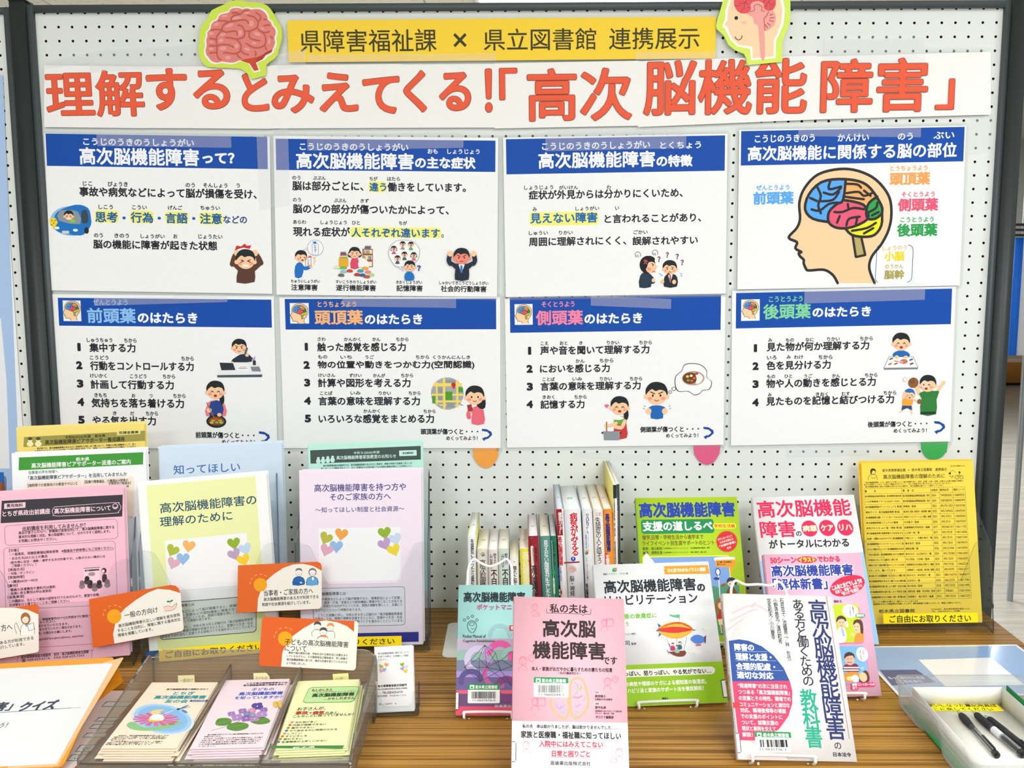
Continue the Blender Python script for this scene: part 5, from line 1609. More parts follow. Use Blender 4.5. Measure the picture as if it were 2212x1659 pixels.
def holder(label, x, y, yaw, w, tiers, depth, tilt=8):
    """desktop leaflet stand: base slab, stepped side walls, one leaning front plate per pocket and a back plate"""
    t = thing('leaflet_holder', label, 'leaflet holder', (x, y, TZ))
    t.rotation_euler = (0, 0, yaw * D)
    i = Ink(); i.bbox(-w, w, -.004, depth, 0, .005, ACRYL, .003); i.build('base_slab', t)
    k = math.tan(tilt * D)
    prof = [(0, .002), (depth, .002), (depth + .30 * k, .30)]
    n = len(tiers)
    for q in range(n - 1, -1, -1):
        d0, h = tiers[q]
        dn = tiers[q + 1][0] if q < n - 1 else depth
        prof += [(dn + h * k - .004, h + .035 if q == n - 1 else h + .03), (d0 + h * k + .004, h)]
    prof += [(tiers[0][0], .01)]
    for s in (-1, 1):
        acr(t, 'side_panel', prof, 'x', s * w - .0012, s * w + .0012)
    for d0, h in tiers:
        P = ears(w, 0, h, .02, h * .38)
        o = acr(t, 'front_panel', P, 'y', -.001, .001)
        o.location = (0, d0, .004)
        o.rotation_euler = (-tilt * D, 0, 0)
    o = acr(t, 'back_panel', rrect2(-w, 0, w, .285, .02), 'y', -.001, .001)
    o.location = (0, depth, .004)
    o.rotation_euler = (-tilt * D, 0, 0)
    return t


holder('clear acrylic holder with the lavender and mint leaflets', -.2785, -.226, 3, .1165, [(0, .19), (.052, .25)], .085)
holder('clear acrylic holder with the pale yellow and pale blue leaflets', -.536, -.2475, 13.3, .117, [(0, .19), (.055, .25)], .088)
holder('clear acrylic holder with the pink, green-headed and olive-headed leaflets', -.776, -.306, 11.3, .117, [(0, .18), (.05, .24), (.10, .27)], .135)

t = thing('leaflet_holder', 'clear single-pocket holder with the yellow book list by the right post', 'leaflet holder', (.757, -.13, TZ))
i = Ink()
for a, b in ((-.118, -.075), (-.03, .03), (.075, .118)):
    i = Ink(); i.bbox(a, b, -.006, .06, 0, .006, ACRYL, .003); i.build('base_foot', t)
for s in (-1, 1):
    acr(t, 'side_panel', [(.0, .002), (.06, .002), (.112, .205), (.09, .205), (.040, .165), (.028, .15)], 'x', s * .118 - .0012, s * .118 + .0012)
o = acr(t, 'front_panel', ears(.118, 0, .165, .02, .075), 'y', -.001, .001); o.location = (0, 0, .004); o.rotation_euler = (-12.4 * D, 0, 0)
o = acr(t, 'back_panel', rrect2(-.118, 0, .118, .215, .012), 'y', -.001, .001); o.location = (0, .06, .004); o.rotation_euler = (-12.4 * D, 0, 0)

# yellow take-one strips stuck on the holders
for lb, o, yaw, tilt, q, body, ln in (
        ('yellow take-one strip on the clear holder with the book list', (.757, -.1325, .724), 0, 12.4, [(1907.5, 1326), (2112, 1323), (2112, 1345), (1908.5, 1347)], 'ご自由にお取りください', (1820, 1180, 5.643, 572, 1565, 888, 92)),
        ('yellow take-one strip on the holder with the lavender leaflet', (-.2785, -.2290, .724), 3, 8, [(640, 1378), (868, 1373.5), (867, 1394.5), (640, 1399)], 'ご自由にお取りください', (500, 1180, 4.809, 735, 1694, 1004, 66)),
        ('yellow take-one strip on the holder with the pale yellow leaflet', (-.536, -.2505, .724), 13.3, 8, [(343, 1403), (580, 1384), (579, 1409), (344, 1430)], 'ご自由にお取りください', (160, 1180, 5.53, 1094, 2250, 1298, 84))):
    S = Sheet('take_one_strip', lb, 'strip', o=o, yaw=yaw, tilt=tilt, corners=q)
    S.body('paper_strip', '#f8de14', .0003)
    S.zoom(*ln[:3]).part('lettering')
    S.tx(body, ln[3], ln[4], ln[5], ln[6], '#2c2a1c', .02)
    S.end()


# ---------------------------------------------------------------- orange and cream captions on the holders
def caption(label, depth, yaw, tilt, corners, zoom, outline, cream, sun, oc, x=None):
    o = ony(corners[0][0], corners[0][1], depth)
    S = Sheet('caption_card', label, 'caption card', o=tuple(o), yaw=yaw, tilt=tilt, corners=corners)
    S.zoom(*zoom).part('card')
    S.ink.prism([S.uv(*p) for p in outline][::-1], 0, .0005, paper(oc))
    S.base = .0005
    S.part('cream_field')
    S.poly(cream, '#efece2')
    S.part('sun_picture')
    S.ell(sun[0], sun[1], sun[2], sun[2], '#efa51c')
    r = sun[2] * 1.55
    for a in (190, 215, 245, 275, 300):
        p = [(sun[0] + r * math.cos((a + k) * D), sun[1] + r * math.sin((a + k) * D)) for k in (-6, 0, 6)]
        S.line(p, sun[2] * .09, '#f3b65a')
    S.lift()
    return S


OC = '#db6526'
CK = '#33332f'
S = caption('orange caption card with a hand and seedling between the pink and pale yellow leaflets', -.283, 10, 7, [(192, 1296), (392, 1262), (398, 1360), (201, 1399)], (160, 1180, 5.53),
            [(178, 632), (1150, 462), (1215, 472), (1250, 505), (1268, 560), (1312, 975), (1300, 1005), (1275, 1018), (225, 1212)],
            [(1272, 560), (1150, 522), (1000, 508), (880, 555), (740, 640), (610, 740), (540, 820), (490, 930), (466, 1050), (482, 1163), (1275, 1016), (1298, 1003), (1310, 975)], (480, 838, 86), OC)
S.part('lettering')
S.tx('一般の方向け', 600, 1000, 828, 74, CK, .01); small(S, [('高次脳機能障害の正しい理解を普及啓発', 530, 1265, 952, 42), ('することを目的に、障害に関する基本的な', 518, 1270, 1010, 42), ('情報を掲載しています。', 522, 940, 1066, 42)], CK, .015)
S.part('hand_picture')
S.poly([(1070, 725), (1130, 710), (1170, 725), (1215, 680), (1228, 678), (1215, 730), (1160, 768), (1080, 772)], '#f3d3c2', 2); S.line([(1070, 725), (1130, 710), (1170, 725), (1225, 678), (1215, 735), (1160, 768), (1080, 772)], 4, '#4a3a34', 2)
S.line([(1146, 692), (1146, 662)], 4, '#3f7a3f'); S.ell(1126, 660, 20, 11, '#3f8a4a', -10); S.ell(1164, 652, 20, 11, '#3f8a4a', 20)
S.end()
S = caption('orange and cream caption card with a man and woman in blue, bridging two holders', -.236, 4, 7, [(514, 1220), (694, 1212), (695, 1312), (513, 1323)], (500, 1180, 4.809),
            [(68, 198), (890, 160), (925, 175), (938, 205), (938, 620), (925, 642), (900, 652), (60, 690)],
            [(938, 255), (850, 205), (740, 182), (640, 190), (540, 225), (440, 290), (370, 350), (310, 440), (275, 550), (268, 680), (900, 650), (923, 641), (937, 618)], (300, 400, 70), '#e06a2c')
S.part('lettering')
S.tx('当事者・ご家族の方へ', 335, 848, 488, 64, CK, .01); small(S, [('高次脳機能障害のある方が利用できる', 335, 905, 552, 38), ('制度や社会資源を紹介しています。', 318, 818, 606, 38)], CK, .015)
S.part('couple_picture')
for x, c, hh in ((700, '#2463b0', 'short'), (842, '#5fa3d4', 'bob')):
    S.poly([(x - 62, 405), (x - 58, 345), (x - 25, 318), (x + 25, 318), (x + 56, 345), (x + 56, 400)], c, 2); S.line([(x - 62, 405), (x - 58, 345), (x - 25, 318), (x + 25, 318), (x + 56, 345), (x + 56, 400)], 4, '#22304a', 2)
    if hh == 'bob':
        S.ell(x, 268, 42, 42, '#77797c')
    S.ell(x, 272, 32, 37, '#f1efe8'); S.poly([(x - 36, 262), (x - 28, 235), (x, 226), (x + 28, 235), (x + 36, 265), (x + 18, 250), (x - 14, 248)], '#77797c', 2); S.line([(x - 6, 290), (x, 294), (x + 6, 290)], 3, '#44464a')
    S.line([(x - 32, 278), (x - 20, 305), (x, 312), (x + 20, 305), (x + 32, 278)], 3, '#44464a', 2); S.ell(x - 10, 278, 3, 3, '#33353a'); S.ell(x + 12, 278, 3, 3, '#33353a'); S.lift()
S.line([(655, 375), (700, 388), (735, 372)], 4, '#16386a', 2); S.ell(722, 378, 14, 9, '#f1efe8'); S.ell(846, 335, 10, 20, '#f1efe8')
S.end()
S = caption('orange and cream caption card with a family of three, above the smoky tray', -.4525, 0, 3, [(566, 1331), (770, 1341), (764, 1448), (560, 1438)], (500, 1180, 4.809),
            [(318, 760), (330, 738), (355, 730), (1300, 778), (1318, 800), (1292, 1262), (1280, 1284), (1258, 1290), (300, 1240), (286, 1225)],
            [(1272, 888), (1200, 830), (1100, 790), (980, 770), (860, 790), (750, 850), (640, 930), (570, 1010), (530, 1100), (515, 1250), (1258, 1290), (1280, 1284), (1292, 1262), (1318, 800), (1300, 780), (1278, 778)], (558, 960, 75), '#dd622b')
S.part('lettering')
S.tx('子どもの高次脳機能障害', 555, 1215, 990, 64, CK, .01); S.tx('について', 553, 780, 1056, 58, CK, .01); small(S, [('事故や脳の病気の後、学校生活や日常生活に支障をきた', 592, 1208, 1104, 25), ('しているお子さん、その御家族及び関係者が、早い段階で', 576, 1206, 1138, 25), ('高次脳機能障害に気づき、適切な支援を受けていただける', 575, 1202, 1174, 25), ('よう作成しました。', 572, 772, 1212, 25)], CK, .015)
S.part('family_picture')
for x, y, hc, c in ((893, 830, '#4b4d50', None), (1028, 845, '#e8924a', None), (955, 890, '#4b4d50', '#e8924a')):
    b = '#efece2' if c is None else c
    S.poly([(x - 50, y + 110 if c is None else y + 52), (x - 44, y + 50), (x, y + 36), (x + 44, y + 50), (x + 46, y + 110 if c is None else y + 52)], b, 2)
    S.line([(x - 50, y + 108 if c is None else y + 52), (x - 60, y + 70), (x - 30, y + 38), (x + 30, y + 38), (x + 48, y + 70), (x + 40, y + 110 if c is None else y + 52)], 4, '#4a4c50', 2)
    S.ell(x, y, 34, 38, '#f4f0e6'); S.poly([(x - 38, y - 6), (x - 30, y - 38), (x, y - 50), (x + 32, y - 38), (x + 38, y - 4), (x + 16, y - 18), (x - 16, y - 20)], hc, 2); S.line([(x - 34, y + 6), (x - 20, y + 34), (x, y + 40), (x + 20, y + 34), (x + 34, y + 6)], 3, '#4a4c50', 2)
    S.ell(x - 11, y + 6, 3, 3, '#33353a'); S.ell(x + 11, y + 6, 3, 3, '#33353a'); S.line([(x - 6, y + 20), (x, y + 23), (x + 6, y + 20)], 3, '#7a4a40'); S.lift()
S.end()
S = caption('orange caption card with a woman in white coat, cut off at left edge', -.335, 10, 7, [(-100, 1331), (83, 1305), (84, 1408), (-92, 1437)], (0, 1200, 3.614),
            [(-370, 470), (280, 381), (296, 386), (302, 402), (304, 735), (298, 750), (285, 757), (-340, 860)],
            [(300, 460), (220, 425), (120, 408), (0, 408), (-100, 440), (-200, 520), (-260, 640), (-280, 850), (285, 757), (298, 750), (304, 735)], (-280, 560, 60), OC)
S.part('lettering')
S.tx('方へ', 8, 95, 568, 54, CK, .01); small(S, [('ある方が利用できる', 0, 262, 682, 29), ('紹介しています。', -24, 190, 722, 28)], CK, .015)
S.part('doctor_picture')
S.poly([(160, 622), (165, 555), (195, 530), (235, 535), (268, 560), (270, 610)], '#f6f4ee', 2); S.line([(160, 622), (165, 555), (195, 530), (235, 535), (268, 560), (270, 610)], 3, '#3a3a38', 2); S.poly([(190, 532), (222, 532), (206, 560)], '#6fa8c8')
S.ell(200, 492, 38, 48, '#a9693c'); S.ell(198, 496, 26, 32, '#f7ead8'); S.poly([(168, 500), (172, 468), (200, 452), (228, 470), (230, 505), (214, 480), (190, 478)], '#a9693c', 2); S.ell(190, 500, 3, 3, '#33353a'); S.ell(208, 498, 3, 3, '#33353a'); S.line([(194, 516), (204, 515)], 3, '#a2463a')
S.line([(130, 610), (112, 550), (126, 525), (142, 555), (160, 600)], 3, '#3a3a38', 2); S.poly([(215, 540), (262, 525), (268, 575), (225, 588)], '#f4f2ec'); S.line([(215, 540), (262, 525), (268, 575), (225, 588), (215, 540)], 3, '#3a3a38')
S.end()
# ================================================================ the row of upright books
def book(label, z0, xL, yf, w, h, d, lean, spine, cover, pages, group=None, name='book', stamp=True):
    le = lean * D
    S = Sheet(name, label, 'book', o=(xL + w / 2 + h * math.sin(le), yf, z0 + w / 2 * math.sin(le) + .0003), roll=lean)
    i = Ink()
    a = w / 2
    i.box(-a, a, 0, h, -.0007, 0, paper(spine))
    i.box(-a, -a + .0006, 0, h, -d, -.0007, paper(cover)); i.box(a - .0006, a, 0, h, -d, -.0007, paper(cover))
    i.build('cover', S.root)
    i = Ink(); i.box(-a + .0006, a - .0006, .001, h - .0012, -d + .001, -.0007, paper(pages, .02)); i.build('page_block', S.root)
    if stamp:
        i = Ink()
        g = glyphs('栃木\n図書')
        v, lo, to, E = g
        m = mat('#9a9a98')
        k = w * .34
        i.add(np.c_[(v[:, 0] - .5) * k, np.full(len(v), h - .0011), -d * .45 + (v[:, 1] - .5) * -k * -1.5], lo, to, m)
        i.build('ownership_stamp', S.root)
    S.zoom(960, 980, 4.88)
    S.part('spine_lettering')
    return S


KB = '#2a2a2c'
S = book('slim white paperback with black spine lettering at the left end of the book row', TZ, -.0915, -.218, .0142, .21, .162, .1, '#e3e3e2', '#d6d67e', '#eef2f4')
S.vt('失語症になったら最初に読む本', 274, 898, 312, 1581, KB, .03); S.end()
S = book('cream-topped grey-beige paperback with a small globe on its spine', TZ, -.075, -.224, .0188, .188, .128, .3, '#d3cec4', '#cfcac0', '#f1ecde')
S.ell(405, 1062, 22, 24, '#6f9a7a'); S.poly([(388, 1062), (405, 1040), (425, 1058), (412, 1078)], '#d9b34a', 2); S.ell(414, 1070, 12, 10, '#4a7fb0'); S.vt('高次脳機能障害', 370, 1115, 434, 1630, KB, .012); S.end()
S = book('pinkish beige paperback by two authors, the third book from the left', TZ, -.0553, -.229, .0160, .188, .128, .6, '#d6cbc4', '#d6cbc4', '#f3f2f2')
S.vt('鈴木大介', 516, 1048, 548, 1172, KB, .02); S.vt('山口加代子', 476, 1056, 508, 1215, KB, .02); S.vt('不自由な脳は続く', 488, 1226, 556, 1905, KB, .025); S.end()
S = book('pale green-grey paperback by two authors, the fourth book from the left', TZ, -.0385, -.223, .0184, .188, .128, .9, '#bfcbbf', '#bfcbbf', '#f0ecdf')
S.vt('鈴木大介', 634, 1048, 666, 1172, KB, .02); S.vt('山口加代子', 598, 1054, 630, 1205, KB, .02); S.vt('不自由な脳', 606, 1222, 674, 1640, KB, .025); S.end()
S = book('small cream pocket paperback, the shortest book in the row', TZ, -.0182, -.222, .0150, .173, .105, 1.3, '#e2ded4', '#e2ded4', '#f0e7d4', stamp=False)
S.ell(737, 1140, 5, 6, KB); S.vt('壊れた脳と生きる', 722, 1182, 762, 1542, KB, .02); S.end()
S = book('yellow-spined paperback with pale lettering beside the red-spined book', TZ, -.001, -.224, .0146, .188, .128, 2.0, '#d8cf3f', '#efe9c6', '#f2ead6')
S.vt('高次脳機能障害', 818, 1032, 890, 1456, '#f5f0bd', .03); S.end()
S = book('dark red spined book with a white rounded title panel', TZ, .014, -.221, .0172, .21, .148, 2.5, '#8c1f2a', '#8c1f2a', '#f2f1f0')
S.rect(908, 972, 984, 2000, '#ebe6dd', 34); S.lift()
S.vt('脳外傷・脳卒中の', 952, 990, 972, 1150, KB, .02); S.vt('ためのわかりやすい', 924, 990, 944, 1160, KB, .02); S.vt('高次脳機能障害', 916, 1172, 978, 1650, KB, .03); S.vt('医療職のための', 905, 888, 925, 898, '#c98a8a', .0); S.end()
S = book('dusty teal book with white spine lettering', TZ, .034, -.221, .0178, .21, .148, 2.7, '#56877f', '#56877f', '#f1ebd8')
S.vt('見えない障害が生じた人たち', 1042, 914, 1092, 1670, '#eef2ee', .02); S.end()
S = book('narrow dark green book with a slim white title panel', TZ, .0523, -.220, .0105, .21, .148, 2.8, '#1f6b52', '#1f6b52', '#e3e3e6')
S.rect(1132, 914, 1172, 1800, '#e9ebe4', 20); S.lift(); S.vt('わたしたち、働いています。', 1139, 926, 1164, 1212, '#22352c', .02); S.ell(1152, 1255, 18, 26, '#2f9a5a'); S.rect(1136, 1300, 1168, 1800, '#3f9a4c'); S.lift(); S.vt('高次脳機能障害', 1142, 1310, 1162, 1480, '#dff0d0', .03); S.end()
S = book('thick-covered guide with a red top and red lettering on white spine', TZ, .0632, -.216, .0122, .257, .190, 2.9, '#eeeae8', '#b79aa0', '#cfe0ea')
S.rect(1176, 586, 1250, 862, '#98202e'); S.lift(); S.vt('徹底ガイド！', 1196, 618, 1238, 850, '#f2e9e6', .03); S.vt('高次脳機能障害', 1192, 872, 1240, 1180, '#cf2438', .03); S.vt('ひと目でわかる', 1214, 1195, 1234, 1340, '#3a4a9a', .03); S.vt('最新知識と最新対応', 1192, 1200, 1212, 1395, '#3a4a9a', .03); S.ell(1215, 1462, 24, 40, '#8c1c28'); S.lift(); S.vt('第2版', 1206, 1432, 1224, 1492, '#f2e9e6', .03); S.end()
S = book('thickest white book with big red spine lettering and a small pink brain', TZ, .0762, -.220, .0283, .257, .182, 3.0, '#dcdde0', '#d4d8da', '#e6f0ee')
S.vt('病気がみえる', 1318, 622, 1400, 1076, '#d3202f', .03); S.ell(1358, 1110, 25, 25, '#2742b8'); S.lift(); S.tx('7', 1350, 1366, 1110, 28, '#f3f4f6', .05); S.rect(1262, 1142, 1425, 1150, '#9a3340')
S.poly([(1300, 1230), (1310, 1190), (1345, 1180), (1385, 1200), (1390, 1235), (1360, 1250), (1362, 1270), (1348, 1252), (1315, 1250)], '#dcb3ae', 2); S.line([(1320, 1215), (1345, 1205), (1370, 1225)], 4, '#b58a86', 2); S.vt('脳・神経', 1318, 1290, 1368, 1500, KB, .012); S.end()
S = book('pale grey nursing book with navy lettering and a small colourful emblem', TZ, .1075, -.217, .0170, .257, .182, 3.0, '#d9d9da', '#b8bcc0', '#f0f3f4')
S.vt('リハビリ', 1488, 632, 1522, 766, '#1d2f6a', .05); S.vt('ナース', 1490, 772, 1520, 842, '#2a4f7a', .02); S.vt('リハビリテーションと', 1506, 852, 1520, 1000, '#5aa0d8', .02); S.vt('看護の専門誌', 1484, 852, 1498, 1000, '#3a6ab0', .02)
for p, c in (((1498, 1030), '#8fbf3a'), ((1514, 1026), '#e8b83a'), ((1506, 1048), '#d0443c'), ((1494, 1052), '#3b7fc4')):
    S.ell(*p, 12, 14, c)
S.vt('PT・OT・ST必携！', 1492, 1096, 1508, 1345, '#5a4a4a', .01); S.vt('高次脳機能障害', 1488, 1368, 1514, 1580, KB, .03); S.end()
S = book('beige-edged aphasia book with black spine lettering and a red edition mark', TZ, .1262, -.217, .0168, .257, .190, 3.0, '#dfdbd6', '#d8bf7a', '#f1f0ec')
S.tx('三訂', 1594, 1656, 640, 36, '#c8453e', .01); S.vt('失語症の人と話そう', 1588, 668, 1644, 1158, KB, .012); S.end()
S = book('orange-spined book with navy lettering and a red panel', TZ, .1442, -.217, .0148, .257, .190, 3.0, '#e2892f', '#e2a050', '#f3f1ea')
S.vt('高次脳機能障害', 1692, 630, 1740, 1036, '#23307c', .05); S.rect(1690, 1052, 1746, 1500, '#d8402f'); S.lift(); S.vt('支援の道しるべ', 1698, 1062, 1738, 1380, '#fbf0ea', .04); S.end()
for k, (lb, w, c, cv) in enumerate((('tall thin yellow-covered booklet near the right end of the book row', .0062, '#e4e4e0', '#e2d678'), ('tall thin dark-spined booklet at the right end of the book row', .0045, '#3a3f44', '#d9dcdc'))):
    S = book(lb, TZ, .1622 + k * .0066, -.200, w, .297, .205, 1.6, c, cv, '#f4f4f2', stamp=False)
    a = S.uv(1772, 330)[1]
    if k == 0:
        S.fill([(-w / 2, a - .024), (w / 2, a - .024), (w / 2, a), (-w / 2, a)], '#23302c')
        S.lift(); S.vt('栃木県障害福祉計画（第7期計画）・栃木県障害児福祉計画', 1782, 450, 1798, 1200, '#3a3f40', .02)
    else:
        S.vt('とちぎ障害者プラン21', 1816, 450, 1826, 1000, '#cfd6da', .01)
    S.end()
    if k == 0:
        i = Ink()
        random.seed(4)
        for q in range(9):
            y, z = -.10 - .007 * q + random.uniform(-.003, .003), .235 + random.uniform(0, .02)
            i.tube([(-w / 2 - .0003, z - .03, y), (-w / 2 - .0003, z, y + .003)], .0005, mat('#5a5a2a'), 4)
        i.build('grass_sketch', S.root)

be = thing('bookend', 'white steel bookend with a rounded base plate left of the book row', 'bookend', (-.096, -.165, TZ))
i = Ink(); P = rrect2(-.041, -.082, .02, .080, .012); i.prism(P, 0, .0012, mat('#e4e6e2', .35, .4)); i.build('base_plate', be)
i = Ink(); i.prism([(p[0], p[1] + .06) for p in rrect2(-.06, -.0599, .06, .06, .012)], -.0006, .0006, mat('#e4e6e2', .35, .4))
V = i.V[0]
i.V = [q[:, [2, 0, 1]] for q in i.V]
i.build('upright_plate', be)

# ================================================================ books shown face-out on white wire stands
WIRE = mat('#eceeec', 0.3, 0.45)


def stand(label, S, t, a=.042, hloop=.225, dx=0.0, sag=.008):
    """bent white wire easel: wavy loop behind the book, feet forward, a lip bar under the cover, a prop to the table"""
    T = thing('book_stand', label, 'book stand', mtx=S.mtx)
    b = -S.h / 2
    w0 = -t - .0028
    ey = .0042

    def table(u, w):
        """v on the table surface for a point at (u, w)"""
        o = S.o + S.u * u + S.n * w
        return (TZ + .0022 - o[2]) / S.v[2]
    i = Ink()
    L = hloop
    top = [(-a, b + L - .022, w0), (-a + .003, b + L - .008, w0), (-a + .010, b + L, w0), (-a * .45, b + L - .006, w0), (0, b + L - sag, w0), (a * .45, b + L - .006, w0), (a - .010, b + L, w0), (a - .003, b + L - .008, w0), (a, b + L - .022, w0)]
    loop = [(-a, b - ey, w0), (-a, b + L * .5, w0)] + smooth2(top, False, 4) + [(a, b + L * .5, w0), (a, b - ey, w0)]
    i.tube([(p[0] + dx, p[1], p[2]) for p in loop], .0021, WIRE, 8)
    i.build('back_loop', T, True)
    i = Ink()
    lip = [(-a, b - ey, w0), (-a, b - ey, .008), (-a, b + .001, .0105), (-a + .004, b + .004, .0112), (a - .004, b + .004, .0112), (a, b + .001, .0105), (a, b - ey, .008), (a, b - ey, w0)]
    i.tube([(p[0] + dx, p[1], p[2]) for p in smooth2(lip, False, 4)], .0021, WIRE, 8)
    i.build('lip_bar', T, True)
    for s in (-1, 1):
        i = Ink()
        v0 = table(s * a * .8, .004)
        i.tube([(s * a * .8 + dx, b - ey, .004), (s * a * .8 + dx, min(v0, b - ey - .001), .004)], .0014, WIRE, 8)
        i.build('front_foot', T, True)
        i = Ink()
        wb = w0 - .075
        i.tube([(s * a * .6 + dx, b + L * .62, w0), (s * a * .6 + dx, table(s * a * .6, wb), wb)], .0021, WIRE, 8)
        i.build('rear_prop', T, True)
    return T


def fbook(label, o, yaw, tilt, corners, t, cover, pages='#f2f0ea', spine=None, roll=0):
    S = Sheet('book', label, 'book', o=o, yaw=yaw, tilt=tilt, corners=corners)
    a, b = S.w / 2, S.h / 2
    S.clip = (a - .0001, b - .0001)
    i = Ink()
    i.box(-a, a, -b, b, -.0006, 0, paper(cover)); i.box(-a, a, -b, b, -t, -t + .0006, paper(cover)); i.box(-a, -a + .0007, -b, b, -t, 0, paper(spine or cover))
    i.build('cover', S.root)
    i = Ink(); i.box(-a + .0007, a - .0008, -b + .0005, b - .0005, -t + .0006, -.0006, paper(pages, .02)); i.build('page_block', S.root)
    return S


def slabel(S, x1, y0, y1, col):
    S.part('spine_label')
    q = S.scale(x1, y0)
    a, b, c = S.uv(x1, y0), S.uv(x1, y1), -S.w / 2 + .0003
    S.fill([(c, b[1]), (a[0] - .002, b[1]), (a[0], b[1] + .002), (a[0], a[1] - .002), (a[0] - .002, a[1]), (c, a[1])], col)
    d = 6 * q
    S.fill([(c, b[1] + d), (a[0] - d, b[1] + d), (a[0] - d, a[1] - d), (c, a[1] - d)], '#e9e9ec')
    for f in (.36, .67):
        v = a[1] + (b[1] - a[1]) * f
        S.stroke2([(c, v), (a[0] - d, v)], .0003, '#7a7a90')


def barcode(S, x0, y0, x1, y1, num, seed):
    random.seed(seed)
    S.part('library_label')
    gh = (y1 - y0) * .31
    w = x1 - x0
    S.rect(x0, y0, x1, y1, '#f3f4f1', 10); S.rect(x0, y0, x1, y0 + gh, '#1f9150', 10); S.rect(x0, y0 + gh * .6, x1, y0 + gh, '#1f9150')
    S.rect(x0 + w * .06, y0 + gh * .2, x0 + w * .2, y0 + gh * .85, '#e8f2ea', 3)
    S.poly([(x0 + w * .08, y0 + gh * .75), (x0 + w * .12, y0 + gh * .35), (x0 + w * .18, y0 + gh * .75)], '#1f9150')
    S.tx('栃木県立図書館', x0 + w * .23, x0 + w * .93, y0 + gh * .54, gh * .62, '#f2f6f1', .02)
    x = x0 + w * .12
    while x < x0 + w * .88:
        d = random.choice((2, 2, 3, 5)) * w / 300
        S.rect(x, y0 + gh * 1.3, x + d, y0 + (y1 - y0) * .76, '#26282a'); S.k -= 1
        x += d + random.choice((2, 3, 4)) * w / 300
    S.k += 1
    S.tx(num, x0 + w * .15, x0 + w * .86, y0 + (y1 - y0) * .85, (y1 - y0) * .11, '#2c2e30', .01)
    S.lift()


def sketch(S, x, y, s, c='#d9667c', kind=0):
    """little one-colour line drawing of a person"""
    S.line([(x + s * math.cos(a * .5236), y + s * 1.05 * math.sin(a * .5236)) for a in range(13)], s * .1, c)
    S.line([(x - s, y - s * .1), (x - s * .7, y - s * .9), (x, y - s * 1.2), (x + s * .8, y - s * .8), (x + s, y)], s * .1, c, 2)
    S.line([(x - s * .7, y - s * .1), (x - s * .1, y - s * .5), (x + s * .6, y - s * .3)], s * .08, c, 2)
    S.line([(x - s * .3, y + s * .1), (x - s * .3, y + s * .2)], s * .12, c); S.line([(x + s * .35, y + s * .1), (x + s * .35, y + s * .2)], s * .12, c)
    S.line([(x - s * .2, y + s * .55), (x + s * .2, y + s * .5)], s * .09, c)
    S.line([(x - s * 1.1, y + s * 2.6), (x - s * .9, y + s * 1.6), (x, y + s * 1.15), (x + s * .9, y + s * 1.6), (x + s * 1.1, y + s * 2.6)], s * .1, c, 2)
    if kind == 1:
        S.line([(x + s * .4, y + s * 2), (x + s * 1.5, y + s * 2.1), (x + s * 1.5, y + s * 3), (x - s * .8, y + s * 3), (x + s * .4, y + s * 2)], s * .1, c)
    elif kind == 2:
        S.frame(x + s * .6, y - s * 1.4, x + s * 3, y + s * 1.2, s * .1, c, 2)
        for k in range(4):
            S.line([(x + s * (.8 + .6 * k), y - s * 1.3), (x + s * (.9 + .6 * k), y - s * .7)], s * .12, c)
    elif kind == 3:
        S.line([(x + s * 1.4, y - s * .6), (x + s * 1.6, y - s * 1.4), (x + s * 2.4, y - s * 1.7), (x + s * 3.2, y - s * 1.2), (x + s * 3, y - s * .3), (x + s * 2.2, y + s * .1), (x + s * 1.4, y - s * .6)], s * .12, c, 3)
        S.line([(x + s * 1.8, y - s * .6), (x + s * 2.3, y - s * 1.1), (x + s * 2.8, y - s * .7)], s * .1, c, 2)
    elif kind == 4:
        S.line([(x - s * 2.6, y + s * 2), (x - s * 2.5, y + s * 3), (x - s * .8, y + s * 3), (x - s * .7, y + s * 2), (x - s * 2.6, y + s * 2)], s * .12, c)
        S.line([(x - s * 2, y + s * 1.6), (x - s * 2.2, y + s * 1.1)], s * .1, c); S.line([(x - s * 1.4, y + s * 1.6), (x - s * 1.2, y + s * 1.1)], s * .1, c)


# ---- pink book at the front
S = fbook('pink and white paperback standing face-out nearest the table front', (0.0644, -0.6744, 0.7570), 2.8, 31.7, [(1112, 1287), (1347, 1295), (1361, 1700), (1101.5, 1699)], .013, '#f0b7c3', spine='#ecaebc')
PB = S
S.zoom(960, 1260, 4.159).part('white_band')
S.poly([(603, 1236), (1651, 1254), (1690, 1960), (560, 1950)], '#eff0f0')
S.part('title_lettering').lift()
PK = '#2e2426'
S.tx('私の夫は', 946, 1286, 224, 84, PK, .025); S.tx('高次脳', 882, 1360, 402, 160, PK, .028); S.tx('機能障害', 792, 1446, 596, 162, PK, .028); S.tx('です', 1422, 1552, 694, 70, PK, .03)
S.line([(918, 226), (918, 266), (1232, 276), (1246, 292), (1256, 277), (1312, 279), (1318, 232)], 4, PK)
small(S, [('本人・家族がおだやかに暮らすための妻たちの知恵', 782, 1510, 766, 40), ('－夫の行動研究から－', 1018, 1225, 806, 24)], PK, .03)
S.part('brain_picture')
for L in ([(1150, 870), (1190, 850), (1240, 870), (1270, 940), (1290, 1030), (1285, 1110), (1240, 1180), (1190, 1210), (1150, 1195), (1135, 1120), (1128, 1000), (1132, 910), (1150, 870)], [(1110, 1030), (1116, 1120), (1108, 1190), (1070, 1215), (1010, 1180), (965, 1110), (952, 1030)]):
    S.line(L, 13, '#f2b266', 3)
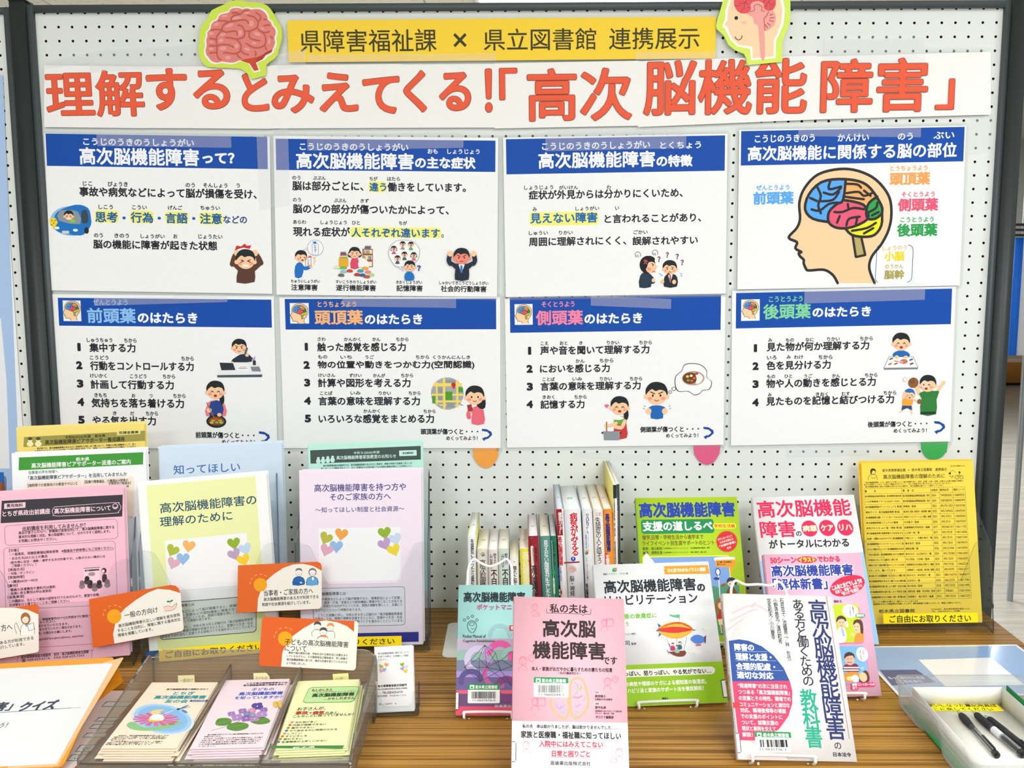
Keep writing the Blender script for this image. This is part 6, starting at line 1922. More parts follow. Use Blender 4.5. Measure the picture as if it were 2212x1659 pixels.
for L, c in (([(1170, 890), (1200, 920), (1190, 980)], '#a9b4c2'), ([(1230, 930), (1215, 960)], '#f0b04a'), ([(1160, 1020), (1200, 1030), (1235, 1010)], '#e88a9a'), ([(1180, 1110), (1220, 1090)], '#b59bd0'), ([(1250, 1060), (1265, 1020)], '#a9b4c2'), ([(1000, 1090), (1040, 1130), (1080, 1090)], '#a9a9d8'), ([(990, 1040), (1000, 1070)], '#b5c0a0'), ([(1050, 1160), (1085, 1150)], '#8fc0d8'), ([(1170, 1160), (1200, 1150)], '#8fc0d8'), ([(1195, 980), (1180, 1000)], '#a9b4c2'), ([(1040, 1130), (1050, 1100)], '#b59bd0')):
    S.line(L, 11, c, 2)
S.part('pink_sketches')
for a in ((815, 215, 27, 1), (1437, 355, 27, 2), (705, 700, 34, 3), (1465, 885, 30, 3), (815, 1065, 30, 2), (735, 1455, 30, 0), (1570, 1520, 30, 4)):
    sketch(S, a[0], a[1], a[2], kind=a[3])
barcode(S, 803, 842, 1113, 1026, '11-0660249-1', 3)
S.part('author_lettering')
S.rect(1352, 968, 1392, 992, '#f3eeee', 4); S.rect(1352, 1070, 1392, 1094, '#f3eeee', 4); S.lift()
small(S, [('監修', 1356, 1388, 980, 18), ('編著', 1356, 1388, 1082, 18), ('員宮暁子', 1352, 1450, 1014, 26), ('札幌医科大学名誉教授', 1352, 1508, 1042, 18), ('薮中弘美', 1355, 1452, 1115, 26), ('脳損傷友の会コロポックル副代表・', 1355, 1602, 1147, 16), ('ポロミナ（妻の会）代表', 1355, 1525, 1168, 16), ('ポロミナ編集部', 1357, 1520, 1201, 28)], PK, .02)
S.part('band_lettering')
small(S, [('私の夫　命は助かりましたが、脳は助かりませんでした……', 700, 1560, 1282, 36), ('家族と医療職・福祉職に知ってほしい', 686, 1586, 1356, 66)], PK, .028)
S.tx('入院中にはみえてこない', 850, 1425, 1440, 60, '#cf3f5e', .03); S.tx('日常と困りごと', 965, 1308, 1528, 58, '#cf3f5e', .03); S.tx('医歯薬出版株式会社', 955, 1314, 1614, 38, PK, .015)
S.line([(832, 1476), (1442, 1488)], 3, '#d9667c'); S.line([(955, 1560), (1318, 1566)], 3, '#d9667c')
slabel(S, 646, 1420, 1606, '#33305c')
S.end()
stand('white wire stand holding the pink paperback', S, .013, hloop=.17)

# ---- aqua pocket manual
S = fbook('aqua and purple pocket manual standing face-out behind the pink paperback', (-0.0398, -0.4735, 0.7245), -.3, 30.5, [(990, 1264), (1149, 1263), (1152, 1546), (984, 1545)], .014, '#a7dbd8', spine='#8cc4c8')
S.zoom(960, 1260, 4.159).part('cover_bands')
for y0, y1, c in ((497, 600, '#b7a9bf'), (598, 692, '#8fb4a8'), (690, 792, '#78809c'), (790, 846, '#a58ed2'), (844, 962, '#6b5f94'), (960, 994, '#e2607a'), (992, 1108, '#6c4a76'), (1106, 1186, '#d94a66')):
    a = S.uv(300, y0)[1]; b2 = max(S.uv(300, y1)[1], -S.h / 2)
    S.fill([(-S.w / 2, b2), (S.w / 2, b2), (S.w / 2, a), (-S.w / 2, a)], c)
S.part('ring_picture')
for x, y, r, w, c, a0, a1 in ((310, 690, 105, 70, '#c9bfdc', 2.0, 5.6), (500, 640, 100, 70, '#e05aa2', 3.3, 6.6), (500, 470, 90, 46, '#9cc7cc', 3.1, 6.3), (600, 660, 70, 50, '#8fc0b8', 3.2, 6.0), (480, 810, 120, 50, '#c05a9a', 1.2, 3.6), (240, 880, 90, 60, '#5a4f86', 3.0, 6.0), (560, 950, 90, 70, '#7a3f7c', 1.2, 5.2), (420, 640, 60, 40, '#b88fd0', 1.6, 4.6)):
    S.line([(x + r * math.cos(a0 + (a1 - a0) * k / 14), y + r * math.sin(a0 + (a1 - a0) * k / 14)) for k in range(15)], w * .8, c, 0, True)
    S.k += 2
NP = [(362, 555), (178, 755), (318, 885), (380, 755), (505, 780), (460, 625), (310, 672), (512, 690), (610, 610), (610, 745), (605, 920)]
for a, b2 in ((0, 1), (1, 2), (2, 3), (3, 0), (0, 5), (5, 3), (3, 4), (4, 5), (0, 6), (6, 1), (6, 2), (6, 3), (3, 7), (7, 8), (7, 9), (4, 9), (2, 4), (4, 10), (3, 10), (0, 4), (8, 9), (1, 3)):
    S.line([NP[a], NP[b2]], 3, '#3c3a52')
S.lift(3)
S.part('title_lettering')
AK = '#1c2730'
S.tx('高次脳機能障害', 172, 726, 124, 94, AK, .026); S.tx('ポケットマニュアル', 290, 772, 214, 52, '#c8388a', .02); S.tx('Pocket Manual of', 166, 371, 476, 28, '#28333c', .012); S.tx('Cognitive Rehabilitation', 166, 453, 521, 28, '#28333c', .012)
S.rect(584, 378, 660, 426, '#d32535'); S.lift(); S.tx('第4版', 596, 652, 402, 34, '#f6e9e9', .03); S.tx('医歯薬出版', 452, 640, 1104, 26, '#d9c3d4', .01)
S.part('head_sketch')
S.line([(245, 446), (218, 420), (206, 385), (216, 350), (245, 336), (278, 350), (288, 385), (276, 420), (256, 446)], 5, '#35525a', 3); S.line([(222, 370), (240, 350), (268, 356), (262, 376), (236, 380), (222, 370)], 4, '#35525a', 3); S.line([(240, 408), (256, 412), (268, 404)], 4, '#35525a', 2)
for p in ((180, 330), (212, 310), (252, 296), (292, 330)):
    S.line([(p[0] + 12 * math.cos(k), p[1] + 12 * math.sin(k)) for k in range(7)], 4, '#35525a')
S.lift(3)
barcode(S, 212, 903, 497, 1078, '11-0657676-0', 5)
slabel(S, 134, 975, 1138, '#2c2f55')
S.end()
stand('white wire stand behind the aqua pocket manual', S, .014, a=.036, hloop=.243, dx=-.009, sag=.012)

# ---- white and green rehabilitation book
S = fbook('white and lime rehabilitation book with an airship standing face-out', (0.2259, -0.4385, 0.7245), 4.2, 34.2, [(1281, 1220), (1530, 1213), (1573, 1517), (1306, 1529)], .010, '#eff2f4')
S.zoom(1260, 1040, 5.821).part('logo'); S.poly([(362, 1130), (372, 1095), (400, 1085), (392, 1110), (425, 1118), (400, 1138)], '#2f9a4a', 2); S.poly([(396, 1090), (435, 1082), (412, 1100), (430, 1112), (400, 1110)], '#d8453c')
S.part('ribbon'); S.poly([(1012, 1066), (1565, 1050), (1592, 1160), (1018, 1168), (1024, 1140), (1010, 1120), (1022, 1095)], '#f39a26')
S.part('title_lettering').lift()
WK = '#20242c'
S.tx('健康ライブラリー　イラスト版', 250, 562, 1167, 24, '#4a5058', .02); S.tx('ひと目でわかるイラスト図解', 1060, 1538, 1120, 50, '#fdf3e2', .04)
S.tx('高次脳機能障害', 258, 1414, 1328, 168, WK, .028); S.tx('の', 1430, 1532, 1336, 98, WK, .06); S.tx('リハビリテーション', 268, 1436, 1500, 132, WK, .028)
S.zoom(1260, 1290, 5.353).part('green_band')
a = S.uv(1550, 744)[1]
S.fill([(-S.w / 2, -S.h / 2), (S.w / 2, -S.h / 2), (S.w / 2, a), (-S.w / 2, a)], '#95c71c')
S.rect(300, 846, 1524, 884, '#f3f5ec', 40)
S.poly([(300, 846), (1490, 802), (1524, 826), (1520, 868), (1490, 890), (300, 934)], '#f3f5ec')
S.part('blurb_lettering').lift()
S.tx('っぽい、怒りっぽい、やる気がでない…', 478, 1476, 888, 62, '#2c2c26', .03); S.tx('の病気や頭部のケガによる認知面の後遺症。', 486, 1424, 1008, 56, '#f5f9e8', .03); S.tx('リハビリ法と家族のサポート法を徹底解説！', 470, 1390, 1086, 56, '#f5f9e8', .03); S.tx('講談社', 910, 985, 1174, 28, '#2f3a1c', .03)
S.tx('後の後遺症に', 470, 848, 222, 60, '#7fbf3a', .03); S.tx('う', 490, 520, 312, 52, '#7fbf3a', .03); S.tx('ション病院', 484, 604, 428, 24, '#4a4f55', .01); S.tx('司', 484, 536, 532, 52, '#3a3f45', .015); S.tx('監修', 556, 612, 540, 28, '#3a3f45', .02)
S.part('airship_picture')
for x, y in ((1240, 235), (1395, 345), (1290, 625)):
    for dx, dy, r in ((-50, 5, 34), (0, -12, 42), (50, 4, 36), (20, 18, 34)):
        S.ell(x + dx, y + dy, r, r * .62, '#dfe3dc')
S.poly([(855, 300), (912, 335), (905, 430), (868, 462), (880, 380)], '#3f6aa8')
S.poly([(850, 380), (940, 310), (1060, 284), (1180, 300), (1270, 375), (1180, 455), (1060, 482), (940, 450)], '#eeb03a', 3)
S.poly([(850, 380), (960, 350), (1100, 344), (1268, 374), (1100, 412), (960, 408)], '#d5342c', 3); S.poly([(855, 378), (960, 318), (1100, 288), (1220, 330), (1265, 372), (1140, 312), (1000, 318)], '#c8402c', 2)
S.poly([(835, 385), (905, 375), (915, 388), (850, 396)], '#5a5f80'); S.poly([(1265, 372), (1310, 380), (1268, 388)], '#3f5a90')
S.line([(1112, 280), (1110, 205)], 4, '#6a8a70'); S.poly([(988, 198), (1040, 208), (1110, 200), (1108, 240), (1060, 232), (1020, 225)], '#5fb37a', 2)
for x0, x1 in ((962, 1010), (1080, 1080), (1198, 1160)):
    S.line([(x0, 465), (x1, 620)], 3, '#5a4a40')
S.poly([(975, 625), (1000, 632), (1175, 618), (1178, 672), (1120, 690), (1040, 672)], '#7a3f2c', 2); S.line([(968, 610), (990, 660)], 5, '#5a3a2c')
for x, y, c in ((1035, 545, '#b8306a'), (1085, 572, '#8fc0a0'), (1115, 532, '#2f5f80')):
    S.poly([(x - 24, y + 70), (x - 20, y + 22), (x + 20, y + 22), (x + 24, y + 70)], c, 2); S.ell(x, y, 16, 18, SKIN); S.poly([(x - 17, y), (x - 12, y - 18), (x + 12, y - 18), (x + 17, y), (x, y - 8)], '#3a2a22')
S.line([(1015, 580), (988, 540)], 9, '#b8306a'); S.line([(1132, 560), (1142, 525)], 9, '#8fc0e0')
S.poly([(1240, 490), (1275, 445), (1340, 438), (1400, 470), (1412, 500), (1370, 530), (1300, 535)], '#4f7fd0', 3); S.poly([(1395, 460), (1420, 440), (1415, 540), (1395, 515)], '#6a3f70'); S.rect(1300, 545, 1362, 562, '#c05a6a', 5)
S.lift()
S.part('spine_label'); S.poly([(1586, 958), (1650, 950), (1672, 1158), (1618, 1166)], '#2c2f45'); S.poly([(1596, 968), (1650, 960), (1668, 1150), (1624, 1156)], '#eef0f0')
S.end()
stand('white wire stand with its lip showing under the white and lime book', S, .010, a=.045, hloop=.2)

# ---- lime school-life guide at the back
S = fbook('lime green guide with bold blue title standing face-out against the pegboard', (0.3157, -0.2076, 0.7245), 3.1, 26.5, [(1371, 1076), (1592, 1073), (1622, 1394), (1394, 1398)], .012, '#b4d52c', spine='#7fb08a')
S.zoom(1260, 1040, 5.821).part('title_lettering')
S.rect(722, 482, 1650, 648, '#178a50', 34); S.rect(1626, 528, 1924, 592, '#f7ea3c', 30); S.lift()
S.tx('高次脳機能障害', 700, 1906, 362, 196, '#1b3fa4', .038); S.tx('支援の道しるべ', 745, 1625, 566, 126, '#f4f8f2', .036); S.tx('学校生活編', 1645, 1906, 560, 48, '#d86a1c', .03)
GK = '#6b4c1a'
small(S, [('復学,日常・学校生活から進学まで', 738, 1510, 706, 62), ('ライフイベント別生涯サポートのヒント', 740, 1648, 780, 62)], GK, .018)
small(S, [('監修：深川和利', 746, 990, 846, 40), ('編著：長野友里', 748, 996, 898, 40), ('名古屋市総合リハビリテーションセンター　高次脳機能障害支援部長　医師', 1006, 1588, 842, 20), ('名古屋市総合リハビリテーションセンター　臨床心理科長　臨床心理士', 1008, 1556, 894, 20)], '#3f4a18', .02)
S.part('starburst')
S.poly([(1805 + (142 if k % 2 else 124) * math.cos(k * math.pi / 40), 755 + (142 if k % 2 else 124) * math.sin(k * math.pi / 40)) for k in range(80)], '#d8262e')
for a, x0, x1, y in (('ダウンロードして', 1690, 1870, 735), ('そのまま使える', 1714, 1885, 772), ('「支援計画書」', 1712, 1915, 818), ('付き', 1805, 1858, 842)):
    S.tx(a, x0, x1, y, 30, '#f8ece6', .03, 0, 17)
S.lift(3)
S.part('street_picture')
S.rect(742, 942, 1956, 2300, '#eff03c', 14)
S.rect(756, 956, 1944, 2300, '#7ea4dc', 8)
a = S.uv(800, 1000)
S.poly([(756, 956), (840, 956), (900, 1030), (1010, 1150), (1020, 2000), (756, 2000)], '#eef1ee', 2)
S.poly([(1640, 970), (1700, 952), (1900, 952), (1880, 1010), (1760, 1030), (1680, 1020)], '#f0f3f5', 2)
S.poly([(1540, 1400), (1700, 1330), (1960, 1310), (1960, 2300), (1500, 2300)], '#4f9a7a', 2)
S.poly([(1660, 990), (1900, 980), (1920, 1000), (1915, 1060), (1880, 1078), (1858, 1190), (1840, 1078), (1680, 1072), (1660, 1055)], '#f29c28'); S.lift()
small(S, [('お小遣いを計画的に', 1678, 1872, 1014, 26), ('使うには？', 1680, 1790, 1044, 26)], '#4a2c10', .03)
S.line([(1700, 1180), (1722, 1500)], 14, '#e8ecf0'); S.ell(1692, 1138, 34, 50, '#2c4f9a'); S.ell(1692, 1138, 22, 36, '#eef1f5'); S.poly([(1632, 1222), (1660, 1202), (1710, 1210), (1708, 1238), (1660, 1240)], '#2c3f8a'); S.poly([(1725, 1300), (1790, 1275), (1782, 1310), (1735, 1330)], '#9a5a24')
S.poly([(1800, 1400), (1830, 1335), (1890, 1330), (1930, 1400), (1940, 1500), (1790, 1500)], '#7a4a24', 2); S.ell(1860, 1270, 52, 56, SKIN); S.poly([(1808, 1280), (1806, 1240), (1840, 1208), (1895, 1215), (1928, 1260), (1925, 1300), (1895, 1290), (1870, 1250), (1830, 1260)], '#2a2f55', 3); S.ell(1842, 1290, 5, 9, '#22242c')
S.zoom(1260, 1290, 5.353)
S.poly([(1540, 160), (1540, 300), (1570, 420), (1640, 420), (1640, 160)], '#57a85c'); S.poly([(1525, 160), (1530, 60), (1560, 15), (1610, 20), (1625, 90), (1600, 160)], '#9a6a2c', 2); S.ell(1590, 100, 34, 40, SKIN); S.poly([(1545, 260), (1560, 170), (1610, 165), (1630, 260)], '#c8342c', 2); S.poly([(1555, 255), (1630, 250), (1635, 320), (1570, 320)], '#f0e0b0'); S.line([(1585, 320), (1600, 410)], 14, SKIN)
b2 = S.uv(1590, 440)[1]
S.fill([(-S.w / 2, -S.h / 2), (S.w / 2, -S.h / 2), (S.w / 2, b2), (-S.w / 2, b2)], '#a9cf1e')
S.end()
stand('white wire stand under the lime green guide', S, .012, a=.045, hloop=.2)

# ---- white book with crimson title
S = fbook('white and pale blue book with crimson title standing face-out behind the pink comic guide', (0.5391, -0.2028, 0.7245), 0, 31, [(1620, 1075), (1846, 1068), (1897, 1392), (1669, 1397)], .012, '#f3f3f3', spine='#f0e6e8')
S.zoom(1560, 1040, 5.821).part('pale_blue_band')
a = S.uv(1740, 890)[1]
S.fill([(-S.w / 2, -S.h / 2), (S.w / 2, -S.h / 2), (S.w / 2, a), (-S.w / 2, a - .012)], '#9cc8f0')
S.part('title_lettering')
CR = '#df2458'
S.tx('高次脳機能', 440, 1618, 352, 220, CR, .024); S.tx('障害', 475, 920, 606, 212, CR, .024); S.tx('の', 928, 1000, 658, 62, KB, .04); S.tx('がトータルにわかる', 588, 1592, 790, 112, KB, .035)
for x, y, b2, x0, x1 in ((1098, 592, '病態', 1010, 1190), (1320, 585, 'ケア', 1240, 1398), (1548, 580, 'リハ', 1470, 1630)):
    S.ell(x, y, 102, 102, CR); S.lift(); S.tx(b2, x0, x1, y, 82, '#f8efc8', .04)
S.end()
S2 = S
stand('white wire stand behind the book with the crimson title', S, .012, a=.045, hloop=.2)

# ---- pink comic guide
S = fbook('pink illustrated guide with comic panels standing face-out behind the white textbook', (0.4889, -0.4130, 0.7245), 2.2, 28.1, [(1650, 1198), (1858, 1194), (1906, 1503), (1683, 1508)], .012, '#f4bfd8', spine='#e8a8c4')
S.zoom(1560, 1040, 5.821).part('title_lettering')
RD = '#d72c50'
S.ell(1065, 985, 126, 44, RD); S.lift()
S.tx('50シーン', 602, 936, 992, 82, RD, .05); S.tx('イラスト', 960, 1172, 985, 62, '#f6ea3a', .06); S.tx('でわかる', 1196, 1480, 978, 76, RD, .05)
for q, c in ((.11, '#f6f3f6'), (.03, '#2b3f9e')):
    S.tx('高次脳機能障害', 615 - 100 * (q - .035), 1645 + 100 * (q - .035), 1128, 150 + 160 * (q - .035), c, q); S.lift(9)
    S.tx('「解体新書」', 632 - 100 * (q - .035), 1322 + 100 * (q - .035), 1296, 150 + 160 * (q - .035), c, q); S.lift(9)
S.part('red_oval')
S.ell(1575, 1310, 232, 118, '#d8244a', 17); S.lift()
for a, x0, x1, y, h, b2 in (('こんなときどうしよう!?', 1375, 1752, 1345, 62, .05), ('家庭で、職場で、学校での', 1420, 1756, 1395, 46, .015), ('“困った”を解決！', 1500, 1720, 1418, 46, .03)):
    S.tx(a, x0, x1, y, h, '#f9eef0', b2, 0, 15)
S.tx('稲本 礼', 1405, 1506, 1508, 34, KB, .02)
S.lift(2)
S.zoom(1540, 1270, 4.266).part('comic_panel')
S.rect(1010, 165, 1395, 512, '#ef7fae', 30); S.rect(1000, 155, 1384, 500, '#c6d92c', 26)
S.poly([(1130, 500), (1140, 400), (1170, 360), (1210, 370), (1230, 430), (1215, 500)], '#eef0f4', 2); S.ell(1182, 315, 44, 54, SKIN); S.poly([(1136, 320), (1140, 275), (1180, 255), (1222, 280), (1228, 330), (1205, 290), (1160, 290)], '#4a3a30', 2)
S.line([(1205, 440), (1190, 380)], 20, '#a8c4e4', 2); S.ell(1232, 335, 14, 30, '#f5f3ee')
S.poly([(1300, 500), (1310, 440), (1345, 405), (1385, 420), (1385, 490), (1360, 500)], '#f0953c', 2); S.ell(1330, 360, 44, 56, SKIN); S.poly([(1290, 345), (1300, 300), (1345, 290), (1378, 320), (1384, 420), (1358, 410), (1352, 340), (1320, 320)], '#5a3a2c', 2); S.ell(1284, 430, 18, 16, SKIN)
S.ell(1262, 215, 72, 62, '#f6f6f4'); S.lift(); S.vt('もうっ、なんで片付けないの！', 1250, 175, 1262, 262, KB, .02); S.vt('何度言えば', 1280, 172, 1292, 235, KB, .02)
for x, y in ((1182, 325), (1318, 365)):
    for s_ in (-1, 1):
        S.ell(x + 14 * s_, y - 8, 3.5, 5, '#3a2c28')
    S.line([(x - 8, y + 22), (x, y + 26), (x + 9, y + 22)], 4, '#a5483c')
S.lift()
S.rect(1310, 238, 1402, 272, '#2f9a5c', 14); S.lift(); S.tx('固執性', 1320, 1392, 255, 26, '#f2f6f2', .04)
S.part('comic_panel')
S.rect(1090, 552, 1452, 882, '#ef7fae', 30); S.rect(1080, 540, 1440, 870, '#7db8e6', 26)
S.poly([(1200, 770), (1205, 715), (1250, 700), (1320, 700), (1345, 740), (1340, 775)], '#7a2f52', 2); S.line([(1204, 735), (1340, 735)], 12, '#f3ece8'); S.line([(1204, 758), (1340, 758)], 12, '#f3ece8')
S.ell(1256, 655, 46, 58, '#f3b8a0'); S.poly([(1208, 655), (1212, 610), (1255, 590), (1298, 612), (1306, 660), (1286, 625), (1240, 630), (1222, 640)], '#4a3428', 2); S.line([(1236, 690), (1256, 684), (1276, 690)], 6, '#9a3a34')
for s_ in (-1, 1):
    S.ell(1256 + 15 * s_, 652, 3.5, 5, '#3a2c28')
S.ell(1374, 818, 3.5, 5, '#3a2c28'); S.lift()
S.poly([(1205, 790), (1330, 775), (1340, 850), (1230, 868)], '#ef9a3a', 2); S.ell(1262, 835, 34, 20, '#f3e2a0')
S.poly([(1345, 868), (1360, 800), (1400, 760), (1432, 790), (1436, 865)], '#5a3c30', 2); S.ell(1382, 822, 36, 44, SKIN)
S.ell(1372, 612, 54, 66, '#f4f5f5'); S.lift(); S.vt('今日はカレーじゃなかったのか', 1346, 575, 1358, 665, KB, .02); S.vt('なんだと', 1372, 572, 1384, 622, KB, .02)
S.ell(1308, 836, 34, 34, '#f6f6f4'); S.heart(1374, 742, 16, '#a9d4f2')
S.rect(1268, 874, 1498, 910, '#e0306a', 16); S.rect(1268, 905, 1338, 942, '#e0306a', 14); S.lift(); S.tx('感情コントロールの', 1278, 1488, 892, 28, '#fbeef2', .04); S.tx('低下', 1282, 1326, 924, 26, '#fbeef2', .04)
S.end()
stand('white wire stand with its lip showing under the pink comic guide', S, .012, a=.050, hloop=.18)

# ---- white textbook with the navy title at the front right
S = fbook('white textbook with navy upright title and blue and red disc, face-out at front right', (0.3810, -0.6073, 0.7245), 3.4, 38.1, [(1562, 1282), (1795, 1288), (1853, 1646), (1592, 1640)], .014, '#f0efee', spine='#e9e2de')
S.zoom(1540, 1270, 4.266).part('pink_wash')
a, b2 = -S.w / 2, S.h / 2
S.poly([(100, 60), (420, 60), (330, 190), (200, 330), (160, 480), (140, 480)], '#f7d3d2', 2)
for k in range(6):
    S.line([(120 + 12 * k, 430 - 40 * k), (230 + 30 * k, 330 - 35 * k), (360 + 30 * k, 120 + 20 * k)], 14, ('#f9dedd', '#f3bcbc')[k % 2], 3, True)
S.part('lower_pink_wash'); S.poly([(238, 1402), (420, 1450), (560, 1520), (700, 1590), (236, 1578)], '#f7d3d2', 2)
S.part('disc_picture')
S.poly([(146, 488), (240, 474), (330, 488), (450, 538), (560, 622), (652, 738), (708, 858), (178, 864)], '#2d4f98'); S.poly([(178, 862), (708, 856), (732, 950), (730, 1070), (694, 1186), (610, 1300), (500, 1378), (380, 1406), (240, 1402), (205, 1120)], '#e2446c')
S.part('title_lettering').lift()
NV = '#262f66'
S.vt('高次脳機能障害', 868, 104, 1040, 1398, NV, .014); S.tx('の', 1120, 1182, 1455, 62, KB, .01); S.vt('ある方と働くための', 722, 104, 826, 902, '#23252f', .012); S.vt('教科書', 790, 928, 948, 1476, '#1fa684', .02)
S.vt('石井京子／池嶋貫二／林　哲也', 612, 96, 650, 668, KB, .01); S.vt('小野寺敦志／濱田和秀', 552, 96, 590, 518, KB, .01); S.vt('宮永和夫／小川慶幸', 494, 96, 532, 478, KB, .01)
S.part('disc_lettering')
for q, x0, x1, y in (('障害の', 196, 378, 545), ('理解と支援・', 206, 540, 632), ('合理的配慮・', 212, 574, 720), ('適切な対応', 220, 558, 802)):
    S.tx(q, x0, x1, y, 68, '#f3f5f8', .035)
for x0, x1, y in ((205, 500, 588), (208, 584, 672), (212, 645, 762)):
    S.line([(x0, y), (x1, y)], 2.5, '#c3cfe4')
for q, x0, x1, y in (('“発達障害”の次に注目され', 228, 684, 900), ('つつある「高次脳機能障害」', 232, 706, 957), ('の定義とその特性、職場での', 238, 716, 1014), ('コミュニケーションと適切な', 246, 708, 1072), ('対応、職場復帰等の場面', 252, 672, 1126), ('での支援のポイントに', 256, 640, 1182), ('ついて、就職支援の', 262, 602, 1238), ('現状と事例を交えて', 266, 580, 1294), ('解説！', 270, 366, 1350)):
    S.tx(q, x0, x1, y, 44, '#fbe9e6', .02)
S.tx('日本法令', 1108, 1276, 1534, 42, KB, .03)
S.line([(1042, 52), (1258, 1390)], 4, '#a8645a')
S.part('red_flag_tape'); S.rect(166, 1055, 268, 1108, '#ef3a44')
barcode(S, 382, 1322, 722, 1514, '11-0631736-3', 9)
slabel(S, 246, 1338, 1522, '#33305c')
S.end()
i = Ink()
g = glyphs('\n'.join('高次脳機能障害のある方と働くための教科書'))
v, lo, to, E = g
hh = S.h * .78
i.add(np.c_[np.full(len(v), -S.w / 2 - .00004), S.h * .46 - hh + v[:, 1] * hh, -.0035 - (1 - v[:, 0]) * .007], lo, to, mat('#3a3f6a'))
i.build('spine_lettering', S.root)
stand('white wire stand with its lip showing under the white textbook', S, .014, a=.043, hloop=.262, dx=-.022, sag=.005)
# ================================================================ smoky leaflet tray
XL0, XL1, XR = -.562, -.572, -.222
YB, YF, ZB = -.449, -.69, .765
t = thing('leaflet_tray', 'smoky grey acrylic tray with three slots of folded leaflets', 'tray', (-.395, -.57, TZ))
off = Vector((.395, .57, -TZ))


def world_prism(P3, n, th, m, name, parent, side=None):
    """plate of thickness th from a flat outline given in world coordinates"""
    n = Vector(n).normalized() * th
    k = len(P3)
    v = [Vector(p) + off for p in P3]
    v = [tuple(p) for p in v] + [tuple(p + n) for p in v]
    u = (Vector(P3[1]) - Vector(P3[0])).normalized()
    w = n.normalized().cross(u)
    tri = tessellate_polygon([[Vector((Vector(p).dot(u), Vector(p).dot(w), 0)) for p in P3]])
    i = Ink()
    i.faces(v, [tuple(q) for q in tri] + [tuple(x + k for x in q) for q in tri], m)
    i.faces(v, [(a, (a + 1) % k, k + (a + 1) % k, k + a) for a in range(k)], side or m)
    return i.build(name, parent)


SMEDGE = clear('smoked_edge', '#8d8a84', .1, .35, '#b5b2aa')
world_prism([(XL0, YB, ZB), (XR, YB, ZB), (XR, YF, ZB), (XL1, YF, ZB)], (0, 0, -1), .003, SMOKE, 'floor_plate', t, SMEDGE)
r = .018
back = [(XL0, YB, ZB), (XR, YB, ZB)] + [(XR - r + r * math.cos(a * D), YB, .818 - r + r * math.sin(a * D)) for a in (0, 30, 60, 90)] + [(XL0 + r + r * math.cos(a * D), YB, .818 - r + r * math.sin(a * D)) for a in (90, 120, 150, 180)]
world_prism(back, (0, 1, 0), .003, SMOKE, 'back_wall', t, SMEDGE)
for x0, x1, s in ((XL0, XL1, -1), (XR, XR, 1)):
    world_prism([(x0, YB, TZ), (x0, YB, .80), (x0, YB - .012, .815), (x0, YB - .03, .812), (x1, YF, ZB + .006), (x1, YF - .004, TZ), (x1, YF + .03, TZ), (x1, YF + .045, TZ + .02), (x0, YB - .05, TZ + .02), (x0, YB - .04, TZ)], (s, 0, 0), .003, SMOKE, 'side_wall', t, SMEDGE)
for f in (.345, .665):
    xb, xf = XL0 + (XR - XL0) * f, XL1 + (XR - XL1) * f
    world_prism([(xb, YB, ZB), (xb, YB, ZB + .03), (xf, YF, ZB + .002), (xf, YF, ZB)], (1, 0, 0), .002, SMOKE, 'divider', t, SMEDGE)
W3 = (XR - XL1) / 3
for k in range(3):
    a, b = XL1 + W3 * k, XL1 + W3 * (k + 1)
    if k == 1:
        P = [(a, YF - .004, ZB)] + [(a + W3 * q / 12, YF - .004, TZ + (ZB - TZ) * (.15 + .65 * math.sin(math.pi * q / 12))) for q in range(13)] + [(b, YF - .004, ZB)]
        P = P[::-1]
    else:
        P = [(a, YF - .004, TZ), (b, YF - .004, TZ), (b, YF - .004, ZB), (a, YF - .004, ZB)]
    world_prism(P, (0, -1, 0), .003, SMOKE, 'front_apron', t, SMEDGE)


def tri_leaf(label, o, tilt, corners, col, grp, n, yaw=0):
    S = Sheet('folded_leaflet', label, 'leaflet', o=o, yaw=yaw, tilt=tilt, corners=corners)
    S.body('paper_sheet', col, .0005)
    behind(S, n, .0018, col, grp, (.0016, -.0030), 'folded_leaflet')
    return S


S = tri_leaf('cream folded leaflet with a pink flower picture on top of the left tray stack', (-.49, -.57, .778), 88, [(350, 1476), (488, 1473), (362, 1619), (193, 1616)], '#f7e6cf', 'plain cream folded leaflet lower in the left tray stack', 5)
S.zoom(160, 1380, 5.027).part('lettering')
TQ = '#2f9aa4'
small(S, [('高次脳機能障害の理解を求めて', 1004, 1460, 548, 18, '#4a4a44')], '#4a4a44', .03)
S.tx('とちぎ', 1080, 1312, 590, 34, TQ, .04); S.tx('高次脳機能障害', 872, 1432, 634, 40, TQ, .04); S.tx('友の会', 986, 1240, 678, 38, TQ, .04); S.rect(1265, 663, 1445, 683, '#2f3f8a')
S.lift(); S.tx('2026年度版', 1280, 1430, 673, 14, '#e9ecf4', .01)
for k, (q, x0, x1) in enumerate((('当会は、高次脳機能障害を持つ方とその', 480, 1030), ('家族が中心となって活動している会で、悩みを語り合い、', 436, 1010), ('元気づけあいながら、より良い生活を目指す', 408, 1000), ('ものです。', 396, 560), ('ご入会を希望される方はもとより、ご相談の', 400, 965), ('際にもお気軽にどうぞ。', 358, 950), ('支援の輪を広げていきましょう。', 340, 840))):
    S.tx(q, x0, x1, 1052 + 16 * k, 12, '#3a3632', .03)
S.part('flower_picture')
for s_, c in ((1.0, '#d8e6e6'), (.92, '#a9cdec'), (.8, '#8bbdea')):
    S.ell(960, 865, 400 * s_, 138 * s_, c, -14)
S.poly([(570, 930), (640, 900), (760, 960), (900, 950), (1060, 900), (1180, 910), (1000, 975), (780, 1000), (620, 980)], '#8fc48a', 3)
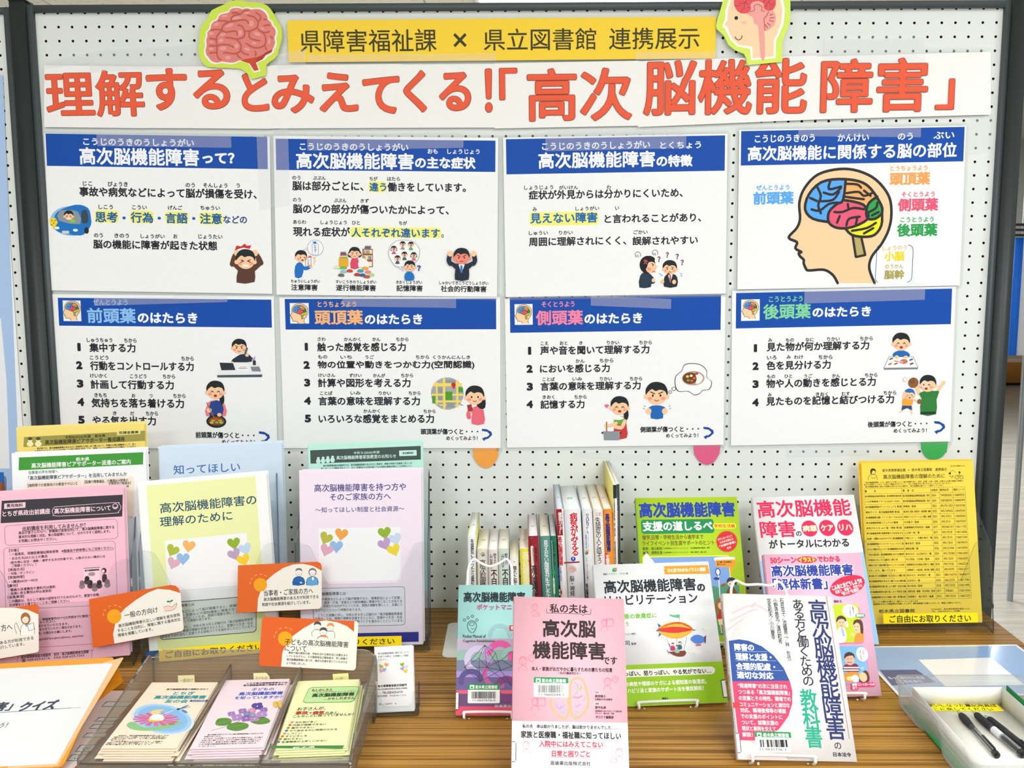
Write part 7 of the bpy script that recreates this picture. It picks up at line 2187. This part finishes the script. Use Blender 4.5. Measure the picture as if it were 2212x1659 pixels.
for k in range(16):
    a = 2 * math.pi * k / 16
    S.poly([(890, 880), (890 + 150 * math.cos(a - .14), 875 + 40 * math.sin(a - .14)), (890 + 250 * math.cos(a - .1), 875 + 72 * math.sin(a - .1)), (890 + 255 * math.cos(a + .1), 875 + 74 * math.sin(a + .1)), (890 + 150 * math.cos(a + .16), 875 + 42 * math.sin(a + .16))], ('#ea6fa0', '#e35f94')[k % 2], 1)
S.ell(890, 880, 90, 24, '#e8c23a'); S.poly([(820, 880), (850, 830), (930, 822), (975, 845), (960, 888)], '#f2f1ef', 2); S.ell(890, 805, 48, 22, '#f2d0b4'); S.poly([(818, 812), (860, 780), (930, 770), (980, 780), (920, 798)], '#e9d48a', 2); S.line([(950, 830), (1080, 780)], 12, '#f2f1ef')
S.ell(1135, 766, 20, 10, '#24384a'); S.line([(1150, 765), (1260, 740)], 7, '#2f5a9a'); S.ell(1190, 745, 44, 9, '#5a86c8', 30); S.ell(1200, 790, 44, 9, '#5a86c8', -20); S.ell(1062, 922, 34, 12, '#c8708a')
S.end()
S = tri_leaf('lilac folded leaflet with a hydrangea picture on top of the middle tray stack', (-.40, -.57, .776), 88, [(508, 1470), (646, 1466), (546, 1616), (386, 1619)], '#f2dfe6', 'plain lilac folded leaflet lower in the middle tray stack', 5)
S.zoom(160, 1380, 5.027).part('lettering')
small(S, [('とちぎ高次脳機能障害友の会', 1875, 2320, 484, 16), ('高次脳機能障害の理解を求めて', 1838, 2310, 506, 18)], '#33334a', .04)
BL = '#2f5fc0'
S.tx('子どもの', 1930, 2172, 550, 30, BL, .03); S.tx('高次脳機能障害', 1790, 2270, 598, 38, BL, .03); S.tx('を知っていますか？', 1745, 2262, 642, 34, BL, .03)
for k, (q, x0, x1) in enumerate((('脳の損傷を受けた子どもの高次脳機能障害には次のような', 1450, 2055), ('特徴があります。', 1412, 1600), ('子どもは、その成長とともに変化する障害があり、その後の', 1405, 2050), ('生活に深く関わります。そのため周囲の理解と支援がとても', 1385, 2030), ('大切であり、家族や学校と連携した支援が必要です。', 1368, 2020), ('とちぎ高次脳機能障害友の会までお問い合わせ', 1355, 1980), ('ください。', 1348, 1540))):
    S.tx(q, x0, x1, 1042 + 21 * k, 14, '#4a4248', .02)
S.part('hydrangea_picture')
S.line([(1490, 996), (1640, 955), (1800, 890)], 8, '#6a7a4a', 2)
for P in ([(1535, 930), (1560, 870), (1650, 858), (1712, 880), (1690, 930), (1600, 945)], [(1655, 965), (1700, 920), (1800, 905), (1890, 925), (1880, 970), (1780, 1000), (1690, 990)], [(1915, 900), (1960, 865), (2060, 850), (2125, 880), (2110, 915), (2000, 930)]):
    S.poly(P, '#5f8f3f', 3); S.line([P[0], P[3]], 5, '#8fb060')
for x, y, r, c in ((1710, 815, 42, '#a47cc0'), (1830, 785, 46, '#9a78b8'), (1770, 855, 60, '#b08ac8'), (1870, 865, 56, '#9a6cb8'), (1960, 870, 52, '#b48ac0'), (1990, 735, 62, '#5a4a9a'), (1930, 785, 44, '#d890b8'), (2060, 775, 40, '#8f70b8'), (2040, 825, 56, '#b490c8'), (1880, 820, 40, '#7d88b0'), (1940, 835, 36, '#8a9ab8')):
    for a in range(4):
        S.ell(x + r * .55 * math.cos(a * 1.57 + .6), y + r * .32 * math.sin(a * 1.57 + .6), r * .55, r * .36, c)
    S.ell(x, y, r * .14, r * .1, '#e6d9ec')
S.zoom(500, 1380, 4.809); S.poly([(432, 685), (445, 655), (480, 660), (515, 645), (522, 720), (480, 712), (455, 720)], '#e3bd5a', 2); S.line([(470, 665), (490, 710)], 5, '#8a5a2c')
S.end()
S = tri_leaf('pale yellow-green folded leaflet with a green title box on top of the right tray stack', (-.30, -.57, .775), 88, [(660, 1473), (786, 1466), (738, 1618), (577, 1620)], '#eff2bd', 'plain yellow-green folded leaflet lower in the right tray stack', 5)
S.zoom(500, 1380, 4.809).part('title_box')
S.poly([(740, 650), (800, 520), (840, 500), (1310, 492), (1330, 510), (1280, 640), (1240, 660), (770, 668)], '#5fae5a'); S.poly([(748, 646), (806, 522), (842, 506), (1304, 498), (1320, 512), (1272, 634), (1236, 652), (775, 660)], '#bfe3a0')
S.part('lettering').lift()
DG = '#3c4a2c'
S.tx('もしかしたら', 836, 1048, 536, 26, '#8a3a2c', .03); S.tx('こうじのうきのうしょうがい', 880, 1290, 556, 12, DG, .02); S.tx('高次脳機能障害', 838, 1278, 588, 40, '#2c4a2c', .035); S.tx('…かもしれません', 960, 1282, 624, 26, '#8a3a2c', .03)
S.tx('お子さんが、', 684, 980, 730, 34, DG, .02); S.tx('事故', 664, 800, 772, 38, '#c2402c', .045); S.tx('や', 806, 836, 772, 26, DG, .02); S.tx('病気', 842, 968, 770, 38, '#c2402c', .045); S.tx('のあと、', 974, 1124, 772, 28, DG, .02); S.tx('こんなことに困っていませんか？', 640, 1272, 806, 28, DG, .02)
for k, (q, x0, x1, c) in enumerate((('忘れ物が多い', 662, 888, '#d88a8a'), ('内容が理解できない', 640, 985, '#d2603c'), ('集中できない', 622, 856, '#7a9a3c'), ('やり始めるのに時間がかかる', 604, 1098, '#3a78a8'), ('しつこい', 584, 730, '#d88a8a'), ('すぐにキレる', 562, 784, '#d2603c'), ('疲れやすい', 540, 738, '#7a9a3c'), ('友達関係が上手くいかない', 520, 995, '#3a78a8'))):
    y = 867 + 29.3 * k
    S.ell(x0 - 32, y, 17, 11, c); S.tx(q, x0, x1, y + 2, 20, DG, .015)
S.part('foot_band')
S.poly([(372, 1138), (420, 1112), (1175, 1108), (1150, 1140)], '#3f8a46'); S.lift(); S.tx('栃木県', 635, 870, 1134, 20, '#f0f4e6', .03)
S.end()

# sticky notes standing behind the stacks
for lb, q, body, rr in (('cream sticky note behind the left tray stack', [(385, 1459), (420, 1458), (421, 1485), (385, 1486)], '一般向け', (388, 417, 1470, 8)),
                        ('cream sticky note with a torn corner behind the middle tray stack', [(548, 1454), (582, 1453), (583, 1480), (548, 1481)], '子ども向', (551, 578, 1466, 8)),
                        ('yellow sticky note behind the right tray stack', [(719, 1456), (753, 1454), (754, 1482), (720, 1484)], '小児', (724, 741, 1467, 8))):
    S = Sheet('sticky_note', lb, 'sticky note', o=(-.4, -.462, .78), yaw=0, tilt=4, corners=q)
    i = Ink()
    a, b = S.w / 2, S.h / 2
    P = [(-a, -b), (a, -b), (a, b), (-a, b)]
    if 'torn' in lb:
        P = [(-a, -b), (a, -b), (a, b * .35), (a * .75, b * .85), (a * .5, b), (-a, b)]
    i.prism(P, 0, .0003, paper('#f1e8b0' if 'cream' in lb else '#eee69a')); i.build('paper', S.root); S.base = .0003
    S.part('handwriting'); S.tx(body, rr[0], rr[1], rr[2], rr[3], '#6a6a5a', 0, .25); S.end()

# ================================================================ contact cards in a small clear holder
S = Sheet('contact_card', 'white contact card with heart balloons in the small clear holder', 'card', o=(-.1934, -.4575, .7265), yaw=3, tilt=14, corners=[(810, 1404), (896, 1398), (891, 1537), (811, 1539)])
S.body('card', '#eeeeee', .0004)
S.zoom(780, 1380, 5.944).part('lettering')
CDK = '#4a4b50'
small(S, [('高次脳機能障害に関することで', 215, 610, 190, 26), ('お困りの際は、お気軽にご相談', 215, 608, 230, 26), ('ください。', 216, 342, 268, 24), ('(高次脳機能障害支援拠点機関)', 208, 596, 652, 26), ('受付時間：平日8:30〜17:15', 212, 576, 738, 26), ('詳しくはHPで　⇒', 228, 455, 840, 28)], CDK, .012)
small(S, [('栃木県障害者総合相談所', 215, 590, 608, 34), ('TEL:028-623-6114', 272, 534, 692, 30)], '#2f3036', .035)
S.part('balloon_picture'); balloons(S, [(255, 355, '#b3b643', 25), (325, 333, '#ec9d5a', 8), (298, 396, '#8fb7df', 0), (258, 410, '#d5a6bb', 20), (528, 330, '#8fb02e', -10), (578, 358, '#c3d3e8', -20), (530, 382, '#b79bc6', -25), (572, 414, '#efc62e', -20)], 29)
S.end()
behind(S, 4, .0018, '#f0f0f0', 'plain white contact card behind the front one', (.0004, .0008), 'contact_card')
t = thing('card_holder', 'small clear desk holder with the white contact cards', 'card holder', (-.189, -.455, TZ))
t.rotation_euler = (0, 0, 3 * D)
i = Ink(); i.bbox(-.033, .033, -.014, .03, 0, .004, ACRYL, .002); i.build('base_slab', t)
for s in (-1, 1):
    acr(t, 'side_panel', [(-.012, .002), (.028, .002), (.030, .034), (.012, .044), (-.002, .036)], 'x', s * .0325 - .0008, s * .0325 + .0008)
w = .0325
P = [(-w, 0), (w, 0), (w, .034), (w * .74, .034)] + smooth2([(w * .74, .034), (w * .70, .018), (w * .55, .013)], False, 3) + smooth2([(-w * .55, .013), (-w * .70, .018), (-w * .74, .034)], False, 3) + [(-w, .034)]
o = acr(t, 'front_panel', P, 'y', -.0008, .0008); o.location = (0, -.0125, .002); o.rotation_euler = (-14 * D, 0, 0)
o = acr(t, 'back_panel', rrect2(-w, 0, w, .06, .006), 'y', -.0008, .0008); o.location = (0, .012, .002); o.rotation_euler = (-14 * D, 0, 0)

# ================================================================ orange quiz board on the left
S = Sheet('quiz_board', 'orange-edged white quiz board propped at a slant at the front left corner', 'board', o=(-.62, -.37, .777), yaw=3, tilt=79.5, corners=[(-150, 1443), (268, 1419), (112, 1656), (-390, 1690)])
i = Ink(); a, b = S.w / 2, S.h / 2
i.prism(rrect2(-a, -b, a, b, .006), -.002, .0006, paper('#f4a63e')); i.build('board', S.root); S.base = .0006
S.zoom(0, 1200, 3.614).part('white_sheet')
S.poly([(-700, 910), (0, 884), (884, 838), (862, 900), (440, 1626), (0, 1648), (-1200, 1690)], '#eef0f0')
S.part('edge_tape')
S.poly([(800, 838), (955, 795), (965, 800), (452, 1640), (405, 1650), (330, 1650), (440, 1626), (880, 845)], '#f6c795')
S.poly([(60, 1648), (440, 1626), (330, 1652), (60, 1660)], '#f6c795')
S.part('lettering').lift()
SL = '#454d5a'
S.tx('クイズ', 158, 452, 1180, 74, SL, .045, .12); S.tx('障害」', -160, 104, 1190, 72, SL, .03, .12); S.tx('ろう！', -60, 60, 1332, 38, '#5d646e', .02, .15)
S.line([(-400, 1250), (0, 1226), (560, 1190)], 7, '#5c7090'); S.line([(560, 1190), (630, 1186)], 4, '#8a9ab0')
S.end()
e0 = S.o + S.u * (-a) + S.v * b; e1 = S.o + S.u * a + S.v * b
i = Ink()
iv = S.mtx.inverted()


def lc(p):
    return tuple(iv @ Vector(p))


f0, f1 = np.array([e0[0], e0[1] + .035, TZ + .001]), np.array([e1[0], e1[1] + .030, TZ + .001])
g0, g1 = np.array([e0[0], e0[1] - .06, TZ + .001]), np.array([e1[0] - .015, e1[1] - .055, TZ + .001])
v = [lc(e0 - S.n * .003), lc(e1 - S.n * .003), lc(f1), lc(f0), lc(g1), lc(g0)]
OG = paper('#f59e1e')
i.faces(v, [(0, 1, 2, 3), (3, 2, 4, 5)], OG); i.build('prop_flap', S.root)
T = thing('answer_sheet', 'pinkish white answer sheet with small question boxes under the quiz board', 'sheet', (-.76, -.5, TZ + .0002))
i = Ink(); P = rrect2(-.15, -.15, .148, .12, .004); i.prism(P, 0, .0004, paper('#ecdfdc')); i.build('paper_sheet', T)
Sq = Sheet(None, '', '', o=(0, 0, TZ + .0006), yaw=0, tilt=90)
Sq.root = T
Sq.zoom(0, 1200, 3.614)
for (x0, y0, x1, y1, s_) in ((790, 1140, 1000, 1180, '?'), (735, 1262, 900, 1295, ''), (690, 1318, 860, 1352, ''), (640, 1385, 830, 1420, ''), (585, 1480, 800, 1532, 'Q6'), (520, 1555, 760, 1604, 'Q7')):
    Sq.part('question_box')
    Sq.poly([(x0 + 40, y0), (x1 + 40, y0), (x1, y1), (x0, y1)], '#3f5470'); Sq.poly([(x0 + 46, y0 + 4), (x1 + 36, y0 + 4), (x1 - 6, y1 - 4), (x0 + 8, y1 - 4)], '#e9ecee')
    if s_.startswith('Q'):
        Sq.lift(); Sq.tx(s_, x0 + 62, x0 + 112, (y0 + y1) / 2, 30, '#4a6080', .0, .2)
    for k in range(len(Sq.ink.V)):          # into the frame of the answer sheet
        q = Sq.ink.V[k]
        Sq.ink.V[k] = Sq.o[None] + q[:, :1] * Sq.u[None] + q[:, 1:2] * Sq.v[None] + q[:, 2:] * Sq.n[None] - np.array([-.76, -.5, TZ + .0002])[None]
    Sq.end()

# ================================================================ pale blue sheet at the right with a blank white card area
S = Sheet('laminated_sheet', 'pale blue laminated sheet lying flat at the back right of the table', 'sheet', o=(.75, -.3, TZ + .0006), yaw=0, tilt=90, corners=[(1849, 1399), (2206, 1391), (2330, 1503), (1935, 1504)])
a, b = S.w / 2, S.h / 2
i = Ink(); i.prism(rrect2(-a, -b, a, b, .004), 0, .0006, mat('#eef0f2', .12, .5, .5)); i.build('sheet', S.root); S.base = .0006
S.part('blue_field'); S.fill([(-a + .005, -b + .005), (a - .005, -b + .005), (a - .005, b - .005), (-a + .005, b - .005)], mat('#8fb1e0', .12, .5, .5))
S.zoom(1800, 1360, 5.369).part('white_panel'); S.poly([(990, 350), (1830, 325), (2215, 640), (1300, 660)], mat('#f2f3f5', .15, .5, .4))
S.part('navy_panel'); S.poly([(540, 468), (960, 466), (1190, 610), (680, 650)], mat('#27458c', .15, .5, .4)); S.lift()
S.tx('もっと知りたい方は', 640, 1055, 562, 34, '#eef1f6', .02); S.tx('こちらから', 770, 1030, 606, 34, '#eef1f6', .02)
S.end()

# ================================================================ milky plastic case with the pens
CX0, CX1, CY0, CY1, CH = .583, .860, -.695, -.424, .046
t = thing('plastic_case', 'milky translucent plastic case holding the white pen box at the front right', 'case', (.72, -.56, TZ))


def wallring(h, inset, bulge):
    """outline of the case with a shallow thumb recess in the left wall"""
    x0, x1, y0, y1 = CX0 - .72 + inset, CX1 - .72 - inset, CY0 + .56 + inset, CY1 + .56 - inset
    P = []
    r = .012
    for cx_, cy_, a0 in ((x1 - r, y1 - r, 0), (x0 + r, y1 - r, 90)):
        P += [(cx_ + r * math.cos((a0 + 22.5 * k) * D), cy_ + r * math.sin((a0 + 22.5 * k) * D)) for k in range(5)]
    for k in range(1, 16):
        y = y1 - r - (y1 - y0 - 2 * r) * k / 16
        d = (y - (-.548 + .56)) / .045
        P.append((x0 + bulge * max(0, 1 - d * d), y))
    for cx_, cy_, a0 in ((x0 + r, y0 + r, 180), (x1 - r, y0 + r, 270)):
        P += [(cx_ + r * math.cos((a0 + 22.5 * k) * D), cy_ + r * math.sin((a0 + 22.5 * k) * D)) for k in range(5)]
    return P


RINGS = [(.0015, .004, .010), (.006, .0015, .011), (CH - .010, 0, .012), (CH - .008, -.0028, .008), (CH, -.0032, .006), (CH, -.0005, .008)]
i = Ink()
R = [wallring(*q) for q in RINGS]
n = len(R[0])
v = [(p[0], p[1], RINGS[k][0]) for k, q in enumerate(R) for p in q]
f = []
for k in range(len(R) - 1):
    f += [(k * n + j, k * n + (j + 1) % n, (k + 1) * n + (j + 1) % n, (k + 1) * n + j) for j in range(n)]
i.faces(v, f, MILK); i.build('wall', t, True)
i = Ink(); i.prism(R[0], .0008, .0022, MILK); i.build('base', t)
g = thing('green_card', 'green card lining the plastic case and rising right of the pen box', 'card', (.72, -.56, TZ + .0024))
i = Ink(); i.box(-.128, .128, -.128, .126, 0, .0006, paper('#1f9a58')); i.box(.0275, .0285, -.128, .122, .0006, .034, paper('#1f9a58')); i.build('card', g)
g = thing('yellow_label', 'yellow label lying in the plastic case right of the green card edge', 'label', (.80, -.47, TZ + .0032))
i = Ink(); i.box(-.022, .03, -.018, .018, 0, .0004, paper('#f7e31a')); i.build('paper', g)

# white open box inside
BX0, BX1, BY0, BY1 = .603, .742, -.683, -.437
b = thing('pen_box', 'open white card box standing inside the milky plastic case', 'box', ((BX0 + BX1) / 2, (BY0 + BY1) / 2, TZ + .0034))
hx, hy, th = (BX1 - BX0) / 2, (BY1 - BY0) / 2, .0012
WB = paper('#eeeee6')
i = Ink(); i.box(-hx, hx, -hy, hy, 0, .0012, WB); i.build('bottom', b)
for q in ((-hx, hx, hy - th, hy), (-hx, hx, -hy, -hy + th), (-hx, -hx + th, -hy + th, hy - th), (hx - th, hx, -hy + th, hy - th)):
    i = Ink(); i.box(*q, .0012, .030, WB); i.build('wall', b)
S = Sheet('return_label', 'yellow label asking for pens back on the floor of the white pen box', 'label', o=(.67, -.455, TZ + .0048), yaw=0, tilt=90, corners=[(2002, 1517.5), (2150, 1518.5), (2170, 1536.5), (2020, 1536)])
S.body('paper', '#f8e51c', .0003)
S.zoom(1800, 1360, 5.369).part('lettering')
S.tx('お使いになった筆記用具は', 1020, 1886, 876, 38, '#2c2a1c', .02); S.tx('ここに戻してください', 1090, 1855, 920, 36, '#2c2a1c', .02)
S.end()


def pen(label, tip, tail, kind):
    """ball pen lying on the box floor, built along its own x axis from the tip"""
    A, B = Vector(tip), Vector(tail)
    d = (B - A)
    Ln = d.length
    x = d.normalized(); y = Vector((0, 0, 1)).cross(x).normalized(); z = x.cross(y)
    M = Matrix(((x[0], y[0], z[0], A[0]), (x[1], y[1], z[1], A[1]), (x[2], y[2], z[2], A[2]), (0, 0, 0, 1)))
    T = thing('ball_pen', label, 'pen', mtx=M)
    BK = mat('#1e2123', .35, .5)
    GR = mat('#2b2e31', .7, .3)
    SV = mat('#b9bec2', .25, .5, 0, .9)
    CL = clear('pen_barrel', '#e6eaec', .10, .08)

    def lathe(name, prof, m, parent=T):
        i = Ink(); i.tube([(p[0], 0, 0) for p in prof], [p[1] for p in prof], m, 14); return i.build(name, parent, True)
    lathe('tip_cone', [(0, .0005), (.003, .0009), (.004, .0018), (.014, .0038)], SV)
    if kind == 0:
        lathe('grip', [(.014, .0042), (.02, .0056), (.032, .0060), (.045, .0050), (.052, .0046)], GR)
        lathe('barrel', [(.052, .0044), (.06, .0046), (Ln - .02, .0046), (Ln - .012, .0042)], CL)
        lathe('refill', [(.05, .0011), (Ln - .02, .0011)], BK)
    else:
        lathe('grip', [(.012, .0038), (.016, .0052), (.054, .0054)], GR)
        lathe('barrel', [(.054, .0052), (.062, .0052), (Ln - .02, .0050), (Ln - .012, .0046)], CL if kind == 1 else BK)
        if kind == 1:
            lathe('refill', [(.05, .0024), (Ln - .02, .0024)], BK)
            lathe('maker_sticker', [(.060, .0053), (.082, .0053)], mat('#e3e6e8', .4))
    lathe('cap_end', [(Ln - .012, .0046), (Ln - .010, .0050), (Ln - .003, .0048), (Ln - .003, .0022), (Ln, .0020)], BK)
    i = Ink(); i.bbox(Ln - .050, Ln - .010, -.0018, .0018, .0050, .0066, BK if kind != 1 else SV, .0008); i.build('clip', T)
    return T


pz = TZ + .0046 + .0064
pen('black ball pen with ribbed waisted grip and clear barrel, leftmost in the box', (.6605, -.468, pz - .0015), (.6560, -.606, pz - .001), 0)
pen('black ball pen with long grip and clear stickered barrel in the middle', (.6815, -.470, pz - .0005), (.692, -.606, pz - .0005), 1)
pen('all-black ball pen at the right, tip furthest down the box', (.6935, -.484, pz - .0005), (.710, -.620, pz - .0005), 2)
